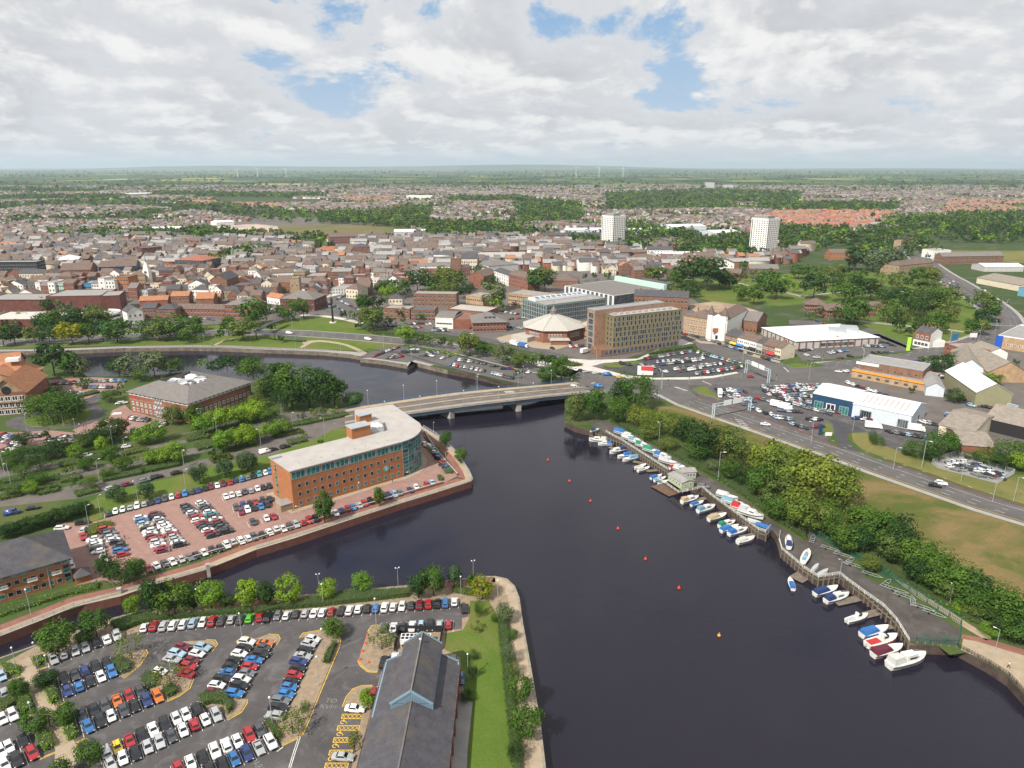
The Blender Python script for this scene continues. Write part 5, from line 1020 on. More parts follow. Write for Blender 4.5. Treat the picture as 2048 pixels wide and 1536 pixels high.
CHIM=MB(); CHIM.box((0,0,.55),(.9,.6,2.3)); CHIM.box((0,0,1.75),(1.0,.7,.12)); CHIM.cyl((-.22,0,1.8),(-.22,0,2.2),.11,None,6,1); CHIM.cyl((.22,0,1.8),(.22,0,2.2),.11,None,6,1)
CHIM=CHIM.mesh('chimney',[BK3,OTILE])
def quad4(a,b,depth):
    a,b=X2(a),X2(b); d=(b-a).normalized(); n=Vector((-d.y,d.x,0)); return [a,b,b+n*depth,a+n*depth]
def bld(name,label,fr,a,b,depth,h,wall,roof,rt='flat',rise=2.5,floors=0,nf=0,ns=0,ww=1.2,wh=1.4,kind='white',za=0,cat='building',over=.4,chim=0,z0=.9,group=None,joined=False,par=.5,parmat=None,door=False,c4=None,fh=None):
    c=c4 or quad4(P(fr(*a),za),P(fr(*b),za),depth); o=sum(c,Vector((0,0,0)))/4
    t=thing(name,label,cat,(o.x,o.y,0),0,group)
    w=MB(); w.prism(c,0,h,top=False)
    if rt=='flat':
        r=MB(); flat_roof(r,c,h,par); ro=part(t,'roof',r,[roof,parmat or wall])
    else:
        r,g_=roofmb(c,h,rise,rt,over); w.v,w.f,w.m=w.v+g_.v,w.f+[tuple(i+len(w.v) for i in f) for f in g_.f],w.m+g_.m
        ro=part(t,'roof',r,roof)
    part(t,'wall',w,wall)
    if chim:
        ux=(c[1]-c[0]); uy=(c[3]-c[0])
        for k in range(chim):
            u=(k+.5)/chim if chim>1 else .5; p=c[0]+(ux*u+uy*.5 if rt !='gablex' else ux*.5+uy*u)
            link('chimney',CHIM,ro,(p.x-o.x,p.y-o.y,h+rise*(.8 if rt !='hip' else .7)),math.atan2(ux.y,ux.x))
    if floors:
        H=fh or (h-z0*.6)/floors
        if joined:
            jm=MB()
            for e,(p0,p1) in enumerate(((c[0],c[1]),(c[1],c[2]),(c[3],c[0]))):
                n=nf if e==0 else ns
                d=(p1-p0).normalized(); nr=Vector((d.y,-d.x,0))
                for f in range(floors):
                    for i in range(n):
                        p=p0.lerp(p1,(i+.5)/n)+nr*.05; z=z0+f*H; s=d*ww/2
                        jm.quad((p.x-s.x,p.y-s.y,z),(p.x+s.x,p.y+s.y,z),(p.x+s.x,p.y+s.y,z+wh),(p.x-s.x,p.y-s.y,z+wh),0)
                        p=p+nr*.03; jm.box((p.x,p.y,z-.06),(ww+.2,.12,.12),math.atan2(d.y,d.x),1)
            if jm.f: part(t,'windows',jm,[GLD if kind !='whitepale' else GLG,WFRAME],kind='stuff')
        else:
            for f in range(floors):
                facade(t,c[0],c[1],z0+f*H,nf,ww,wh,kind); facade(t,c[1],c[2],z0+f*H,ns,ww,wh,kind); facade(t,c[3],c[0],z0+f*H,ns,ww,wh,kind)
    if door: facade(t,c[0],c[1],0.05,1,2.0,2.4,'door')
    t['c4']=0; del t['c4']
    return t,c
def sign(t,p0,p1,u,z,w,h,m,txt=None,tm=None,out=.05,size=None,name='sign',thick=.08):
    p0,p1=X2(p0),X2(p1); d=(p1-p0).normalized(); nr=Vector((d.y,-d.x,0)); p=p0.lerp(p1,u)+nr*(out+thick/2); an=math.atan2(d.y,d.x)
    mb=MB(); mb.box((p.x,p.y,z),(w,thick,h),an); o=part(t,name,mb,m)
    if txt:
        q_=p+nr*(thick/2+.02); L=t.location
        text('lettering',txt,(q_.x-L.x,q_.y-L.y,z-L.z),math.pi/2,an,size or h*.8,tm,.01,o)
    return o
# ---- p41.py
def long_office():
    H=15.0; fl=P(A4(262,697),H); fr_=P(A4(1120,470),H); lb=P(A4(107,590),H)
    curve=[P(A4(x,y),H) for x,y in ((1120,470),(1165,455),(1205,436),(1238,412),(1258,385),(1262,355),(1250,332))]
    back=[P(A4(1045,190),H),P(A4(765,232),H),P(A4(772,335),H),P(A4(690,435),H)]
    pts=[X2(p) for p in [lb,fl]+curve+back]
    d=(fr_-fl).normalized(); L=(pts[-1]-pts[0]).dot(X2(d)); pts[-1]=pts[0]+X2(d)*max(5,L)
    o=sum(pts,Vector((0,0,0)))/len(pts)
    t=thing('office_building','long orange-brick riverside office with pale flat roof and rounded teal glass end','building',(o.x,o.y,0))
    cp=ccw(pts); w=MB(); w.prism(cp,0,11.2,top=False); part(t,'wall',w,BK)
    up=MB(); up.prism(cp,11.2,H-.4,top=False); part(t,'upper_wall',up,BK)
    ins=offs(cp,.0,True)
    r=MB(); ov=offs(cp,-.45,True)
    for tr in tess(ov): r.f.append(tuple(len(r.v)+k for k in tr)); r.m.append(0)
    r.v+=[(p.x,p.y,H) for p in ov]; n=len(ov)
    for i in range(n):
        a,b=ov[i],ov[(i+1)%n]; r.quad((a.x,a.y,H-.4),(b.x,b.y,H-.4),(b.x,b.y,H),(a.x,a.y,H),1)
        a2,b2=offs(cp,.3,True)[i],offs(cp,.3,True)[(i+1)%n]; r.quad((b.x,b.y,H-.4),(a.x,a.y,H-.4),(a2.x,a2.y,H-.4),(b2.x,b2.y,H-.4),1)
    ro=part(t,'roof',r,[BROOF,STEEL])
    A,B=X2(fl),X2(fr_); Lg=(B-A).length; e=(B-A).normalized(); nr=Vector((e.y,-e.x,0))
    for k,z in enumerate((1.2,4.5,7.8)): facade(t,A,B,z,15,1.25,1.6,'teal' if k==0 else 'dark',.03,.985,alt='teal' if k<2 else None,skip=(12,) if k==1 else ())
    for i in range(8): facade(t,A.lerp(B,i/8),A.lerp(B,(i+1)/8),11.45,1,Lg/8-.35,2.7,'strip')
    pA,pB=X2(lb),X2(fl)
    for z in range(9): win(t,'paned' if z%2 else 'pane',pA.lerp(pB,.25)+Vector((pB-pA).normalized().yxz)*0,math.atan2((pB-pA).y,(pB-pA).x)+math.pi,.3+z*1.45,1.5,1.4)
    mb=MB(); p=pA.lerp(pB,.6); 
    cv=[X2(p) for p in curve]
    for i in range(len(cv)-1):
        a,b=cv[i],cv[i+1]; w_=(b-a).length; m=2 if w_>3 else 1
        for j in range(m):
            for z in range(9): facade(t,a.lerp(b,j/m),a.lerp(b,(j+1)/m),.15+z*1.6,1,w_/m-.04,1.56,'paned' if (i*5+j*3+z*7)%6==0 else 'pane',0,1,out=.06)
    sg=MB(); c=A.lerp(B,.835)+nr*.12; sg.cyl(tuple(c-nr*.08+Vector((0,0,5.6))),tuple(c+nr*.06+Vector((0,0,5.6))),1.15,None,20); so=part(t,'sign',sg,mat('sign_teal',(0.1,0.36,0.36),.5))
    text('lettering','S',(c.x+nr.x*.1-o.x,c.y+nr.y*.1-o.y,5.6),math.pi/2,math.atan2(e.y,e.x),2.0,WHITE,.02,so)
    def rb(x0,y0,z0,dx,dy,dz,m,name):
        b=MB(); p=P(A4(x0,y0),H); b.box((p.x,p.y,z0+dz/2),(dx,dy,dz),math.atan2(e.y,e.x)); return part(t,name,b,m,ro)
    rb(790,425,H,8,5,4.2,BK,'stair_head'); rb(790,425,H+4.2,8.6,5.6,.25,STEEL,'stair_head_cap'); rb(830,318,H,5.5,3.4,3.2,BK,'lift_head'); rb(830,318,H+3.2,6.0,3.9,.2,STEEL,'lift_head_cap')
    fn=MB(); p0,p1=P(A4(868,412),H),P(A4(982,395),H); q0,q1=P(A4(982,395),H),P(A4(960,335),H)
    fn.bar(p0+Vector((0,0,1.0)),p1+Vector((0,0,1.0)),.12,2.0); fn.bar(q0+Vector((0,0,1.0)),q1+Vector((0,0,1.0)),.12,2.0); part(t,'louvre_screen',fn,STEEL,ro)
    for k in range(3):
        dm=MB(); a=P(A4(868+k*28,355-k*4),H)+Vector((0,0,.9)); dm.cyl(a,a+X2(e)*0+Vector((e.y,-e.x,0))*5.5,.55,None,10); part(t,'duct',dm,WROOF,ro)
    rb(150,598,H,3.2,2.0,.7,STEEL,'roof_hatch')
    for k in range(9):
        v=MB(); p=P(A4(330+k*85,640-k*22),H); v.cyl((p.x,p.y,H),(p.x,p.y,H+.35),.16,None,6); part(t,'vent',v,STEEL,ro)
    slab('office_apron',offs(cp,-2.2,True),0,.1,M_pave,M_kerb)
    bs=P(A4(228,985)); b2=thing('bin_store','mossy stone bin store at the foot of the long office end wall','shed',(bs.x,bs.y,0),math.atan2(e.y,e.x)); mb=MB(); mb.box((0,0,1.2),(5,4.6,2.4)); mb.build('wall',STONE,b2); mb=MB(); mb.box((0,0,2.5),(5.3,4.9,.2)); mb.build('roof',GROOF,b2)
long_office()
def slate_office():
    H=8.6; a=P(A3(-420,1075),H); b=P(A3(525,812),H); c=P(A3(436,622),H)
    d=(b-a).normalized(); n=Vector((-d.y,d.x,0)); D=abs((c-b).dot(n)); c4=[X2(a),X2(b),X2(b)+n*D,X2(a)+n*D]
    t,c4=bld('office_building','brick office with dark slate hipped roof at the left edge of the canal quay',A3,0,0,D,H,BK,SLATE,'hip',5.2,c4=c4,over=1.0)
    A,B=c4[0],c4[1]; L=(B-A).length
    for i in range(14): facade(t,A.lerp(B,i/14),A.lerp(B,(i+1)/14),H-1.9,1,L/14-.3,1.4,'strip' if i%3 else 'stripd')
    for z in (1.0,4.2): facade(t,A,B,z,13,1.3,1.5,'dark',.02,.92,alt='teal')
    for z in range(5): facade(t,A.lerp(B,.945),B,.6+z*1.45,1,1.6,1.35,'paned' if z%2 else 'pane',0,.6)
    for z in (1.0,4.2): facade(t,c4[1],c4[2],z,5,1.3,1.5,'dark')
    e=(B-A).normalized(); nr=Vector((e.y,-e.x,0))
    for u in (.42,.665,.875):
        p=A.lerp(B,u)+nr*.35; m=MB()
        m.box((p.x,p.y,4.1),(2.4,.5,.08),math.atan2(e.y,e.x)); m.bar(p-e*1.2+nr*.2+Vector((0,0,5.1)),p+e*1.2+nr*.2+Vector((0,0,5.1)),.07)
        for k in range(9): q_=p+e*(-1.2+k*.3)+nr*.2; m.bar(q_+Vector((0,0,4.1)),q_+Vector((0,0,5.1)),.05)
        part(t,'balcony',m,WFRAME)
    m=MB(); p=A.lerp(B,.8)+nr*.1; m.cyl(tuple(p),(p.x,p.y,H-2),.09,None,6); part(t,'drainpipe',m,STEEL)
    bld('bin_store','small brick store with dark pyramid roof beside the slate roofed office',A3,(590,1035),(705,1000),4.5,2.4,BK,SLATE,'hip',1.4,cat='shed')
slate_office()
def hip_office():
    H=10.6; k=[P(A5(1000,410),H),P(A5(1497,510),H),P(A6(478,258),H),P(A5(1582,216),H)]
    a,b,c=X2(k[0]),X2(k[1]),X2(k[2]); d0=(b-a).normalized(); n0=Vector((-d0.y,d0.x,0)); Dp=abs((c-b).dot(n0)); E=[a,b,b+n0*Dp,a+n0*Dp]
    o=sum(E,Vector((0,0,0)))/4; t=thing('office_building','square brick office with grey hipped roof and white roof plant by the river','building',(o.x,o.y,0))
    Wc=offs(E,1.0,True); w=MB(); w.prism(Wc,0,H-1.7,top=False); part(t,'wall',w,BK2); w=MB(); w.prism(offs(E,1.05,True),H-1.7,H-.2,top=False); part(t,'upper_wall',w,WFRAME)
    band=MB()
    for z in (3.6,6.6): band.prism(offs(E,.97,True),z,z+.18,top=True,bottom=True)
    part(t,'brick_band',band,BK4)
    I=offs(E,min((b-a).length,Dp)*.27,True); r=MB(); n=4; zi=H+4.2
    for i in range(4):
        p,q_,s,u=E[i],E[(i+1)%4],I[(i+1)%4],I[i]; r.quad((p.x,p.y,H-.25),(q_.x,q_.y,H-.25),(s.x,s.y,zi),(u.x,u.y,zi)); r.quad((q_.x,q_.y,H-.3),(p.x,p.y,H-.3),(Wc[i].x,Wc[i].y,H-.3),(Wc[(i+1)%4].x,Wc[(i+1)%4].y,H-.3))
        r.quad((u.x,u.y,zi),(s.x,s.y,zi),(s.x,s.y,H+1.5),(u.x,u.y,H+1.5))
    ro=part(t,'roof',r,GTILE); f=MB(); f.poly([(p.x,p.y,H+1.5) for p in I]); part(t,'plant_deck',f,GROOF,ro)
    rr=random.Random(4); e=d0
    for i in range(22):
        p=I[0].lerp(I[1],rr.uniform(.12,.88)).lerp(I[3].lerp(I[2],rr.uniform(.12,.88)),rr.uniform(.12,.88)); m=MB(); m.box((p.x,p.y,H+2.6),(rr.uniform(1.5,4.5),rr.uniform(1.2,3),rr.uniform(1.6,3.4)),math.atan2(e.y,e.x)); part(t,'air_unit',m,WROOF if i%3 else STEEL,ro)
    for (p,q_,n_) in ((Wc[0],Wc[1],13),(Wc[1],Wc[2],14)):
        L=(q_-p).length
        for z,kd in ((.9,'white'),(4.0,'tealw')): facade(t,p,q_,z,n_,1.5,1.7,kd,.02,.98,skip=(6,) if n_==13 else (),alt='tealw')
        facade(t,p,q_,H-1.6,n_,1.7,1.2,'tealw',.02,.98,out=-.03)
    p,q_=Wc[0].lerp(Wc[1],.44),Wc[0].lerp(Wc[1],.58)
    for z in range(4): facade(t,p,q_,.2+z*2.5,3,1.3,2.3,'white',0,1,out=.12)
    RED=mat('lettering_red',(0.5,0.02,0.03),.6)
    for P0,P1,u in ((Wc[0],Wc[1],.06),(Wc[1],Wc[2],.05)): sign(t,P0,P1,u,H-2.4,4.6,.55,RED,name='red_sign')
hip_office()
def orange_office():
    o=P(A5(120,560)); t=thing('office_building','brick office with several bright orange tiled gables at the left edge','building',(o.x,o.y,0))
    rf=MB(); w=MB(); g_=MB()
    def blk(a,b,D,h,rise,rt,over=.9):
        c=quad4(P(A5(*a)),P(A5(*b)),D); w.prism(c,0,h,top=False); r,gg=roofmb(c,h,rise,rt,over)
        rf.v,rf.f,rf.m=rf.v+r.v,rf.f+[tuple(i+len(rf.v) for i in f) for f in r.f],rf.m+r.m
        g_.v,g_.f,g_.m=g_.v+gg.v,g_.f+[tuple(i+len(g_.v) for i in f) for f in gg.f],g_.m+gg.m
        return c
    c1=blk((-60,612),(240,588),30,11.6,6.5,'gablex'); c2=blk((240,520),(372,400),26,13,6,'gable'); c3=blk((-250,560),(200,500),40,14,8.5,'gable')
    part(t,'wall',w,BK2); part(t,'gable_wall',g_,STONE); ro=part(t,'roof',rf,OTILE)
    for z in (7.2,): facade(t,c1[0],c1[1],z,5,2.6,2.4,'white',.03,.97)
    for z in (.4,3.8): facade(t,c1[0],c1[1],z,6,2.2,2.6,'white',.03,.97)
    for z in (1,4.4,8): facade(t,c2[0],c2[1],z,5,1.6,2,'white')
    m=MB(); m.box((*(c1[0].lerp(c1[1],.5)+Vector((.0,-.25,6.8))),),((c1[1]-c1[0]).length,1.0,.5),math.atan2((c1[1]-c1[0]).y,(c1[1]-c1[0]).x)); part(t,'stone_band',m,STONE)
    m=MB(); e=(c1[1]-c1[0]).normalized(); nr=Vector((e.y,-e.x,0)); p=c1[0].lerp(c1[1],.5)+Vector((0,0,12.6)); m.cyl(tuple(p),tuple(p+nr*.2),2.0,None,18); part(t,'round_window',m,GLD)
    m=MB(); p=P(A5(105,155),21); m.box((p.x,p.y,21),(6,4,1.6),.3); part(t,'air_unit',m,WROOF,ro)
orange_office()
def slate_hall():
    H=6.0; bl=P(A2(985,742),H); brr=P(A2(1528,772),H); r0=P(A2(1200,890),10.2); r1=P(A2(1075,1536),10.2)
    d=X2(r1-r0).normalized(); wv=Vector((-d.y,d.x,0))
    if wv.x<0: wv=-wv
    Wd=(brr-bl).dot(wv); bl=X2(bl); L=62
    c = [bl + d * L,bl + d * L + wv * Wd,bl + wv * Wd,bl]
    t,c=bld('hall','brick hall with long dark slate gable roof and blue fascias in the foreground',A2,0,0,0,H,BK5,SLATE,'gablex',4.3,c4=c,over=.5)
    ro=[o for o in t.children if o.name.startswith('roof')][0]
    i=Wd*.235; u0,u1=2.0-4.2,17.0
    q_=[bl+d*u1+wv*i,bl+d*u1+wv*(Wd-i),bl+d*u0+wv*(Wd-i),bl+d*u0+wv*i]
    r,g_=roofmb(q_,H+3.6,3.1,'gablex',.0,.14); part(t,'raised_roof',r,SLATE)
    m=MB(); m.prism(q_,H-.5,H+3.5,top=False); g_.v and (m.v.extend(g_.v),m.f.extend([tuple(k+len(m.v)-len(g_.v) for k in f) for f in g_.f]),m.m.extend(g_.m)); part(t,'raised_wall',m,BLUEF)
    f=MB()
    for s in (q_[0],q_[3]):
        a,b=s,s+wv*(Wd-2*i); apex=a.lerp(b,.5)+Vector((0,0,H+6.75)); off=d*(.12 if s is q_[0] else-.12)
        for e in (a,b): f.bar(Vector((e.x,e.y,H+3.55))+off,apex+off,.22,.5)
    for s in (0,1):
        e=bl+wv*(0 if s==0 else Wd); f.bar(e+d*-.4+Vector((0,0,H-.1)),e+d*(17 if s==0 else .5)+Vector((0,0,H-.1)),.35,.35)
        b0=bl-d*.55+wv*(0 if s==0 else Wd); b1=bl-d*.55+wv*(i if s==0 else Wd-i); f.bar(b0+Vector((0,0,H+.15)),b1+Vector((0,0,H+2.0)),.2,.5)
    part(t,'fascia',f,BLUEF)
    for k in range(26):
        m=MB(); a=q_[0].lerp(q_[1],k/25)+d*.09; hh=3.1*(1-abs(k/12.5-1)); m.bar(a+Vector((0,0,H+1.9+hh*.62)),a+Vector((0,0,H+3.45+hh)),.07); part(t,'rib',m,BLUEF)
    m=MB(); a=bl+wv*Wd/2; m.bar(a+d*17+Vector((0,0,H+4.33)),a+d*L+Vector((0,0,H+4.33)),.3,.14); m.bar(a+d*u0+Vector((0,0,H+6.75)),a+d*u1+Vector((0,0,H+6.75)),.3,.14); part(t,'ridge',m,GTILE)
    m=MB(); p=a+d*1.5+Vector((0,0,H+6.7)); m.bar(p,p+Vector((0,0,1.0)),.08); m.box(tuple(p+Vector((0,0,1))),(.5,.3,.3)); part(t,'security_camera',m,WROOF)
    facade(t,c[1],c[2],.8,12,1.6,3.0,'stripd'); facade(t,c[3],c[0],.8,10,1.6,2.4,'stripd')
    for k in range(13):
        m=MB(); p=c[1].lerp(c[2],k/12.0)+wv*.2; m.box((p.x,p.y,2.9),(.6,.6,5.8),math.atan2(d.y,d.x)); part(t,'brick_pier',m,BK2)
    p=P(A2(1210,600)); f=thing('cooling_unit','white rooftop style cooling unit with two rows of black fans behind the hall','air conditioner',(p.x,p.y,0),math.atan2(wv.y,wv.x))
    m=MB(); m.box((0,0,1.6),(7.6,2.6,1.4)); [m.box((x,y,.5),(.25,.25,.95)) for x in (-3.6,0,3.6) for y in (-1.1,1.1)]; m.build('casing',WROOF,f)
    for x in range(7):
        for y in (-1,1): m=MB(); m.cyl((-3.15+x*1.05,y*.6,2.28),(-3.15+x*1.05,y*.6,2.4),.44,None,12); m.build('fan',M_tyre,f)
    fz=thing('fence','black fence enclosing the cooling unit behind the hall','fence',(p.x,p.y,0),math.atan2(wv.y,wv.x))
    for x0,y0,x1,y1 in ((-5,-3,-5,5),(6.2,-3,6.2,5),(-5,5,6.2,5)):
        m=MB(); m.bar((x0,y0,1),(x1,y1,1),.08,2.0); m.build('panel',M_trim,fz)
slate_hall()
# ---- p42.py
def bridge():
    near=[(690,848,.4),(760,836,1.2),(814,827,2.2),(903,815,3.4),(965,807,4.0),(1030,800,4.1),(1090,793,3.6),(1165,786,2.0),(1215,784,.6)]
    far=[(690,820,.4),(723,813,1.2),(790,803,2.2),(850,794,3.4),(910,786,4.0),(1000,777,4.1),(1060,772,3.6),(1120,767,2.0),(1150,764,.6)]
    N=[P(p[:2],p[2]) for p in near]; Fp=[P(p[:2],p[2]) for p in far]; o=(N[4]+Fp[4])/2
    t=thing('road_bridge','concrete and blue steel road bridge across the river on two piers','bridge',(o.x,o.y,WATER_Z))
    dk=MB(); gd=MB(); fw=MB(); n=len(N); V=lambda z: Vector((0,0,z))
    for i in range(n-1):
        a,b,c,d=N[i],N[i+1],Fp[i+1],Fp[i]; dk.quad(a,b,c,d); dk.quad(d-V(.5),c-V(.5),b-V(.5),a-V(.5))
        dk.quad(a-V(.5),b-V(.5),b+V(.15),a+V(.15),1); dk.quad(c-V(.5),d-V(.5),d+V(.15),c+V(.15),1)
        for f0,f1 in ((.0,.17),(.83,1.0),(.47,.53)):
            p,q_,r,s=a.lerp(d,f0),b.lerp(c,f0),b.lerp(c,f1),a.lerp(d,f1); fw.quad(p+V(.12),q_+V(.12),r+V(.12),s+V(.12))
            fw.quad(p,q_,q_+V(.12),p+V(.12)); fw.quad(r,s,s+V(.12),r+V(.12))
    part(t,'deck',dk,[M_road_tan,M_conc]); part(t,'footway',fw,M_pave)
    for f in (.025,.36,.64,.975):
        g_=MB()
        for i in range(n-1): g_.bar(N[i].lerp(Fp[i],f)-V(1.4),N[i+1].lerp(Fp[i+1],f)-V(1.4),.5,1.8)
        part(t,'girder',g_,mat('girder_blue',(0.04,0.06,0.085),.6,.25,.5))
    for idx,w in ((3.05,0),(5.15,0)):
        i=int(idx); u=idx-i; a=N[i].lerp(N[i+1],u); b=Fp[i].lerp(Fp[i+1],u); e=X2(b-a).normalized(); p=MB()
        a,b=a+e*.8,b-e*.8; zt=min(a.z,b.z)-2.3
        s=Vector((-e.y,e.x,0))*1.3; pts=[a-s,b-s,b+s,a+s]; p.prism(pts,-5,zt); part(t,'pier',p,M_conc)
    for side,L_,m,nm in ((0,N,STEEL,'railing'),(1,Fp,mat('railing_blue',(0.05,0.12,0.24),.5),'railing')):
        r=MB()
        for i in range(n-1):
            for z in (.35,.7,1.1): r.bar(L_[i]+V(z+.1),L_[i+1]+V(z+.1),.07 if z<1 else .14)
            k=int((L_[i+1]-L_[i]).length/2)
            for j in range(k): p=L_[i].lerp(L_[i+1],j/k); r.bar(p,p+V(1.2),.1)
        part(t,nm,r,m)
    wm_=MB()
    for f in (.325,.675):
        for i in range(n-1):
            a,b=N[i].lerp(Fp[i],f),N[i+1].lerp(Fp[i+1],f); L=(b-a).length; k=int(L/8)
            for j in range(k): p,q_=a.lerp(b,j/k),a.lerp(b,(j+.45)/k); s=Vector((0,.09,0)); wm_.quad(p-s+V(.02),q_-s+V(.02),q_+s+V(.02),p+s+V(.02))
    for j in range(3): p=N[5].lerp(Fp[5],.62+j*.05); wm_.quad(p+V(.03),p+Vector((5,.6,.03)),p+Vector((5,1.1,.03)),p+Vector((0,.5,.03)))
    part(t,'road_marking',wm_,M_white)
    return N,Fp
BR_N,BR_F=bridge()
def hotel():
    a=P(B4(302,545),4.6); b=P(B4(842,478),4.6); d=X2(b-a).normalized(); n=Vector((-d.y,d.x,0)); c=quad4(a,b,13); H=25
    o=sum(c,Vector((0,0,0)))/4; t=thing('hotel','gold-clad six-storey hotel block beside a brown brick slab','building',(o.x,o.y,0))
    w=MB(); w.prism(c,4.6,H,top=False,bottom=True); part(t,'gold_cladding',w,GOLD); r=MB(); flat_roof(r,c,H,.6); part(t,'roof',r,[BROOF,GOLD])
    L=(b-a).length; rr=random.Random(11); nc=34
    for f in range(6):
        z=5.1+f*3.3
        for i in range(nc):
            ph=(i+(f//2)*3)%4
            if ph in (0,2) or (ph==1 and rr.random()<.25): facade(t,c[0].lerp(c[1],i/nc),c[0].lerp(c[1],(i+1)/nc),z,1,L/nc*.82,3.0,'gold')
        facade(t,c[3],c[0],z,3,1.3,2.6,'gold')
    c2=[c[3]-d*9-n*4.5,c[3]+d*(L-4)-n*.0,c[3]+d*(L-4)+n*7,c[3]-d*9+n*5]
    c2=quad4(c[0]-d*8.5+n*9,c[0]+d*(L-5)+n*13.3,8.5); w=MB(); w.prism(c2,0,H+3,top=False); part(t,'brick_wall',w,brickmat('brick_brown_pale',(0.33,0.2,0.13),(0.3,0.18,0.12),(0.28,0.19,0.14))); r=MB(); flat_roof(r,c2,H+3,.5); part(t,'slab_roof',r,[GROOF,STEEL])
    for f in range(6): facade(t,c2[3],c2[0],2+f*4.1,1,5.6,3.7,'plain',.1,.9)
    base=quad4(c[0]-d*10-n*2,c[0]+d*(L*.97)-n*.4,12); w=MB(); w.prism(base,0,4.6); part(t,'podium',w,BK3)
    for i in range(18): facade(t,base[0].lerp(base[1],.04+i/19),base[0].lerp(base[1],.04+(i+1)/19),1.0,1,L/20,3.2,'plain')
    for k in range(10):
        m=MB(); p=c[0].lerp(c[1],.08+k*.09)+n*6; m.box((p.x,p.y,H+.7),(2.5,1.6,1.1),math.atan2(d.y,d.x)); part(t,'air_unit',m,STEEL)
    return c
hotel()
def church():
    ctr=P(B6(1550,545)); ctr.y+=6; R_=21.5; H=8.5; t=thing('church','octagonal brick church with pale grey pyramid roof and small spire','church',(ctr.x,ctr.y,0))
    oc=[Vector((ctr.x+R_*math.cos(R(22.5+45*k)),ctr.y+R_*math.sin(R(22.5+45*k)),0)) for k in range(8)]
    w=MB(); w.prism(oc,0,H,top=False); part(t,'wall',w,BK2)
    r=MB(); ov=offs(oc,-1.6,True); ap=Vector((ctr.x,ctr.y,17)); PALE=tiles('slate_pale',(0.42,0.4,0.36),.6,.1)
    for k in range(8): a,b=ov[k],ov[(k+1)%8]; r.tri((a.x,a.y,H),(b.x,b.y,H),ap); r.quad((b.x,b.y,H-.1),(a.x,a.y,H-.1),(oc[k].x,oc[k].y,H-.1),(oc[(k+1)%8].x,oc[(k+1)%8].y,H-.1))
    ro=part(t,'roof',r,PALE); rb_=MB()
    for k in range(8): rb_.bar((ov[k].x,ov[k].y,H+.1),ap+Vector((0,0,.1)),.35)
    part(t,'roof_rib',rb_,PALE,ro)
    m=MB(); m.cyl((ctr.x,ctr.y,16),(ctr.x,ctr.y,18.4),2.6,2.2,8); m.cyl((ctr.x,ctr.y,18.4),(ctr.x,ctr.y,22),2.6,.15,8); m.bar((ctr.x,ctr.y,22),(ctr.x,ctr.y,26),.15); m.bar((ctr.x-.9,ctr.y,25),(ctr.x+.9,ctr.y,25),.12); part(t,'spire',m,GTILE)
    for k in (4,5,6,7): facade(t,oc[k],oc[(k+1)%8],3.2,5,1.1,2.8,'whitepale',.2,.8)
    c=[Vector((ctr.x+x,ctr.y+y,0)) for x,y in ((-4,-27),(10,-27),(9,-18),(-3,-18))]; m=MB(); m.prism(c,3.0,3.5,bottom=True); part(t,'porch_roof',m,PALE); m=MB(); m.prism(offs(ccw(c),.8,True),0,3.0); part(t,'porch',m,BK2)
    m=MB(); m.prism([Vector((ctr.x+x,ctr.y+y,0)) for x,y in ((-30,-10),(-19,-20),(-14,-14),(-20,-2))],0,3.4); part(t,'side_hall',m,PALE)
church()
G1='civic buildings by the riverside road'
def glasshall():
    t,c=bld('glass_hall','long green glass box with pale rooflights behind the octagonal church',B6,(1490,440),(1960,375),34,15,CLADG,GROOF,par=.6)
    for z in range(4): facade(t,c[0],c[1],.8+z*3.5,26,2.2,3.2,'plain',.01,.99); facade(t,c[3],c[0],.8+z*3.5,10,2.6,3.2,'plain',.02,.98)
    m=MB(); p=c[0].lerp(c[3],.5); q_=c[1].lerp(c[2],.5); m.prism(quad4(p.lerp(q_,.02),p.lerp(q_,.9),10),15.2,17.2); part(t,'roof_lantern',m,WROOF)
    for k in range(9): m=MB(); a=p.lerp(q_,.05+k*.09); m.box((a.x,a.y+4,17.6),(3.4,5,.5),.1); part(t,'rooflight',m,GLB)
glasshall()
def pool():
    a,b=P(B6(1640,200)),P(B6(2020,285)); t,c=bld('leisure_centre','low leisure centre with brown flat roof, white columns and mint green fascia',B6,0,0,0,8.5,GLG,GTILE,c4=quad4(a,b,62),par=.3,parmat=WROOF)
    for k in range(12): m=MB(); p=c[0].lerp(c[1],k/11.0); m.box((p.x,p.y-1.2,4.2),(1.6,2.2,8.4)); part(t,'column',m,WROOF)
    MINT=mat('cladding_mint',(0.45,0.62,0.56),.5,.05,.5); m=MB(); m.prism(quad4(c[3]-Vector((0,3,0)),c[2]-Vector((0,3,0)),4),8,13); part(t,'mint_fascia',m,MINT)
    m=MB(); p=c[2]; m.prism([p+Vector(v) for v in ((0,-6,0),(16,-22,0),(18,-8,0),(4,4,0))],0,7); part(t,'glass_wing',m,GLB)
    m=MB(); m.prism(quad4(c[3].lerp(c[2],.45)+Vector((0,2,0)),c[2]+Vector((0,2,0)),14),8.8,12.5); part(t,'plant_room',m,DROOF)
pool()
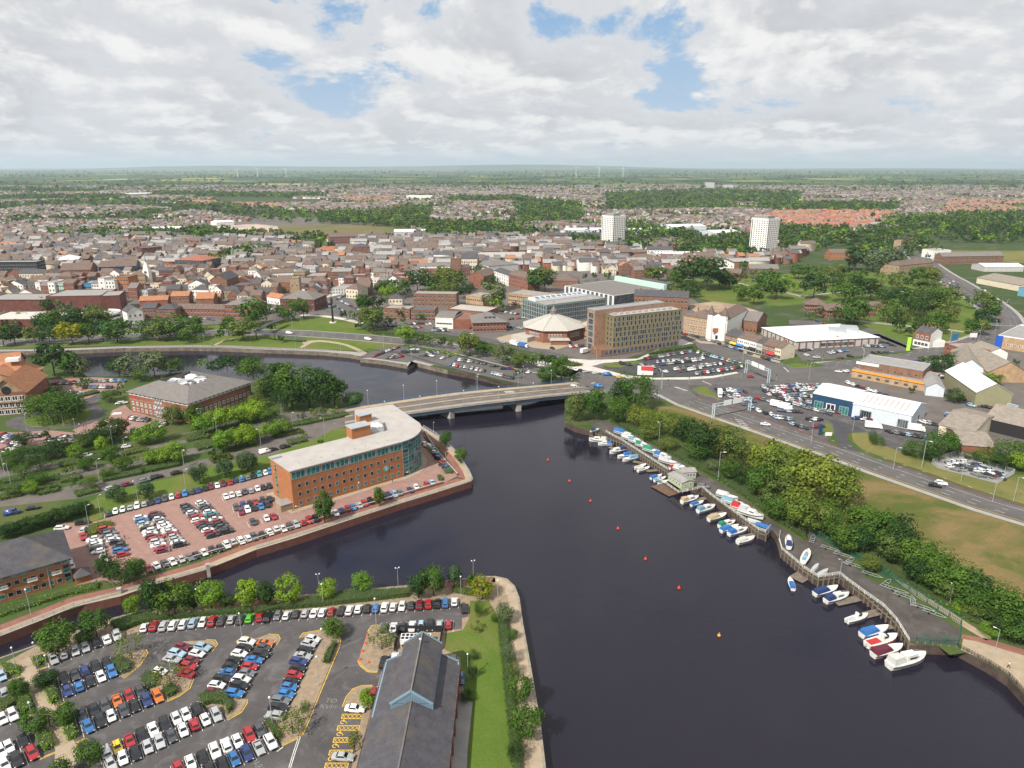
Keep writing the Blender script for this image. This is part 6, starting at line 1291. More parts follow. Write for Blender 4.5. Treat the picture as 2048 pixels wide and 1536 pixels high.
for a in [('police_station','tan brick civic office with green glazed bays beside a tall tree',B6,(848,285),(985,305),18,9,BK4,GROOF,'flat',0,2,8,3),('college_block','long tan brick college block with three rows of white windows',B6,(1185,285),(1590,340),20,11,BK4,GROOF,'flat',0,3,24,4),
          ('office_block','brown brick office with flat roof, lowest of the left civic group',B6,(190,385),(400,395),14,8,BK3,GROOF,'flat',0,2,5,2),('office_block','long three-storey brown brick office with a chimney-like tower',B6,(430,292),(772,298),14,11,BK3,GROOF,'flat',0,3,11,3),('office_block','brown brick office with white window bands beside the white block',B6,(410,412),(600,415),16,9,BK3,DROOF,'flat',0,3,7,3),('clinic','flat roofed brown brick clinic with pale grey roof',B6,(700,370),(1010,400),22,6,BK3,BROOF,'flat',0,0,0,0),
          ('tan_annex','tan brick annex between the church and the hotel',B6,(1720,540),(1860,560),18,9,BK4,BROOF,'flat',0,2,6,3),('white_villa','cream villa with hipped slate roof behind the brown offices',B6,(232,300),(340,300),12,8,CREAM,SLATE,'hip',3,2,4,2)]:
    nm,lab,fr,p0,p1,D,h,w,r,rt,rise,fl,nf,ns=a; bld(nm,lab,fr,p0,p1,D,h,w,r,rt,rise,fl,nf,ns,1.5,1.5,'whitepale',group=G1,joined=True)
def curved_office():
    t,c=bld('office_block','white and brick office with curved grey metal roof by the church road',B6,(605,465),(745,472),26,7.5,WHITE,GROOF,group=G1); 
    m=MB(); a,b,cc,d=c; k=8; rings=[]
    for i in range(k+1): u=i/k; z=7.8+2.6*math.sin(u*math.pi); p,q_=(a-(b-a).normalized()*.6).lerp(d,u),(b+(b-a).normalized()*.6).lerp(cc,u); rings.append((Vector((p.x,p.y,z)),Vector((q_.x,q_.y,z))))
    for i in range(k): m.quad(rings[i][0],rings[i][1],rings[i+1][1],rings[i+1][0])
    part(t,'curved_roof',m,GTILE); facade(t,a,b,3.2,5,2.6,1.2,'plain'); m=MB(); m.prism(quad4(b+Vector((.2,0,0)),b+Vector((14,1,0)),24),0,7.2); part(t,'brick_wing',m,BK2)
    t,c=bld('office_block','square brick office with grey hipped roof and solar panels',B6,(905,500),(1172,492),26,7.5,BK2,GTILE,'hip',5,2,10,5,1.5,1.3,'plain',group=G1,joined=True,over=.9)
    for k in range(3):
        m=MB(); ux=(c[1]-c[0]); uy=(c[3]-c[0]); 
        def Q(u,v): p=c[0]+ux*u+uy*v; return Vector((p.x,p.y,7.5+5*v*2+.15))
        m.quad(Q(.36+k*.12,.16),Q(.46+k*.12,.16),Q(.46+k*.12,.4),Q(.36+k*.12,.4)); part(t,'solar_panel',m,GLD)
curved_office()
G2='buildings on the shopping street'
bld('brick_block','three-storey brick block with white windows, beside the twin-turret cinema',B4,(862,420),(1052,455),22,13,BK4,BTILE,'hip',4,3,8,4,1.3,1.7,'white',group=G2,chim=2)
bld('slate_block','dark slate roofed brick block behind the hotel',B4,(470,225),(900,245),18,11,BK3,SLATE,'gable',4,2,14,3,1.2,1.5,'white',group=G2,chim=5,joined=True)
def cinema():
    t,c=bld('cinema','white cinema front with two conical turrets and a long brown roof',B4,(1055,470),(1205,490),46,15,WHITE,BTILE,'gablex',4,group=G2)
    for u in (.14,.86):
        p=c[0].lerp(c[1],u); m=MB(); m.cyl((p.x,p.y+1,0),(p.x,p.y+1,18),2.6,2.3,8); m2=MB(); m2.cyl((p.x,p.y+1,18),(p.x,p.y+1,24),2.9,.1,8); o=part(t,'turret',m,WHITE); part(t,'turret_roof',m2,BTILE,o)
    m=MB(); p=c[0].lerp(c[1],.5); m.box((p.x,p.y-.3,7),(6,.6,3)); part(t,'panel',m,RTILE); facade(t,c[0],c[1],.5,3,2,3,'dark')
    t2,c2=bld('hall','brown roofed hall stepping back behind the white cinema',B4,(1215,400),(1450,430),24,9,BK3,GTILE,'gable',5,group=G2,floors=1,nf=8,ns=3,joined=True)
cinema()
tw=[(BK3,SLATE,'brown brick'),(BK3,SLATE,'brown brick'),(WHITE,BTILE,'white rendered'),(WHITE,BTILE,'white rendered'),(WHITE,BTILE,'white-fronted'),(PGREY,SLATE,'grey rendered'),(BK3,BTILE,'brown brick'),(BK2,BTILE,'red fronted'),(CREAM,BTILE,'cream rendered')]
x0,y0,x1,y1=1195,515,1640,640; pts=[(x0+(x1-x0)*k/9,y0+(y1-y0)*k/9) for k in range(10)]
AWN=[None,mat('awning_yellow',(.7,.45,.05)),mat('awning_blue',(.05,.2,.45)),None,mat('awning_dark',(.03,.03,.035)),None,None,mat('awning_red',(.55,.04,.04)),None]
for k in range(9):
    w,r,nm=tw[k]; t,c=bld('shop','%s shop, %s from the left in the hotel-side terrace'%(nm,nth(k)),B4,pts[k],pts[k+1],13,7.2,w,r,'gable',3.2,1,3,0,1.1,1.5,'white',z0=4.2,chim=1,group='terrace of shops',over=.15)
    facade(t,c[0],c[1],.4,2,2.6,2.3,'stripd')
    if AWN[k]: m=MB(); p=c[0].lerp(c[1],.5); e=(c[1]-c[0]).normalized(); nr=Vector((e.y,-e.x,0)); a,b=p-e*3,p+e*3; m.quad(a+nr*1.4+Vector((0,0,2.5)),b+nr*1.4+Vector((0,0,2.5)),b+nr*.1+Vector((0,0,3.4)),a+nr*.1+Vector((0,0,3.4))); m.quad(a+nr*1.4+Vector((0,0,2.1)),b+nr*1.4+Vector((0,0,2.1)),b+nr*1.4+Vector((0,0,2.5)),a+nr*1.4+Vector((0,0,2.5))); part(t,'awning',m,AWN[k])
def store():
    a,b=P(B4(1490,440)),P(B4(1760,555)); c=quad4(a,b,62); c[2]=c[2]+(c[2]-c[3]).normalized()*4
    t,c=bld('supermarket','large supermarket with white pitched sheet roof and brick piers',B4,0,0,0,5.6,PGREY,WROOF,'hip',3.2,c4=quad4(a,b,62),over=.8)
    for p0,p1,n in ((c[0],c[1],8),(c[1],c[2],12)):
        for k in range(n): m=MB(); p=p0.lerp(p1,(k+.5)/n); m.box((p.x,p.y,2.6),(.8,.8,5.2),math.atan2((p1-p0).y,(p1-p0).x)); part(t,'brick_pier',m,BK2)
    facade(t,c[1],c[2],1,6,5,2.4,'plain',.3,.7); m=MB(); p=P(B5(390,880)); 
    for x,y in ((330,965),(440,945)): q_=P(B5(x,y)); m.box((q_.x,q_.y,3.4),(1.2,1.2,6.8))
    for x,y in ((335,930),(445,910)): q_=P(B5(x,y)); m.box((q_.x,q_.y+2,7.6),(11,9,3.0),-.3,1)
    part(t,'porch',m,[BK2,STEEL])
store()
bld('care_home','long brown roofed brick care home, left wing, beside the park',B5,(40,655),(240,665),14,6.5,BK2,BTILE,'hip',4,2,9,3,1.3,1.3,'white',joined=True,group='care home wings',over=.7)
bld('care_home','brown roofed brick care home, right wing with white van at its end',B5,(240,715),(690,700),14,6.5,BK2,BTILE,'hip',4,2,18,3,1.3,1.3,'white',joined=True,group='care home wings',over=.7)
bld('lodge','small brown roofed lodge among the park trees',B5,(580,640),(790,640),10,3.5,BK2,BTILE,'hip',3,group='care home wings')
def pub():
    t,c=bld('public_house','white and red brick corner pub with slate roof and four chimneys',B5,(1030,960),(1175,990),14,9.5,BK2,SLATE,'gable',3.2,0,group=G2,chim=4,over=.1)
    m=MB(); m.prism(offs(c,-.12,True),0,4.2,top=False); part(t,'lower_wall',m,WHITE); facade(t,c[0],c[1],5.4,3,1.7,2.2,'white'); facade(t,c[0],c[1],1,4,2.0,2,'stripd',out=.15)
    m=MB(); a,b=c[1],c[2]; e=(b-a).normalized(); nr=Vector((e.y,-e.x,0))*.15; m.poly([a+nr,b+nr,b+nr+Vector((0,0,9.5)),a.lerp(b,.5)+nr+Vector((0,0,12.5)),a+nr+Vector((0,0,9.5))]); part(t,'gable_wall',m,WHITE)
    m=MB(); m.prism(quad4(c[1].lerp(c[2],.3)+Vector((0.3,0,0)),c[1].lerp(c[2],.3)+Vector((9,1,0)),9),0,4.2); part(t,'rear_extension',m,WHITE)
pub()
def dealer():
    H=7.0; a=P(B3(640,590)); b=P(B3(1085,690)); cR=P(B3(1350,625)); d=(b-a).normalized(); n=Vector((-d.y,d.x,0)); D=(cR-b).dot(n)
    c=quad4(a,b,max(18,D)); t,c=bld('dealer_showroom','white-roofed car dealer shed with navy blue showroom front',B3,0,0,0,H,CLADW,WROOF,'gable',3.2,c4=c,over=.3)
    s0=P(B3(392,500)); sh=quad4(c[0]-d*(c[0]-X2(s0)).length,c[0]-d*.05,(c[3]-c[0]).length*.98); m=MB(); m.prism(sh,0,H+.8,top=False); part(t,'showroom_wall',m,NAVY)
    r,g_=roofmb(sh,H+.7,2.8,'gable',.05); part(t,'showroom_roof',r,WROOF)
    for u,kd in ((.18,'strip'),(.48,'white'),(.8,'strip')): p=sh[0].lerp(sh[1],u); win(t,kd,p+Vector((d.y,-d.x,0))*.05,math.atan2(d.y,d.x)+math.pi,.1,4.4,4.2,'shop_window')
    facade(t,c[0],c[1],.1,1,5.5,4.6,'dark',.14,.34,name='door'); facade(t,c[0],c[1],.1,1,5.0,4.2,'shutter',.78,.98); facade(t,c[1],c[2],.1,1,3.6,4.2,'dark',.45,.6,name='door')
    for k in range(9):
        m=MB(); ux,uy=c[1]-c[0],c[3]-c[0]
        def Q(u,v): p=c[0]+ux*u+uy*v; return Vector((p.x,p.y,H+3.2*v*2+.08))
        u=.12+k*.09; m.quad(Q(u,.1),Q(u+.035,.1),Q(u+.035,.42),Q(u,.42)); part(t,'rooflight',m,BROOF)
    m=MB()
    for k in range(24): p=c[0].lerp(c[1],k/24.0)+Vector((d.y,-d.x,0))*.04; m.bar(p,p+Vector((0,0,H-.4)),.06)
    part(t,'cladding_rib',m,CLADW)
dealer()
def orange_unit():
    t,c=bld('trade_unit','long brown brick trade unit with orange fascia strip along its front',B3,(640,285),(1200,395),26,4.6,BK4,GROOF,'flat',par=.3)
    m=MB(); a,b=c[0],c[1]; e=(b-a).normalized(); nr=Vector((e.y,-e.x,0)); m.bar(a+nr*.3+Vector((0,0,4.4)),b+nr*.3+Vector((0,0,4.4)),.4,1.1); part(t,'fascia',m,ORANGE)
    u=quad4(a.lerp(b,.16)+Vector((0,5,0)),b+Vector((2,7,0)),18); m=MB(); m.prism(u,0,9.5,top=False); part(t,'upper_wall',m,BK3); r=MB(); flat_roof(r,u,9.5,.4); part(t,'upper_roof',r,[GROOF,STEEL]); sign(t,u[0],u[1],.12,8.3,12,1.6,WHITE); facade(t,u[0],u[1],5.8,6,1.2,.9,'dark',.3,.95); facade(t,a,b,1.0,7,2.2,1.4,'stripd')
orange_unit()
G3='trade sheds right of the junction'
bld('shed','small white sided shed with grey rooflit roof beside the orange-fascia unit',B3,(1205,425),(1345,440),24,5,CLADW,GROOF,'gablex',2.6,group=G3)
bld('warehouse','olive clad warehouse with bright white sheet roof',B3,(1580,515),(1855,530),40,8,CLADO,WROOF,'gablex',5,group=G3)
bld('warehouse','white gabled brick shed with long brown asbestos roof',B3,(1430,275),(1650,300),44,6,CLADW,ASB,'gablex',5,group=G3)
bld('warehouse','long brown asbestos roofed shed at the right edge, upper one',B3,(1680,320),(1980,330),46,6,BK4,ASB,'gablex',6,group=G3)
bld('workshop','red brick workshop with grey-green flat roof behind the trade sheds',B3,(1530,190),(1690,185),22,8,BK2,GROOF,'flat',group=G3,floors=2,nf=5,ns=3,joined=True)
bld('workshop','small brown workshop with pale gable beside the red brick workshop',B3,(1680,165),(1830,165),18,6,WHITE,ASB,'gablex',3,group=G3)
bld('garage','cream fronted garage with brown asbestos roof and red door',B3,(1300,735),(1560,800),34,5.5,CREAM,ASB,'gable',3,group=G3)
bld('garage','low brick garage with brown asbestos roof nearest the compound',B3,(1475,870),(1730,890),22,4.0,BK2,ASB,'gable',2.5,group=G3)
bld('garage','long dark sided shed with brown asbestos roof at the right edge',B3,(1650,690),(2060,790),26,6,M_trim,ASB,'gable',4,group=G3)
def dealer2():
    t,c=bld('showroom','tan brick showroom with grey roof and blue end panel at the right edge',B5,(1790,985),(2200,1050),50,8,BK4,GROOF,'flat',par=.8,parmat=WROOF)
    sign(t,c[0],c[1],.04,4.4,4.2,8.2,mat('panel_blue',(.02,.09,.4),.4),name='blue_panel'); facade(t,c[0],c[1],2.4,6,2.2,1.4,'whitepale',.2,1)
dealer2()
bld('shed','blue clad shed with tan base beside the ring road',B5,(1985,510),(2200,540),30,8,mat('cladding_blue',(.12,.3,.42),.5,.1,.4),GROOF,'gablex',3,group=G3)
bld('warehouse','wide low warehouse with brown sheet roof and white lights',B5,(1610,395),(2000,470),40,6,CREAM,ASB,'gable',4,group=G3)
bld('warehouse','long pale roofed shed above the ring road bend',B5,(1680,290),(2040,290),24,6,PGREY,WROOF,'gable',2.5,group=G3)
# ---- p50.py
M_hull=mat('boat_white',(0.60,0.595,0.56),.35,.22,1.5); M_boot=mat('boat_antifoul',(0.05,0.05,0.07),.6); M_timber=mat('timber_grey',(0.17,0.14,0.11),.9,.3,1.2); M_timberb=mat('timber_brown',(0.14,0.085,0.055),.9,.25,1.0)
TARP={'blue': (0.03,0.13,0.36),'navy': (0.02,0.04,0.13),'pale blue': (0.16,0.28,0.36),'green': (0.02,0.2,0.12),'grey': (0.4,0.42,0.43),'red': (0.4,0.03,0.03),'white': (0.5,0.5,0.48),'beige': (0.4,0.32,0.2),'maroon': (0.10,0.02,0.035),'teal': (0.03,0.2,0.22)}
for k,v in TARP.items(): mat('canvas_'+k,v,.75,.15,2)
def boat(fr,x,y,bow,L,kind,col,where,z):
    p=P(fr(x,y),max(z,0)+.8); a=P(fr(x+bow[0],y+bow[1])); b=P(fr(x,y)); an=math.atan2((a-b).y,(a-b).x); L*=.9; Bm=L*.32; D=L*.13+.3
    what={'cruiser': 'cabin cruiser','cover': 'motor boat under canvas','pilot': 'boat with wheelhouse','open': 'open boat','yacht': 'sailing yacht','dinghy': 'upturned dinghy'}[kind]
    cw={'cruiser': 'white and %s','pilot': 'white and %s','open': 'white and %s','cover': '%s-topped','yacht': '%s decked','dinghy': '%s'}[kind]%col
    t=thing('boat','%s %s %s'%(cw,what,where),'boat',(p.x,p.y,z),an,'boats of the boatyard')
    cm=MATS['canvas_'+col]; prof=[(-.5,.80,1),(-.3,.95,1),(0,1,1.02),(.2,.92,1.1),(.34,.7,1.2),(.44,.38,1.32),(.5,.06,1.42)]
    h=MB(); rings=[]
    for u,w,s in prof:
        hw=Bm/2*w; rings.append([(u*L,0,.0 if u<.4 else D*.3),(u*L,hw*.72,D*.22),(u*L,hw,D*s),(u*L,hw*.86,D*s+.02),(u*L,-hw*.86,D*s+.02),(u*L,-hw,D*s),(u*L,-hw*.72,D*.22)])
    h.loft([list(reversed(r)) for r in rings],0)
    if kind=='dinghy': h.v=[(v[0],v[1],D*1.3-v[2]) for v in h.v]; h.build('hull',cm,t); return
    ho=h.build('hull',[M_hull],t)
    b_=MB(); b_.loft([[(u*L*.995,s_*Bm/2*w*1.01,D*s*.72) for s_ in (-1,1)]+[(u*L*.995,s_*Bm/2*w*1.012,D*s*.84) for s_ in (1,-1)] for u,w,s in prof],0); b_.build('rubbing_strake',M_boot if col in ('white','grey','beige') else cm,t)
    def cab(x0,x1,w,z0,z1,taper,m,name):
        c=MB(); c.loft([[(x0,-w,z0),(x1,-w*.8,z0),(x1,w*.8,z0),(x0,w,z0)],[(x0+.1,-w*taper,z1),(x1-(z1-z0)*.9,-w*.66,z1),(x1-(z1-z0)*.9,w*.66,z1),(x0+.1,w*taper,z1)]]); return c.build(name,m,t)
    W_=Bm*.36
    if kind=='cruiser':
        cab(-L*.12,L*.3,W_,D,D+L*.12+.2,.85,M_hull,'cabin'); cab(-L*.46,-L*.06,W_*1.1,D,D+L*.13+.25,.8,cm,'canopy')
        w=MB(); zz=D+L*.06+.15
        for s in (-1,1): w.box((L*.06,s*W_*.9,zz),(L*.2,.1,L*.03+.1))
        w.build('cabin_window',GLD,t); m=MB(); m.quad((L*.2,-W_*.6,D+.25),(L*.2,W_*.6,D+.25),(L*.12,W_*.55,D+L*.12+.22),(L*.12,-W_*.55,D+L*.12+.22)); m.v=[(v[0]+.15,v[1],v[2]) for v in m.v]; m.build('windscreen',GLD,t)
        r=MB(); pr=[(L*.1,-W_*1.1),(L*.34,-W_*.75),(L*.49,0),(L*.34,W_*.75),(L*.1,W_*1.1)]; pr=[(x_,y_,D*1.25+.5) for x_,y_ in pr]
        for i in range(4): r.bar(pr[i],pr[i+1],.05); r.bar(pr[i],(pr[i][0],pr[i][1],D*1.1),.05)
        r.build('bow_rail',STEEL,t)
    elif kind=='cover':
        cab(-L*.48,L*.12,W_*1.2,D*1.0,D+L*.1+.2,.55,cm,'canvas_cover'); m=MB(); m.loft([[(L*.1,-W_*.9,D*1.05),(L*.36,-W_*.4,D*1.2),(L*.36,W_*.4,D*1.2),(L*.1,W_*.9,D*1.05)],[(L*.1,-W_*.6,D*1.05+.3),(L*.3,-W_*.25,D*1.2+.15),(L*.3,W_*.25,D*1.2+.15),(L*.1,W_*.6,D*1.05+.3)]]); m.build('foredeck',M_hull,t)
    elif kind=='pilot':
        cab(-L*.05,L*.2,W_*.8,D,D+1.5,.9,M_hull,'wheelhouse'); m=MB(); m.box((-L*.27,0,D+.04),(L*.38,W_*1.7,.06)); m.build('cockpit_floor',cm,t); m=MB()
        for s in (-1,1): m.box((L*.05,s*W_*.76,D+1.0),(L*.12,.08,.45))
        m.box((L*.165,0,D+.95),(.2,W_*.9,.4)); m.build('cabin_window',GLD,t); m=MB(); m.box((-L*.54,0,D*.9),(.5,.35,1.0)); m.build('outboard_motor',M_hull,t)
    elif kind=='open':
        m=MB(); m.box((-L*.08,0,D+.04),(L*.6,W_*1.7,.06)); m.build('cockpit_floor',cm,t); m=MB(); m.box((-L*.54,0,D*.9),(.4,.3,.9)); m.build('outboard_motor',M_trim,t)
    elif kind=='yacht':
        cab(-L*.12,L*.2,W_*.7,D,D+.5,.8,cm,'cabin'); m=MB(); m.cyl((L*.08,0,D),(L*.08,0,D+L*1.25),.09,.05,6); m.build('mast',M_timberb,t); m=MB(); m.box((-L*.3,0,D+.03),(L*.3,W_*1.3,.06)); m.build('cockpit_floor',cm,t)
    if z>-1: m=MB(); [m.box((u*L,0,-.2),(.2,Bm*.8,.5)) for u in (-.3,.2)]; m.build('cradle',M_timber,t)
S1,S2,SB,SL=(-30,6),(30,-8),(-12,22),(26,8); WZ=WATER_Z-.25; LZ=.42
for fr,rows in ((B1,[
    (370,495,(-30,-2),9,'cruiser','white','nearest the bridge on the far jetty',WZ),(425,522,(-30,0),7,'cruiser','blue','second from the bridge on the far jetty',WZ),(520,577,S1,9,'cruiser','navy','in the cluster below the far jetty, topmost',WZ),(575,612,S1,8,'cover','blue','in the cluster below the far jetty, middle',WZ),(618,635,S1,8.5,'cover','pale blue','in the cluster below the far jetty, lowest',WZ),(695,693,S2,7,'open','beige','above an orange float at a short pontoon',WZ),(722,714,S2,7,'cover','grey','right of the cream open boat',WZ),(820,770,S2,6.5,'cover','blue','upper of two above the green cabin',WZ),(848,788,S2,6.5,'cover','pale blue','lower of two above the green cabin',WZ),(868,812,S2,6,'open','teal','beside the green cabin terrace',WZ),
    (1080,946,S2,9,'cruiser','beige','right below the green cabin terrace',WZ),(1135,972,S2,6.5,'cover','blue','second below the green cabin terrace',WZ),(1205,1015,S2,9,'cruiser','pale blue','third below the green cabin terrace',WZ),(1290,1077,S2,9,'cover','beige','fourth below the green cabin terrace',WZ),(1365,1128,S2,8,'cruiser','green','fifth below the green cabin terrace',WZ),(1385,1163,S2,8.5,'cover','blue','sixth below the green cabin terrace',WZ),(1450,1187,S2,9,'cruiser','blue','seventh below the green cabin terrace',WZ),(1510,1250,S2,8,'cover','white','last at the end of the long fence',WZ),
    (345,460,(20,-4),5,'cover','navy','ashore at the head of the track',LZ),(560,487,SL,10,'cover','blue','largest ashore near the head of the track',LZ),(610,527,SL,9,'cruiser','white','ashore below the big blue canvas',LZ),(663,552,SL,8.5,'cruiser','pale blue','third ashore down the track',LZ),(715,583,SL,8,'cruiser','green','fourth ashore down the track',LZ),(778,619,SL,9,'cover','green','fifth ashore down the track',LZ),(865,667,SL,9,'cruiser','blue','sixth ashore down the track',LZ),(905,705,SL,9,'cover','grey','seventh ashore down the track',LZ),(958,742,S2,6,'cover','red','ashore above the small green cabin',LZ),(1000,733,SL,5,'cover','pale blue','ashore behind the red canvas',LZ),(1010,768,SL,8,'cruiser','white','ashore left of the small green cabin',LZ),
    (1360,972,SL,9,'cover','white','ashore, first below the parked estate car',LZ),(1400,1017,SL,9,'cover','pale blue','ashore, second below the parked estate car',LZ),(1485,1073,SL,10,'cruiser','red','ashore, third below the parked estate car',LZ),(1540,1108,SL,10,'cruiser','grey','ashore, fourth below the parked estate car',LZ),(1640,1190,SL,5.5,'dinghy','blue','lying at the end of the long fence',.05),(1570,1155,SL,5,'dinghy','grey','lying behind the long fence',.05)]),
    (B2,[(158,325,(-2,-40),8,'cruiser','navy','standing ashore at the curved fence',LZ),(290,435,(20,-40),8.5,'yacht','pale blue','standing ashore with bare mast',LZ),(188,580,(-14,-40),6.5,'cover','blue','moored alone at the small pontoon',WZ),(365,510,(30,-30),5,'dinghy','grey','lying near the yacht, upper one',.05),(425,550,(36,-20),5.5,'dinghy','grey','lying near the yacht, lower one',.05),(455,637,S2,9.5,'cover','navy','first moored below the small pontoon',WZ),(540,690,S2,9.5,'cruiser','navy','second moored below the small pontoon',WZ),(695,842,S2,8,'pilot','grey','moored at the middle finger pontoon',WZ),(830,945,S2,10,'cover','blue','above the red decked boat',WZ),(885,1017,S2,11,'pilot','red','with bright red deck near the last boat',WZ),(930,1092,S2,10.5,'cover','maroon','next to the last large cruiser',WZ),(1080,1170,S2,12.8,'cruiser','white','largest and last at the lower end',WZ)])):
    for r in rows: boat(fr,*r)
def pontoon(fr,a,b,w,label,m=M_timber,z=WATER_Z+.45,name='pontoon'):
    A,B=P(fr(*a),z),P(fr(*b),z); o=(A+B)/2; d=X2(B-A); L=d.length; t=thing(name,label,name,(o.x,o.y,z),math.atan2(d.y,d.x),'finger pontoons')
    n=max(3,int(L/.8))
    for k in range(n): mb=MB(); mb.box((-L/2+(k+.5)*L/n,0,-.06),(L/n-.06,w,.12)); mb.build('plank',m,t)
    mb=MB(); mb.box((0,0,-.4),(L,w*.85,.5)); mb.build('float',M_trim,t)
for k,(fr,a,b,w) in enumerate([(B1,(455,590),(560,625),2.0),(B1,(640,700),(780,730),2.0),(B1,(740,775),(900,760),2),(B1,(1095,1000),(1240,975),2),(B1,(1145,1055),(1310,1025),2.2),(B1,(1240,1110),(1380,1085),2),(B1,(1380,1225),(1530,1200),2.2),(B1,(1465,1285),(1600,1255),2.2),(B1,(410,545),(470,555),2),(B2,(520,790),(735,745),2.6),(B2,(660,905),(885,848),2.6),(B2,(745,995),(975,965),2),(B2,(880,1150),(940,1140),2),(B2,(370,690),(440,690),2)]):
    pontoon(fr,a,b,w,'weathered timber finger pontoon, %s down the boatyard from the bridge'%nth(k))
pontoon(B2,(205,560),(310,610),6,'square weathered raft with blue boat alongside',name='pontoon'); pontoon(B1,(820,880),(960,955),6,'brown decked pontoon with white rail below the green cabin',M_timberb); pontoon(B1,(130,410),(420,540),2.4,'long narrow jetty nearest the bridge',M_timber)
def fence(fr,pts,label,m,h=1.1,step=2.2,rails=(.35,.7,1.05),z=.05,w=.09,name='fence',panel=None):
    W_=resample(PP(fr,pts),step); o=W_[0]; t=thing(name,label,'fence',(o.x,o.y,z))
    pm=MB(); pm.box((0,0,h/2),(w,w,h)); me=pm.mesh('post',m)
    for p in W_: link('post',me,t,(p.x-o.x,p.y-o.y,0))
    for r in rails:
        mb=MB()
        for a,b in zip(W_,W_[1:]): mb.bar((a.x-o.x,a.y-o.y,r),(b.x-o.x,b.y-o.y,r),w*.8)
        mb.build('rail',m,t)
    if panel:
        mb=MB()
        for a,b in zip(W_,W_[1:]):
            n=panel
            for k in range(n): c=a.lerp(b,(k+.5)/n)-o; mb.box((c.x,c.y,h*.52),(.07,.07,h))
        mb.build('pale',m,t,kind='stuff')
WP=mat('paint_white_fence',(0.7,0.68,0.64),.7,.15,1); TEALF=mat('fence_green',(0.02,0.13,0.10),.6,.15,1)
fence(B1,[(430,480),(560,552),(900,768)],'white post and rail fence, upper run beside the boats',WP)
fence(B1,[(1015,945),(1170,908),(1230,962),(1600,1232),(1655,1250),(1692,1210)],'white post and rail fence, long middle run beside the boats',WP)
fence(B1,[(825,840),(905,890),(985,945),(1060,930)],'white rail round the green cabin terrace',WP)
fence(B2,[(92,255),(85,310),(105,385),(265,520)],'curved white fence by the yacht',WP); fence(B2,[(275,530),(385,600),(550,575),(605,620),(740,720),(885,822),(985,930),(1082,1088)],'white rail fence above the lower moorings',WP)
fence(B2,[(120,120),(330,260),(640,430),(900,590),(1140,740),(1300,850),(1480,960),(1470,1080)],'green palisade fence between track and tree belt',TEALF,2.3,2.6,(.3,2.0),w=.1,panel=7); fence(B2,[(1460,1110),(1240,1108),(1130,1085)],'green palisade fence across the end of the boatyard',TEALF,2.3,2.6,(.3,2.0),w=.1,panel=6)
fence(B2,[(1450,1128),(1700,1258),(1850,1355),(1966,1480)],'dark railing along the lower right river path',M_trim,panel=4)
fence(A4,[(0,1297),(700,1075),(1400,853),(1640,780),(1655,755),(1560,578),(1380,418),(1285,362)],'grey quay railing round the long office promenade',STEEL); fence(A1,[(-200,600),(0,535),(560,312),(1180,140),(1550,36)],'grey quay railing along the canal promenade',STEEL)
fence(B3,[(1258,950),(1440,885),(1888,1030),(1765,1105),(1300,985),(1258,950)],'grey palisade fence round the car compound by the main road',STEEL,2.2,3,(.3,1.9),w=.1,panel=8)
fence(PX,[(735,700),(800,707),(900,737),(1000,765),(1040,772)],'dark railing along the quay car park',M_trim); fence(PX,[(0,701),(250,694),(380,693),(600,700),(735,704)],'dark railing along the riverside walk',M_trim)
for fr,pts,lab in ((B1,[(115,398),(330,473),(560,562),(900,778),(1012,882)],'upper'),(B1,[(1172,913),(1600,1241),(1660,1263),(1698,1220)],'middle'),(B2,[(84,305),(104,388),(268,528),(388,607),(550,583),(742,728),(986,938),(1084,1092),(1450,1130)],'lower')):
    fence(fr,pts,'weathered timber piles along the %s boatyard quay'%lab,M_timber,3.4,1.7,(2.6,),-3.1,.34,'quay_piling')
def wallthing(fr,pts,h,m,label,w=.4):
    W_=PP(fr,pts); o=W_[0]; t=thing('wall',label,'wall',(o.x,o.y,0)); mb=MB(); wallstrip(mb,[p-o for p in W_],w,0,h); mb.build('brickwork',m,t); mb=MB(); wallstrip(mb,[p-o+Vector((0,0,0)) for p in offs([X2(p) for p in W_],-.05)],w+.1,h,h+.12); mb.build('coping',M_kerb,t)
wallthing(A4,[(-690,1440),(0,1237),(600,1048),(1100,898),(1440,798)],1.0,BK2,'low brick wall between the brick car park and the quay'); wallthing(A4,[(1290,400),(1330,470),(1440,620),(1545,735)],.9,BK2,'low wall on the east side of the office quay')
for lab,a,b,D in (('long pale green boatyard cabin with grey roof',(905,850),(1010,920),5.5),('small pale green boatyard cabin with glazed porch',(1020,838),(1120,832),4.5)):
    bld('cabin',lab,B1,a,b,D,2.9,mat('cabin_green',(0.36,0.42,0.25),.8,.1,1),GROOF,'gable',.7,1,4,2,1.0,1.3,'white',cat='cabin',over=.3)
tr=MB(); [tr.bar((x0,y0,.5),(x1,y1,.5),.1) for x0,y0,x1,y1 in ((-2.6,-.7,1.6,-.6),(-2.6,.7,1.6,.6),(1.6,-.6,3.2,0),(1.6,.6,3.2,0),(-2.2,-.7,-2.2,.7),(-1,-.7,-1,.7),(.4,-.65,.4,.65))]; trm=tr.mesh('frame',STEEL); tw_=MB(); [tw_.cyl((-.9,y-.09,.3),(-.9,y+.09,.3),.3,None,10) for y in (-.85,.85)]; twm=tw_.mesh('wheels',M_tyre)
for k,(x,y) in enumerate([(340,310),(470,380),(570,430),(620,480),(660,510),(790,580),(905,650),(985,700),(1040,745),(1110,790),(1180,830),(1270,880)]):
    p=P(B2(x,y)); t=thing('boat_trailer','empty galvanised boat trailer, %s from the top along the green fence'%nth(k),'trailer',(p.x,p.y,L4),-.75+rnd.uniform(-.3,.3)+(1.6 if k%3==0 else 0),'boat trailers'); link('frame',trm,t); link('wheel_pair',twm,t)
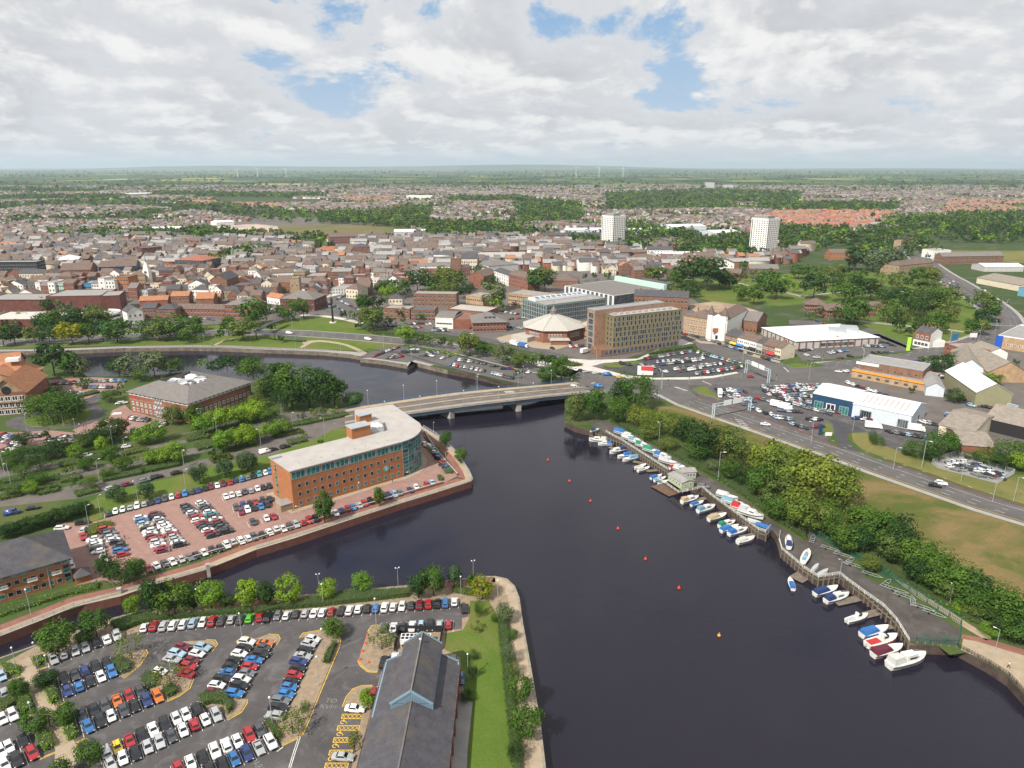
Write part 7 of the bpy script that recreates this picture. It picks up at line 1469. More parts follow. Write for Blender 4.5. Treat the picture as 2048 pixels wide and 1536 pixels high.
bm=MB(); bm.sphere((0,0,.2),.46,12,8); bm.cyl((0,0,.8),(0,0,1.05),.12,None,6)
for k,(x,y,c) in enumerate([(1096,921,0),(1139,963,0),(1181,1003,0),(1236,1058,0),(1291,1119,0),(1358,1177,0),(1438,1272,1)]):
    p=P((x,y),WATER_Z); m=mat('buoy_orange',(.65,.3,.05),.4) if c else mat('buoy_red',(.65,.06,.02),.4)
    link('buoy',bm.mesh('buoy',m,True),None,(p.x,p.y,WATER_Z),label=('small orange-yellow buoy, lowest of the line in the river' if c else 'round red buoy, %s from the bridge in the river line'%nth(k)),cat='buoy',group='river buoys')
# ---- p55.py
def lampmesh(kind):
    p=MB(); h=MB()
    if kind=='globe': p.cyl((0,0,0),(0,0,.97),.012,.008,6); h.sphere((0,0,.985),.035,8,6)
    elif kind=='twin': p.cyl((0,0,0),(0,0,.95),.011,.008,6); p.bar((-.07,0,.95),(.07,0,.95),.01); [h.sphere((x,0,.97),.03,8,6) for x in (-.07,.07)]
    else: p.cyl((0,0,0),(0,0,.96),.011,.007,6); p.bar((0,0,.96),(.12,0,.985),.009); h.box((.14,0,.985),(.09,.035,.016))
    return p.mesh('pole',STEEL),h.mesh('lamp_head',WROOF,True)
LM={k: lampmesh(k) for k in ('globe','twin','arm')}
def lamps(fr,where,rows,kind,z=0):
    for i,(x,yb,h) in enumerate(sorted(rows)):
        p=P(fr(x,yb),z); t=thing('lamp_post','%s lamp post, %s from the left %s'%({'globe': 'grey single-globe','twin': 'grey twin-globe','arm': 'tall grey'}[kind],nth(i),where),'lamp post',(p.x,p.y,z),rnd.uniform(0,6.3) if kind=='arm' else .3,'lamp posts')
        link('pole',LM[kind][0],t,scale=(h,h,h)); link('lamp_head',LM[kind][1],t,scale=(h,h,h))
lamps(A1,'in the front car park',[(235,378,8),(130,810,7),(290,770,7),(265,1240,7),(1505,350,7),(1830,540,7),(1310,910,7),(380,870,7)],'globe')
lamps(A2,'right of the long car island',[(510,310,7),(1552,250,7),(1830,280,7),(1605,860,7),(910,450,8),(512,690,8),(478,910,8),(128,1230,8)],'globe')
lamps(A2,'on the front river walk',[(1077,178,7),(480,215,6.5),(1645,110,6.5)],'twin')
lamps(A3,'round the brick car park',[(1062,400,9),(1430,320,9),(775,510,8),(685,590,8),(1300,790,8),(1855,360,8)],'arm'); lamps(A4,'along the long office',[(350,1130,8),(793,930,8),(1190,850,8),(1460,690,8),(1365,430,7)],'arm')
lamps(A5,'along the tree-lined road',[(1012,960,10),(800,1150,10),(90,1170,10),(40,1080,10),(905,850,9),(1480,1060,10),(220,730,8),(510,690,8),(610,750,7),(1740,780,9),(1620,690,9)],'arm')
lamps(A6,'on the bridge approach',[(650,515,9),(745,640,9),(1000,690,9),(1135,450,9),(490,790,9),(660,520,9)],'arm')
for L_,nm in ((BR_N,'on the near side of the bridge'),(BR_F,'on the far side of the bridge')):
    for k in range(6):
        f=1.2+k*1.1; i=int(f); p=L_[i].lerp(L_[i+1],f-i); t=thing('lamp_post','slim lamp post, %s from the left %s'%(nth(k),nm),'lamp post',(p.x,p.y,p.z),.3,'lamp posts'); link('pole',LM['globe'][0],t,scale=(8,8,8)); link('lamp_head',LM['globe'][1],t,scale=(8,8,8))
lamps(B3,'along the main road',[(330,790,10),(960,1000,10),(1180,980,12),(1480,1090,9),(1725,1240,10),(1885,1240,10),(850,560,9),(650,700,8),(725,200,10)],'arm'); lamps(B1,'by the boatyard track',[(835,570,10),(1290,845,12),(858,150,11)],'arm'); lamps(B2,'on the lower right path',[(855,440,7),(1390,820,7),(1735,1200,8),(550,590,6)],'arm')
lamps(C2,'on the riverside lawns',[(140,1190,5),(590,1190,5),(1030,1230,6),(1000,1060,8),(1470,1280,6),(1885,1230,8),(1080,1000,7)],'arm'); lamps(B6,'along the quay car park',[(415,710,8),(700,740,8),(930,960,9),(1310,880,8),(1890,740,9),(190,620,8)],'arm'); lamps(B4,'round the hotel junction',[(690,870,11),(480,560,9),(568,530,8),(1340,660,9),(1695,640,9),(1870,800,10)],'arm'); lamps(B5,'along the ring road',[(1360,1000,12),(1640,900,10),(260,740,9),(570,1130,10),(1205,180,12),(1780,860,10),(1880,640,9)],'arm')
def gantry(fr,a,b,h,label,panels):
    A,B=P(fr(*a)),P(fr(*b)); t=thing('road_gantry',label,'gantry',(A.x,A.y,0)); d=B-A; V=Vector; GB=mat('gantry_steel',(.45,.55,.6),.5,.1,1)
    for p in (V((0,0,0)),d):
        for s in (-.7,.7): m=MB(); e=X2(d).normalized(); n=V((-e.y,e.x,0))*s; m.bar(p+n,p+n+V((0,0,h)),.3); m.build('leg',GB,t)
        m=MB(); [m.bar(p+V((-e.y,e.x,0))*.7*(-1)**k+V((0,0,h*k/5)),p+V((-e.y,e.x,0))*.7*(-1)**(k+1)+V((0,0,h*(k+1)/5)),.12) for k in range(5)]; m.build('leg_bracing',GB,t)
    for z in (h-1.4,h): m=MB(); m.bar(V((0,0,z)),d+V((0,0,z)),.25); m.build('beam',GB,t)
    m=MB(); n=12; [m.bar(d*(k/n)+V((0,0,h-1.4*(k%2))),d*((k+1)/n)+V((0,0,h-1.4*((k+1)%2))),.12) for k in range(n)]; m.build('truss',GB,t)
    e=X2(d).normalized(); nr=V((e.y,-e.x,0))
    for u,w in panels: m=MB(); p=d*u+nr*.5; m.box((p.x,p.y,h-.4),(w,.12,2.6),math.atan2(e.y,e.x)); m.build('sign_panel',WROOF,t)
gantry(B1,(1250,375),(1530,315),7.5,'pale blue steel gantry with blank sign backs over the main road',[(.35,5),(.62,6)]); gantry(B4,(1365,745),(1545,825),8,'pale blue steel gantry over the street beside the hotel car park',[(.4,6),(.7,5)]); gantry(B3,(1825,590),(1890,610),7,'pale blue steel gantry among the trade sheds',[])
sm=MB(); sm.cyl((0,0,0),(0,0,3.2),.07,None,6); spm=sm.mesh('pole',STEEL); sm=MB(); sm.box((0,0,3.5),(.35,.3,1.0)); shm=sm.mesh('signal_head',M_trim)
for k,(x,y) in enumerate([(200,800),(395,790),(455,840),(530,850),(745,850),(910,830),(1180,800),(1330,780),(1610,810),(1655,690),(1860,690),(70,770),(560,760),(1000,790),(1910,690),(1980,650)]):
    p=P(B4(x,y)); t=thing('traffic_light','black traffic light on a pole, %s from the left at the junction'%nth(sorted([200,395,455,530,745,910,1180,1330,1610,1655,1860,70,560,1000,1910,1980]).index(x)),'traffic light',(p.x,p.y,0),rnd.uniform(0,6),'junction traffic lights'); link('pole',spm,t); link('signal_head',shm,t)
def board(fr,x,y,w,h,z,m,label,txt=None,tm=None,an=0.0,name='sign',mast=False):
    p=P(fr(x,y)); t=thing(name,label,'sign',(p.x,p.y,0),an); b=MB(); b.box((0,0,z+h/2),(w,.25,h)); o=b.build('board',m,t)
    if not mast:
        for s in (-.35,.35): b=MB(); b.bar((s*w,.05,0),(s*w,.05,z),.14); b.build('post',STEEL,t)
    if txt: text('lettering',txt,(0,-.14,z+h/2),math.pi/2,0,h*.5,tm,.01,o)
board(B5,985,1015,2.4,9,0.2,mat('totem_lime',(.45,.75,.08),.5),'tall lime green store totem at the retail car park corner',mast=True); board(B5,1400,960,9,5,3,mat('billboard_blue',(.06,.2,.33),.5,.3,.4),'large blue billboard on the grass by the ring road',an=.5); board(B5,1578,915,5,3,2,WROOF,'white roadside board near the ring road bend'); board(B4,560,765,9,5.5,.4,WROOF,'red and white hoarding at the hotel car park corner',an=-.05)
p=P(B4(560,765)); b=MB(); b.box((p.x,p.y-.2,4.4),(8.8,.1,2.6),-.05); hb=[o for o in bpy.data.objects if o.get('label','').startswith('red and white hoarding')][0]; b.v=[(v[0]-p.x,v[1]-p.y,v[2]) for v in b.v]; b.build('red_panel',mat('panel_red',(.55,.05,.06),.5),hb)
board(B3,400,730,1.6,5,.2,NAVY,'navy dealer totem beside the main road',mast=True); board(B3,462,745,3.0,1.6,.6,WROOF,'small white board on the grass corner by the slip road')
board(B3,1130,220,4,5,.3,mat('hoarding_purple',(.12,.06,.3),.5),'purple and white hoarding by the ring road',mast=True)
def footbridge():
    a,b,c=P(C2(900,965),5.5),P(C2(640,1085),6.0),P(C2(1125,1170),1.2); mid=P(C2(760,1010),6.6); o=b; t=thing('footbridge','dark steel footbridge bending over the riverside road','footbridge',(o.x,o.y,0)); dk=MB(); V=lambda z: Vector((0,0,z)); rl=MB()
    for path in ([a,mid,b],[b,P(C2(830,1115),5.0),c]):
        for p,q_ in zip(path,path[1:]):
            e=X2(q_-p).normalized(); n=Vector((-e.y,e.x,0))*1.6; dk.quad(p-n,q_-n,q_+n,p+n); dk.quad(p+n-V(.5),q_+n-V(.5),q_-n-V(.5),p-n-V(.5))
            for s in (-1,1): dk.quad(p+n*s-V(.5),q_+n*s-V(.5),q_+n*s,p+n*s); rl.bar(p+n*s+V(1.2),q_+n*s+V(1.2),.12); [rl.bar(p.lerp(q_,k/9)+n*s,p.lerp(q_,k/9)+n*s+V(1.2),.08) for k in range(10)]
    for s in (dk,rl): s.v=[tuple(Vector(v)-X2(o)) for v in s.v]
    dk.build('deck',mat('deck_dark',(.09,.09,.1),.8),t); rl.build('railing',M_trim,t)
    for x,y in ((650,1160),(830,1170),(830,1060),(720,1050)): p=P(C2(x,y))-X2(o); m=MB(); m.bar(p,p+V(5),.5); m.build('leg',M_trim,t)
footbridge()
p=P(C2(1395,1000)); sc_=thing('sculpture','tall slender dark sculpture column on the riverside lawn','sculpture',(p.x,p.y,0)); m=MB(); m.cyl((0,0,0),(0,0,.6),3,2.8,12); m.build('plinth',M_pale_pave,sc_); m=MB(); m.cyl((0,0,.6),(0,0,19),.9,.5,6); m.cyl((-1.3,0,14),(-.4,0,24),.3,.15,5); m.cyl((1.3,0,12),(.4,0,22),.3,.15,5); m.build('column',M_trim,sc_)
def person(fr,x,y,top,leg,label,stride=.25):
    p=P(fr(x,y)); b=bmesh.new(); V=Vector
    def limb(a,c,r0,r1,n=7):
        mb=MB(); mb.cyl(a,c,r0,r1,n); return mb
    m=MB()
    prof=[(0.86,.15,.11),(1.0,.16,.11),(1.2,.19,.12),(1.38,.21,.12),(1.46,.14,.09),(1.52,.06,.06),(1.56,.06,.065),(1.62,.085,.1),(1.7,.09,.11),(1.77,.07,.08),(1.8,.02,.03)]
    rings=[[(w*math.cos(2*math.pi*k/10),d*math.sin(2*math.pi*k/10),z) for k in range(10)] for z,w,d in prof]; m.loft(rings); 
    m.m=[2 if max(m.v[i][2] for i in f)>1.51 else 0 for f in m.f]
    for f,s in zip(m.f,range(len(m.f))):
        if min(m.v[i][2] for i in f)>1.66: m.m[s]=3
    for s in (-1,1):
        m.cyl((s*.09,0,.9),(s*.1,s*stride*.5,.48),.095,.07,7,1); m.cyl((s*.1,s*stride*.5,.48),(s*.1,s*stride,.05),.065,.045,7,1); m.box((s*.1,s*stride-.06,.04),(.1,.26,.08),m=1)
        m.cyl((s*.21,0,1.4),(s*.27,-s*.06,1.1),.05,.042,6,0); m.cyl((s*.27,-s*.06,1.1),(s*.26,-s*.2,.86),.04,.03,6,2)
    me=m.mesh('person',[mat('cloth_'+top[0],top[1],.9),mat('trousers_'+leg[0],leg[1],.9),mat('skin',(.5,.3,.22),.6),mat('hair',(.05,.035,.025),.8)],True); link('person',me,None,(p.x,p.y,.14),rnd.uniform(0,6),label,'person','people walking')
K,WH,RD_,BL=('black',(.015,.015,.018)),('white',(.7,.7,.68)),('red',(.45,.05,.05)),('blue',(.06,.12,.25))
for fr,x,y,a,b,lab in [(A1,380,1215,K,K,'person in black walking on the hedged path, left of a pair'),(A1,413,1212,K,K,'person in black walking on the hedged path, right of a pair'),(A3,960,690,K,BL,'person in dark jacket crossing the brick car park'),(B2,1845,1290,WH,K,'person in white top walking on the lower right path'),(A5,636,694,WH,BL,'person in white top standing left of the group near the loop'),(A5,672,700,RD_,K,'person in red top in the group near the loop'),(A5,690,700,RD_,BL,'person in red top beside the white-shirted one near the loop'),(A5,716,724,WH,K,'person in white top walking away from the group near the loop'),(A4,285,1010,K,K,'person in black at the foot of the long office'),(A4,1050,790,K,BL,'person in dark clothes by the glass end of the office'),(B6,1240,1025,WH,K,'person in white top crossing the bridge'),(C2,215,1225,WH,K,'person in white top on the riverside walk')]: person(fr,x,y,a,b,lab)
def lorry(fr,x,y,ax,col,label,L=7.5):
    p=P(fr(x,y),1.2); a=P(fr(x+ax[0],y+ax[1]))-P(fr(x,y)); t=thing('lorry',label,'lorry',(p.x,p.y,L5),math.atan2(a.y,a.x),'lorries'); m=MB(); m.box((-.9,0,1.95),(L-2,2.3,2.5)); m.build('box_body',mat('lorry_'+col,{'white': (.72,.72,.7),'blue': (.05,.15,.4)}[col],.5),t); m=MB(); m.loft([[(L/2-1.8,-1.05,.5),(L/2,-1.0,.5),(L/2,1.0,.5),(L/2-1.8,1.05,.5)],[(L/2-1.8,-1.05,1.4),(L/2,-1,1.4),(L/2,1,1.4),(L/2-1.8,1.05,1.4)],[(L/2-1.8,-.95,2.3),(L/2-.6,-.9,2.3),(L/2-.6,.9,2.3),(L/2-1.8,.95,2.3)]]); m.build('cab',WROOF,t); m=MB(); m.box((L/2-.32,0,1.85),(.5,1.7,.6)); m.build('windscreen',M_carglass,t)
    for xx in (-L*.3,L*.33):
        for s in (-1,1): link('wheel',CARM['van']['wheel'],t,(xx,s*1.0,.42),scale=(1.3,1.3,1.3))
for fr,x,y,ax,c,lab in [(B3,810,660,(40,4),'white','white box lorry in front of the white dealer shed'),(B1,1750,268,(40,8),'white','white box lorry among the dealer cars, left of a pair'),(B1,1810,285,(40,8),'white','white box lorry among the dealer cars, right of a pair'),(B1,1305,185,(4,30),'white','white box lorry by the grass corner of the junction'),(B6,1235,590,(30,8),'white','white box lorry parked on the church road'),(B6,1310,605,(30,6),'blue','blue sided lorry on the church road by the church'),(B6,1800,650,(40,-10),'white','white articulated box lorry at the foot of the hotel'),(B3,1140,680,(30,4),'white','white flatbed lorry behind the dealer shed'),(C2,1130,700,(40,2),'white','white coach-like lorry at the plaza')]: lorry(fr,x,y,ax,c,lab)
cm_=MB(); cm_.cyl((0,0,.03),(0,0,.55),.17,.03,8); cm_.box((0,0,.02),(.4,.4,.04)); cme=cm_.mesh('cone',mat('cone_orange',(.7,.12,.03),.6))
for k,(x,y) in enumerate([(843,540),(828,600),(805,660),(785,722),(850,745)]): p=P(A2(x,y)); link('traffic_cone',cme,None,(p.x,p.y,L5+.08),label='orange traffic cone, %s from the top by the kerbed island'%nth(k),cat='traffic cone',group='orange cones',scale=(1.6,1.6,1.6))
for k,(x,y,h) in enumerate([(1575,30,6.5),(905,215,3.5),(88,1285,0)]):
    if h: p=P(A1(x,y)); link('mooring_post',(lambda m: (m.box((0,0,-1),(1.0,1.0,5)),m.box((0,0,1.6),(1.2,1.2,.3)),m)[-1])(MB()).mesh('mooring_post',M_conc),None,(p.x,p.y,0),.4,'square stone pillar on the canal quay edge, %s'%('right one' if k==0 else 'left one'),'pillar')
# ---- p60.py
GT='town centre buildings'; NB=[]
def tb(rows):
    for lab,fr,a,b,D,h,w,r,rt,rise,fl,nf in rows:
        t,c=bld('town_building',lab,fr,a,b,D,h,w,r,rt,rise,fl,nf,max(1,nf//3),1.3,1.6,'whitepale',group=GT,joined=True); o=sum(c,Vector((0,0,0)))/4; NB.append((o.x,o.y,max((c[1]-c[0]).length,D)/2))
BLUEW=mat('front_blue',(.05,.2,.34),.6); MINTW=mat('front_mint',(.42,.52,.42),.8)
tb([('long dark office slab with five white window bands, far left',C1,(-150,482),(385,478),16,18,M_trim,GROOF,'flat',0,5,26),('long maroon brick shopping centre wing at the left edge',C1,(-150,800),(460,800),30,10,BK5,GROOF,'flat',0,1,8),('maroon brick shopping centre block beside the market gap',C1,(470,790),(1000,780),34,12,BK5,GROOF,'flat',0,1,7),('tall maroon brick end block of the shopping centre',C1,(1005,800),(1190,790),26,13,BK5,GROOF,'flat',0,1,2),('maroon brick deck below the shopping centre',C1,(-150,970),(345,965),32,7,BK5,M_pale_pave,'flat',0,0,0),('grey topped service deck behind the riverside trees',C1,(345,930),(880,910),26,5,BK5,M_pale_pave,'flat',0,0,0),
    ('narrow white shop front, leftmost of the market row',C1,(362,640),(410,640),14,12,WHITE,GROOF,'flat',0,2,1),('red brick shop between two white fronts in the market row',C1,(410,645),(488,645),14,10,BK2,GTILE,'gable',3,2,3),('white shop front with dark windows in the market row',C1,(488,650),(550,650),16,13,WHITE,GROOF,'flat',0,3,2),('pale green shop front in the market row',C1,(552,645),(636,645),16,12,MINTW,GROOF,'flat',0,3,4),('red brick shop right of the pale green front',C1,(640,645),(736,645),14,12,BK2,BTILE,'gable',3,3,3),('darker red brick shop left of the blue front',C1,(738,640),(808,640),14,10,BK5,BTILE,'gable',3,2,3),('bright blue panelled shop front in the market row',C1,(810,635),(906,635),16,11,BLUEW,GROOF,'flat',0,2,6),('white rendered shop right of the blue front',C1,(908,635),(976,635),14,11,WHITE,GTILE,'gable',2,3,3),('tall narrow white building in the market row',C1,(980,640),(1042,640),14,16,WHITE,GROOF,'flat',0,3,1),('white banded building right of the tall white one',C1,(1046,640),(1136,640),14,14,WHITE,GROOF,'flat',0,4,3),('tall orange-brick block with four window rows in the market row',C1,(1140,630),(1272,630),18,16,BK,BTILE,'flat',0,4,5),('sandstone hall left of the white clock tower',C1,(1276,570),(1430,570),22,13,STONE,BTILE,'hip',5,2,6),
    ('red brick gabled hall with five bays behind the market row',C1,(605,505),(900,495),24,12,BK2,BTILE,'gable',6,2,10),('tan brick low office left of the gabled hall',C1,(385,500),(600,495),18,9,BK4,BTILE,'hip',3,2,10),('dark fronted store with long brown roof',C1,(980,470),(1340,455),30,12,NAVY,BTILE,'gable',5,1,9),('red and white timbered building near the wide street',C1,(1395,285),(1590,270),24,14,BK5,BTILE,'flat',0,3,12),('curved glass fronted theatre with red roof',C1,(1720,410),(1990,420),34,14,GLG,RTILE,'hip',3,2,10),('white roofed red store with long canopy',C1,(585,395),(780,385),30,12,BK2,WROOF,'hip',4,1,4),
    ('white gabled house above the riverside wall',C1,(1255,925),(1405,905),12,10,WHITE,SLATE,'gablex',4,2,3),('brick house with slate roof right of the white gable',C1,(1405,870),(1530,868),12,9,BK3,SLATE,'gable',3,2,4),('brick house pair with bay windows by the riverside trees',C1,(1535,880),(1720,878),13,9,BK3,SLATE,'hip',3,2,6),('low brick range with bright orange roof, left one',C1,(1365,745),(1640,735),12,5,BK2,OTILE,'gable',3,0,0),('brown brick block with orange roof behind the low range',C1,(1680,745),(1850,740),14,9,BK3,OTILE,'gable',3,2,5),('brick barn with wide orange roof facing the river',C1,(1920,760),(2090,755),16,8,BK3,OTILE,'gable',4,1,4),('long low brown brick warehouse by the small car park',C2,(-130,945),(345,955),12,7,BK2,BTILE,'gable',3,2,14),('orange roofed brick range behind the warehouse',C2,(70,830),(300,820),12,6,BK3,OTILE,'gable',3,0,0),
    ('faceted brick office with brown roof by the footbridge',C2,(350,960),(560,965),24,11,BK2,GTILE,'hip',4,3,8),('red brick corner wing of the faceted office',C2,(560,955),(760,925),20,11,BK2,GTILE,'hip',4,3,6),('maroon brick corner office with blue round window',C2,(885,880),(1220,890),26,10,BK5,GTILE,'hip',5,2,9),('large red brick hall with slate gable behind the orange roofs',C2,(215,740),(375,740),30,15,BK3,SLATE,'gablex',5,2,4),('long dark brick store right of the red brick hall',C2,(380,735),(575,735),20,9,BK5,DROOF,'flat',0,2,7),('orange roofed white cottages on the narrow lane',C2,(755,810),(880,830),10,6,WHITE,OTILE,'gable',3,1,4),('sandstone church tower beside the plaza',C2,(985,745),(1075,745),7,17,STONE,STONE,'flat',0,2,2),('brown brick church hall behind the stone tower',C2,(840,705),(985,710),20,10,BK2,BTILE,'gable',5,1,4),('grand stone fronted block on the high street',C2,(1020,650),(1130,650),18,15,STONE,GTILE,'hip',3,3,6),('brown brick department store facing the plaza',C2,(1140,660),(1330,655),24,11,BK3,GROOF,'flat',0,2,9),('large brown brick store with white canopy over its shop front',C2,(1375,645),(1580,640),30,14,BK3,GROOF,'flat',0,3,9),('white rendered row on the high street',C2,(815,610),(1020,600),14,10,WHITE,BTILE,'gable',3,2,9),('lilac white fronted inn on the high street',C2,(695,640),(815,625),14,11,WHITE,BTILE,'gable',3,2,4),('cream and slate corner house by the plaza car park',C2,(1525,760),(1640,770),16,9,CREAM,BTILE,'hip',4,2,4),('brown brick house behind the plaza car park',C2,(1640,740),(1760,740),14,9,BK3,BTILE,'gable',4,2,4),
    ('church with brown tower in front of the cream block',C3,(605,640),(690,640),12,17,BK3,BTILE,'flat',0,2,2),('cream four-storey building with slate roof',C3,(695,620),(830,620),20,16,CREAM,SLATE,'gable',5,3,7),('white and blue terrace left of the brown tower',C3,(320,640),(600,640),14,10,WHITE,GTILE,'gable',3,2,12),('curved grey roofed store behind the trees',C3,(930,640),(1180,620),40,10,PGREY,GTILE,'hip',4,0,0),('white georgian terrace on the climbing street',C3,(975,690),(1095,735),14,11,WHITE,SLATE,'gable',3,3,6),('brown brick georgian terrace on the climbing street',C3,(1100,735),(1260,775),14,12,BK2,BTILE,'gable',4,3,8),('brick chapel with gabled roof in the town garden',C3,(760,745),(885,755),24,12,BK2,BTILE,'gablex',5,1,3),('low brown roofed hall left of the leisure centre',C3,(1470,745),(1690,750),26,7,BK3,BTILE,'hip',5,1,6),('wide white flat roof beyond the curved store',C3,(830,545),(1280,540),50,8,PGREY,BROOF,'flat',0,0,0),
    ('white corner shop with gables on the park street',C4,(1150,695),(1310,700),16,10,WHITE,BTILE,'gablex',4,2,4),('small brick hall with red roof by the park edge',C4,(1220,750),(1365,760),14,6,BK2,BTILE,'gable',4,1,4),('brown brick terrace along the park street',C4,(1440,730),(1690,735),16,8,BK3,GTILE,'gable',4,2,12),('white long store roof near the park street',C4,(660,600),(1050,592),30,7,PGREY,WROOF,'gable',2,0,0),('brown roofed clinic with white windows',C4,(470,625),(650,625),24,7,BK3,BTILE,'hip',4,1,8),('white and blue roofed houses near the left tower block',C4,(570,560),(790,560),16,8,WHITE,SLATE,'gable',4,2,8),('red brick almshouses near the far rubble site',C2,(1365,235),(1640,225),20,11,BK2,BTILE,'gable',5,3,14),('red roofed sheltered housing beyond the high street',C2,(1230,340),(1600,330),26,6,BK2,RTILE,'hip',4,1,14),('square brick institute with slate roof up the street',C2,(1600,390),(1760,385),24,16,BK2,SLATE,'hip',4,3,6),
    ('stone school with gabled front at the ring road',B5,(895,325),(1210,290),22,11,STONE,BTILE,'hip',4,2,12),('long brick terrace beside the dry meadow',B5,(1290,225),(1850,215),14,10,BK3,GTILE,'gable',4,2,22),('white corner building at the end of the meadow terrace',B5,(1212,170),(1370,165),20,10,WHITE,GROOF,'flat',0,2,4),('orange brick flats behind the park trees',B5,(270,180),(480,180),16,9,BK,BTILE,'gable',4,2,10),('brown stone church tower behind the park trees',B5,(840,140),(905,145),10,20,STONE,STONE,'flat',0,2,1)])
p=P(C1(1455,560)); t=thing('clock_tower','white clock tower rising over the market row','tower',(p.x,p.y,0)); m=MB(); m.box((0,0,9),(6,6,18)); m.build('shaft',WHITE,t); m=MB(); m.box((0,0,20),(4.4,4.4,4)); m.cyl((0,0,22),(0,0,25),2.2,1.5,8); m.build('belfry',WHITE,t); m=MB(); m.cyl((0,0,25),(0,0,32),.6,.05,6); m.build('spire',GTILE,t); m=MB(); m.cyl((0,-3.05,15.5),(0,-3.2,15.5),1.3,None,16); m.build('clock_face',GLG,t)
p=P(C1(1010,900)); t=thing('car_park_ramp','white spiral car park ramp beside the shopping centre','ramp',(p.x,p.y,0))
for z in (3.5,7): m=MB(); rr_=[Vector((13*math.cos(a),13*math.sin(a),0)) for a in [R(k*15) for k in range(25)]]; wallstrip(m,rr_,.4,z,z+1.2); m.build('parapet',WHITE,t); m=MB(); m.cyl((0,0,z-.3),(0,0,z),13,None,24); m.build('ramp_deck',M_conc,t)
m=MB(); m.cyl((0,0,0),(0,0,7),5,None,16); m.build('core',BK5,t)
def tower(fr,l,c,r,H,label):
    B=X2(P(fr(*c))); kx=px_per_m(fr(*c)); wr,wl=(r[0]-c[0])/fr.k/kx,(c[0]-l[0])/fr.k/kx; S_=math.hypot(wl,wr); e1=Vector((wr/S_,wl/S_,0)); e2=Vector((-wl/S_,wr/S_,0)); q_=[B+e2*S_,B,B+e1*S_,B+(e1+e2)*S_]; o=sum(q_,Vector((0,0,0)))/4
    t=thing('tower_block',label,'tower block',(o.x,o.y,0)); m=MB(); m.prism(q_,0,H,top=False); part(t,'wall',m,WHITE); m=MB(); flat_roof(m,q_,H,1.0); part(t,'roof',m,[DROOF,WHITE]); m=MB(); m.prism(offs(q_,5,True),H,H+4); part(t,'lift_room',m,GROOF); jm=MB(); st=MB()
    for p0,p1 in ((q_[0],q_[1]),(q_[1],q_[2])):
        d=(p1-p0).normalized(); nr=Vector((d.y,-d.x,0))*.06
        for f in range(16):
            for i in range(7):
                p=p0.lerp(p1,(i+.5)/7)+nr; z=1.2+f*(H-2)/16; s=d*.75; jm.quad((p.x-s.x,p.y-s.y,z),(p.x+s.x,p.y+s.y,z),(p.x+s.x,p.y+s.y,z+1.4),(p.x-s.x,p.y-s.y,z+1.4))
        p=p0.lerp(p1,.07); s=d*.5; st.quad(p-s+nr,p+s+nr,p+s+nr+Vector((0,0,H)),p-s+nr+Vector((0,0,H)))
    part(t,'windows',jm,GLD,kind='stuff'); part(t,'dark_strip',st,GLG)
tower(C4,(190,478),(275,500),(390,485),46,'white tower block, left of the two, behind the leisure centre'); tower(C4,(1480,528),(1580,548),(1712,530),47,'pale tower block, right of the two, above the park')
TOWNP=[P(p) for p in [(-60,622),(120,590),(420,612),(640,600),(760,585),(900,560),(1100,540),(1290,560),(1480,540),(1600,525),(1620,500),(1500,522),(1370,512),(1240,500),(1040,480),(840,478),(640,505),(560,480),(420,482),(300,478),(120,470),(-60,468)]]
TP=[(p.x,p.y) for p in TOWNP]; FILL=[]; rt_=random.Random(21)
Y=470.0; rowi=0
while Y<1330:
    X=-900.0
    while X<700:
        w=rt_.choice((6,8,8,10,12,16,24)); x,y=X+w/2,Y+rt_.uniform(-4,4)+X*.03
        if pip((x,y),TP) and not any((x-a)**2+(y-b)**2<(r+4+w*.4)**2 for a,b,r in NB) and not any((x-s['pos'].x)**2+(y-s['pos'].y)**2<(s['W']*.4+5)**2 for s in TSPEC) and rt_.random()<.93: FILL.append((x,y,w,rt_.uniform(8,12),rt_.choice((6,7,8,9,11)),rowi,rt_.uniform(-.12,.12)+(.12 if x>0 else-.03)))
        X+=w+rt_.choice((0,0,0,4))
    Y+=rt_.uniform(17,22); rowi+=1
FWN=[(WHITE,'white rendered'),(CREAM,'cream rendered'),(BK2,'red brick'),(BK2,'red brick'),(BK3,'brown brick'),(BK3,'brown brick'),(BK5,'dark brick'),(WHITE,'white rendered'),(CREAM,'cream rendered'),(STONE,'sandstone'),(PGREY,'grey rendered'),(BK2,'red brick')]; FRN=[(BTILE,'brown roof'),(BTILE,'brown roof'),(GTILE,'grey roof'),(SLATE,'slate roof'),(OTILE,'orange roof'),(GROOF,'flat roof')]
cnt={}; HOUSE=[]
WC={'red brick': (.27,.1,.06),'brown brick': (.2,.11,.07),'dark brick': (.14,.055,.042),'white rendered': (.68,.66,.62),'cream rendered': (.56,.5,.38),'sandstone': (.3,.22,.14),'grey rendered': (.42,.41,.4)}; RC={'brown roof': (.15,.108,.088),'grey roof': (.175,.16,.15),'slate roof': (.09,.088,.095),'orange roof': (.34,.16,.085),'flat roof': (.3,.29,.28)}
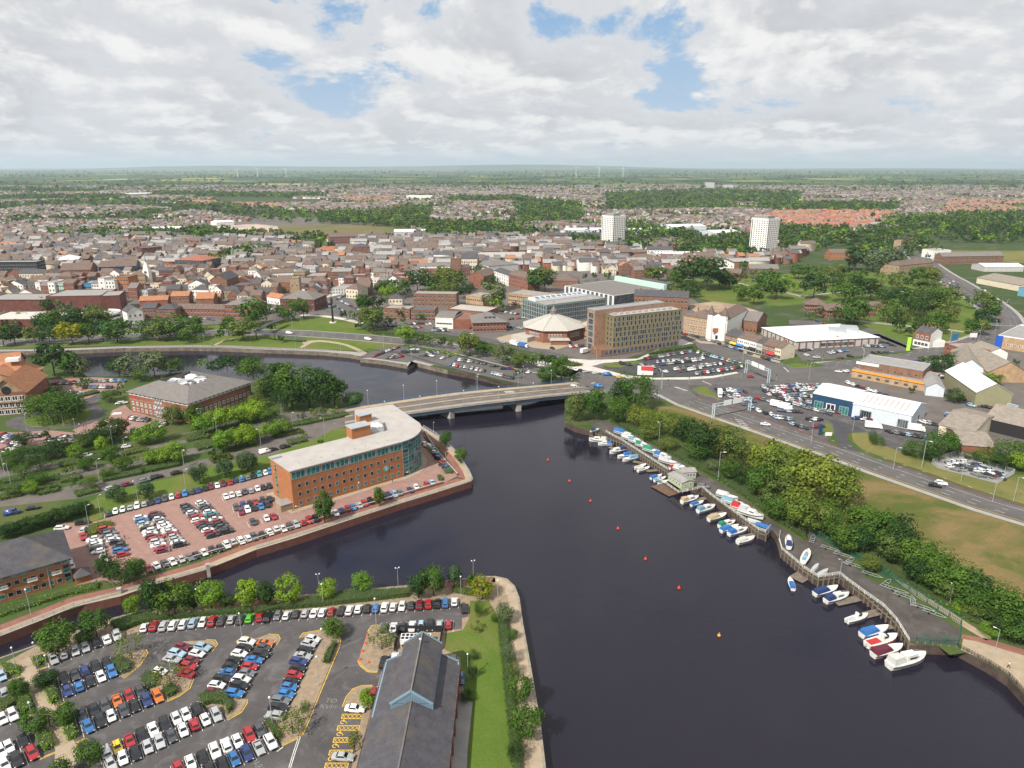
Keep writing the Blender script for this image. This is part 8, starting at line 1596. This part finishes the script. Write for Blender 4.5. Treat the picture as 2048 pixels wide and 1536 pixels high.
for i,(x,y,w,D,h,ri,an) in enumerate(FILL):
    wm_,wn=rt_.choice(FWN); rm,rn=rt_.choices(FRN,[5,4,5,3,.7,4])[0]; k=cnt.get(ri,0); cnt[ri]=k+1
    if i<215:
        e=Vector((math.cos(an),math.sin(an),0)); a=Vector((x,y,0))-e*w/2; flat=rn=='flat roof'
        bld('town_building','%s building with %s, %s from left in %s street row back'%(wn,rn,nth(k),nth(ri)),PX,0,0,D,h,wm_,rm,'flat' if flat else rt_.choice(('gable','gable','gablex','hip')),2.5+D*.12,2 if h<9 else 3,max(2,int(w/2.6)),2,1.1,1.4,'whitepale',c4=quad4(a,a+e*w,D),joined=True,chim=0 if flat else rt_.choice((1,2)),group='town street rows',over=.25)
    else: HOUSE.append((x,y,an,w,D,h,3.5,WC[wn],RC[rn]))
# ---- p70.py
def px_of(x,y,z=0):
    d=y*CP+(CAMZ-z)*SP; return 1024+F_PX*x/d,768+F_PX*((CAMZ-z)*CP-y*SP)/d
WOODS=[[(-100,428),(180,408),(420,425),(520,445),(850,452),(850,424),(640,424),(420,408),(180,402),(-100,412)],[(650,428),(855,430),(860,462),(760,452),(650,446)],[(852,450),(1036,452),(1036,482),(852,480)],[(1043,412),(1150,408),(1150,445),(1043,450)],[(1210,385),(1420,380),(1480,400),(1420,420),(1210,424)],[(1420,380),(1600,385),(1600,405),(1420,410)],[(1520,408),(1790,410),(1790,424),(1520,422)],[(1560,455),(1700,462),(1800,460),(2100,440),(2100,492),(1830,480),(1700,492),(1560,500)],[(1364,486),(1500,480),(1507,520),(1380,518)],[(1780,440),(2100,425),(2100,445),(1800,462)],[(1250,455),(1370,470),(1370,482),(1250,470)],[(605,479),(650,477),(652,504),(608,503)],[(466,507),(534,505),(534,524),(466,524)],[(100,470),(420,468),(560,474),(560,482),(420,482),(100,484)],[(1160,482),(1300,490),(1290,505),(1160,500)],[(-100,375),(200,380),(200,386),(-100,384)],[(300,385),(650,390),(650,396),(300,392)],[(900,398),(1050,395),(1050,404),(900,406)],[(0,395),(240,392),(240,400),(0,402)],[(1800,470),(1830,500),(1900,515),(1800,520),(1720,510)],[(60,640),(230,650),(220,662),(60,655)]]
OPEN=[[(385,446),(760,440),(840,452),(760,476),(560,478),(420,476)],[(1830,480),(2100,495),(2100,540),(1830,510)],[(1020,428),(1110,424),(1110,436),(1020,440)],[(430,395),(640,398),(640,408),(430,408)],[(160,388),(300,388),(300,394),(160,394)]]
RED=[(1545,418),(1700,415),(1790,430),(1740,456),(1600,462),(1530,440)]; PINKD=[[(350,398),(560,405),(560,425),(360,418)],[(690,396),(780,396),(780,406),(690,406)],[(1900,400),(2100,405),(2100,440),(1880,430)]]
r2=np.random.default_rng(9); far_tree=[]
def inany(p,L): return any(pip(p,w) for w in L)
TPX=[px_of(*p) for p in TP]; cell=150
for gy in range(900,5200,cell):
    for gx in range(int(-gy*.82)-200,int(gy*.82)+200,cell):
        th=r2.choice([0.05,.3,-.25,1.3,.6])+r2.uniform(-.1,.1); ca,sa=math.cos(th),math.sin(th); far=gy>2600; green=r2.random()
        sp,rw=(13,34) if not far else (20,44); kind=r2.random()
        for u in np.arange(-70,75,rw):
            for v in np.arange(-72,75,sp):
                x,y=gx+u*sa+v*ca+r2.uniform(-1.5,1.5),gy+u*ca-v*sa+r2.uniform(-1.5,1.5)
                p=px_of(x,y)
                if p[0]<-60 or p[0]>2110 or p[1]>540 or p[1]<361: continue
                if p[1]<372 and green<.75: continue
                if p[1]>484 and not (p[0]>1150 and p[1]<500): continue
                if inany(p,WOODS) or inany(p,OPEN) or pip((x,y),TP): continue
                if p[0]>1560 and p[1]>462: continue
                if green>.7 and not pip(p,RED): 
                    if r2.random()<.6: far_tree.append((x,y,r2.uniform(8,14)))
                    continue
                if pip(p,RED) and r2.random()<.22:
                    far_tree.append((x,y,r2.uniform(5,9))); continue
                if pip(p,RED): wc,rc=(.5,.4,.32),tuple(c*r2.uniform(.6,1.15) for c in (.36,.16,.1))
                elif any(pip(p,q_) for q_ in PINKD): wc,rc=(.42,.3,.22),(.3,.165,.12)
                else:
                    s=r2.random(); rc=((.15,.11,.095),(.18,.155,.15),(.12,.095,.09),(.21,.125,.1),(.3,.26,.235))[int(s*5)]; wc=((.26,.12,.08),(.58,.53,.46),(.34,.24,.18),(.66,.64,.6),(.6,.56,.5))[int(r2.random()*5)]
                w=sp*(.98 if kind<.4 else r2.uniform(.6,.8)); k=r2.uniform(.85,1.15)
                HOUSE.append((x,y,-th,w,r2.uniform(8,10)*(1.25 if far else 1),r2.uniform(5,6.2),r2.uniform(2.4,3.4),tuple(k*c for c in wc),tuple(k*c for c in rc)))
                if r2.random()<(.6 if far else .5) and not pip(p,RED): far_tree.append((x+rw*.5*sa+r2.uniform(-5,5),y+rw*.5*ca+r2.uniform(-5,5),r2.uniform(6,13)))
def houses_mesh():
    H=HOUSE; n=len(H); A=np.array([h[:7] for h in H]); wc=np.array([h[7] for h in H]); rc=np.array([h[8] for h in H]); x,y,an,w,d,h,rs=A.T; ca,sa=np.cos(an),np.sin(an)
    loc=[(-.5,-.5,0),(.5,-.5,0),(.5,.5,0),(-.5,.5,0),(-.5,-.5,1),(.5,-.5,1),(.5,.5,1),(-.5,.5,1),(-.5,0,2),(.5,0,2)]; rl=[(-.52,-.56,1),(.52,-.56,1),(.52,0,2),(-.52,0,2),(.52,.56,1),(-.52,.56,1)]
    chm=[(-.42+dx,dy,z) for z in (3,4) for dx,dy in ((-.05,-.05),(.05,-.05),(.05,.05),(-.05,.05))]
    V=[]
    for lx,ly,lz in loc+rl+chm:
        z={0: 0*h,1: h-(.12 if (abs(lx)==.52) else 0),2: h+rs+(.1 if abs(lx)==.52 else 0),3: h+rs*.6,4: h+rs+1.2}[lz]; V.append(np.stack([x+lx*w*ca-ly*d*sa,y+lx*w*sa+ly*d*ca,z],1))
    V=np.stack(V,1); f=np.array([(0,1,5),(0,5,4),(1,2,6),(1,6,5),(2,3,7),(2,7,6),(3,0,4),(3,4,7),(4,8,7),(5,6,9),(10,11,12),(10,12,13),(14,15,13),(14,13,12),(16,17,21),(16,21,20),(17,18,22),(17,22,21),(18,19,23),(18,23,22),(19,16,20),(19,20,23),(20,21,22),(20,22,23)])
    C=np.concatenate([np.repeat(wc[:,None],10,1),np.repeat(rc[:,None],6,1),np.repeat(np.full((n,1,3),.2),8,1)],1); fi=(f[None]+(np.arange(n)*24)[:,None,None]).reshape(-1,3)
    link('distant_houses',npmesh('distant_houses',V.reshape(-1,3),fi,mat('house_far',(.3,.3,.3),.9,.12,.3,attr='tint'),col=C.reshape(-1,3)),kind='stuff',label='thousands of small houses of the suburbs beyond the town',cat='houses')
houses_mesh()
for W_ in WOODS:
    xs=[p[0] for p in W_]; ys=[p[1] for p in W_]; A=[P(p) for p in W_]; wp=[(a.x,a.y) for a in A]; x0,x1,y0,y1=min(a[0] for a in wp),max(a[0] for a in wp),min(a[1] for a in wp),max(a[1] for a in wp); n=int(min(2600,abs(area2(A))/2/(45 if y0<1600 else 70)))
    for _ in range(n):
        x,y=r2.uniform(x0,x1),r2.uniform(y0,y1)
        if pip((x,y),wp): far_tree.append((x+r2.normal()*14,y+r2.normal()*(14+y*.008),r2.uniform(6,17)))
for _ in range(2600):
    y=3400*(1+r2.random()*4.2); x=r2.uniform(-.8,.8)*y; g_=math.sin(x*.0021+1)+math.sin(y*.0017)+math.sin((x+y)*.0043)
    if g_>.2 or r2.random()<.2: far_tree.append((x,y,r2.uniform(10,20)*(1+y/12000)))
for k in range(150):
    y=3500+9000*r2.random()**1.4; x=r2.uniform(-.75,.75)*y; an=r2.choice([0.05,-.15,1.2,.5]); L=r2.uniform(200,900)
    for s in np.arange(0,L,22): far_tree.append((x+s*math.cos(an),y+s*math.sin(an),r2.uniform(8,15)))
for _ in range(260):
    y=r2.uniform(620,1150); x=r2.uniform(-.7,.45)*y
    if pip((x,y),TP) and not any((x-a)**2+(y-b)**2<(r+3)**2 for a,b,r in NB): far_tree.append((x,y,r2.uniform(5,9)))
for s in TREE_REST: far_tree.append((s['pos'].x,s['pos'].y,s['h']))
def woods_mesh():
    T_=np.array(far_tree); n=len(T_); d=np.hypot(T_[:,0],T_[:,1]); Vs=[]; Fs=[]; Cs=[]; o=0; cols=np.array([TCOL['mid'],TCOL['dark'],TCOL['dark'],TCOL['olive'],TCOL['mid'],TCOL['lime'],TCOL['grey']])*.9
    for lo,hi,q_,lf in ((0,900,160,.14),(900,1900,60,.24),(1900,4000,26,.36),(4000,1e9,12,.55)):
        S=T_[(d>=lo) & (d<hi)]
        if len(S)==0: continue
        P3=[]
        for k in range(3): v,f=crown_np(500+k,q_,('round','wide','oval')[k],lf,12); P3.append(v)
        kk=r2.integers(0,3,len(S)); P3=np.stack(P3)[kk]; an=r2.uniform(0,6.28,len(S)); c_,s_=np.cos(an)[:,None],np.sin(an)[:,None]; h=S[:,2][:,None]; sx=h*1.15
        X=(P3[:,:,0]*c_-P3[:,:,1]*s_)*sx+S[:,0][:,None]; Y_=(P3[:,:,0]*s_+P3[:,:,1]*c_)*sx+S[:,1][:,None]; Z=P3[:,:,2]*h; V=np.stack([X,Y_,Z],2).reshape(-1,3); Fs.append(np.arange(len(V)).reshape(-1,4)+o); o+=len(V); Vs.append(V)
        Cs.append(np.repeat(cols[r2.integers(0,len(cols),len(S))]*r2.uniform(.8,1.2,(len(S),1)),q_*4,0))
    link('distant_trees',npmesh('distant_trees',np.concatenate(Vs),np.concatenate(Fs),M_leaf_far,col=np.concatenate(Cs)),kind='stuff',label='woods, belts and garden trees spreading from the town to the horizon',cat='trees')
    print('far trees',n,'houses',len(HOUSE))
woods_mesh()
for lab,fr,a,b,D,h,w,r in [('white ridged factory roof left of the rubble site',C5,(880,460),(1085,455),40,8,WHITE,WROOF),('white arched shed at the edge of the rubble site',C5,(1268,415),(1372,410),40,7,WHITE,WROOF),('long orange and blue sided depot beyond the town',C5,(465,455),(850,448),30,6,BK4,BROOF),('white long shed right of the left tower block',C4,(440,390),(790,385),40,9,CLADW,WROOF),('tall white shed in the middle beyond the towers',C4,(780,372),(1075,365),50,12,CLADW,WROOF),('low white shed left of the right tower block',C4,(1140,405),(1370,400),50,8,CLADW,WROOF),('white hospital blocks far off, left of centre',C6,(475,262),(625,262),40,14,WHITE,WROOF),('grey ridged shed beyond the open land',C6,(405,480),(590,478),40,9,PGREY,WROOF),('tall grey hospital slab on the far right',C7,(188,200),(235,200),40,34,PGREY,GROOF),('lower pale hospital block on the far right',C7,(295,200),(345,200),40,22,PGREY,GROOF),('white roofed school on the far left',C5,(735,240),(900,235),50,8,WHITE,WROOF),('long white roof behind the left tower block',C3,(1585,300),(1900,298),30,9,CLADW,WROOF),('dark roofed brick school left of the left tower block',C3,(1400,350),(1895,345),40,9,BK2,SLATE)]:
    bld('industrial_building',lab,fr,a,b,D,h,w,r,'gable' if h<13 else 'flat',2.5,group='far sheds and blocks')
for k,(x,y,h) in enumerate([(1152,352,100),(1198,350,100),(1246,348,95),(475,345,90),(515,346,90),(572,346,90)]):
    p=P((x,max(y,349))); p*=min(1,8600/p.y); t=thing('wind_turbine','white wind turbine on the horizon, %s of six from the left'%nth((3,4,5,0,1,2)[k]),'wind turbine',(p.x,p.y,0),0,'horizon wind turbines'); m=MB(); m.cyl((0,0,0),(0,0,h),3.2,2,8); m.build('tower',WHITE,t); m=MB(); m.box((0,0,h),(4,9,4)); m.build('nacelle',WHITE,t)
    for a in range(3): m=MB(); an=R(20+30*k+120*a); m.cyl((0,-5,h),(42*math.cos(an),-5,h+42*math.sin(an)),2.0,.6,5); m.build('blade',WHITE,t)
def hills():
    mb=MB(); N=120; rr=random.Random(8)
    for lay,(D,top) in enumerate(((16000,60),(24000,190))):
        prev=None
        for i in range(N+1):
            a=-1.0+2.0*i/N; x=D*a; hh=top*(.45+.3*math.sin(a*5+lay*2)+.2*math.sin(a*13+lay)+.06*rr.random()); hh*=(1.25-.5*(a+1)/2) if lay else 1; cur=((x,D,0),(x*1.06,D*1.06,max(8,hh)),(x*1.3,D*1.3,0))
            if prev: mb.quad(prev[0],cur[0],cur[1],prev[1]); mb.quad(prev[1],cur[1],cur[2],prev[2])
            prev=cur
    mb.build('hills',grassmat('hill_grass',(.045,.08,.03),(.09,.12,.04),(.14,.14,.06),.0006),kind='structure',smooth=True)
hills()
for k,(fr,a,b,w,c) in enumerate([(A5,(0,1215),(480,1120),3.5,'dark'),(A5,(0,1165),(180,1130),3,'dark'),(A5,(0,1290),(170,1255),3,'mid'),(A5,(300,1250),(475,1215),4,'dark'),(A5,(490,1150),(650,1115),4,'olive'),(A5,(625,1262),(805,1215),4,'mid'),(A5,(480,1025),(640,995),4,'mid'),(A5,(660,990),(900,945),4,'dark'),(A5,(830,1140),(1150,1075),3.5,'dark'),(A5,(1160,1070),(1450,1010),3.5,'dark'),(A5,(985,935),(1190,890),3,'mid'),(A5,(1180,1000),(1400,960),3,'dark'),(A5,(1590,890),(1790,845),5,'olive'),(A5,(1500,820),(1700,780),4,'olive'),(A5,(1710,990),(1865,950),4,'olive'),(A6,(110,910),(262,880),4,'mid'),(A6,(730,765),(860,735),4,'mid'),(A6,(730,620),(890,595),4,'dark'),(A6,(900,590),(1195,530),4,'olive'),(A6,(600,710),(830,665),4,'mid'),(A5,(620,470),(800,425),4,'mid'),(A5,(1900,770),(2048,740),5,'mid'),(A5,(0,930),(480,905),6,'dark'),(A5,(680,900),(820,870),5,'mid')]):
    p,q_=P(fr(*a)),P(fr(*b)); hedge('hedge',quad4(p,q_,w*1.35),1.3,{'dark': 'mid','mid': 'olive'}.get(c,c),'%s hedge strip, %s along the tree-lined road'%(TWORD[c],nth(k)),dens=7,leaf=.55,group='median hedges',rough=.6)
for nm,fr,pts,h,c,lab in [('undergrowth',B1,[(470,400),(700,520),(900,628),(1100,745),(1300,850),(1500,985),(1700,1140),(1966,1310),(1966,1230),(1700,1030),(1400,830),(1200,700),(900,540),(600,400),(500,370)],1.4,'mid','weedy green undergrowth between the boatyard track and the trees'),('undergrowth',B2,[(150,90),(400,260),(640,400),(900,560),(1140,700),(1350,830),(1560,940),(1966,1110),(1966,1060),(1560,880),(1300,760),(1000,560),(700,370),(300,120)],1.6,'mid','weedy green undergrowth along the green palisade fence'),('undergrowth',B6,[(60,470),(400,490),(800,545),(1000,590),(1250,640),(1600,720),(1780,765),(1700,775),(1200,680),(900,600),(500,530),(100,510)],1.5,'olive','scrubby bank between the church road and the riverside road'),('hedge',B6,[(350,605),(700,660),(780,690),(740,690),(640,665),(360,620)],1.4,'lime','bright clipped hedge along the top of the quay car park'),('hedge',B4,[(590,600),(700,560),(960,520),(970,560),(1370,690),(1360,700),(950,572),(940,545),(720,580)],1.5,'mid','hedge round the back of the hotel car park')]:
    o=hedge(nm,PP(fr,pts),h,c,lab,'hedge' if nm=='hedge' else 'undergrowth',dens=3 if nm !='hedge' else 4,leaf=.7,rough=.6)
    if nm !='hedge': o['kind']='stuff'
# ---- p95.py
hz=MB(); hz.prism([(-45600,-460),(45600,-460),(45600,60600),(-45600,60600)],-8,300,bottom=True)
hm=bpy.data.materials.new('haze'); hm.use_nodes=True; ht=NT(hm.node_tree)
for n in list(ht.n): ht.n.remove(n)
ho=ht.add('ShaderNodeOutputMaterial'); hv=ht.add('ShaderNodeVolumePrincipled'); hv.inputs['Density'].default_value=4.4e-5; hv.inputs['Color'].default_value=(0.72,0.85,1.0,1); hv.inputs['Anisotropy'].default_value=0.2
ht.l.new(hv.outputs[0],ho.inputs['Volume']); hz.build('haze',hm,kind='stuff',label='thin bluish summer haze over the whole plain',cat='haze')
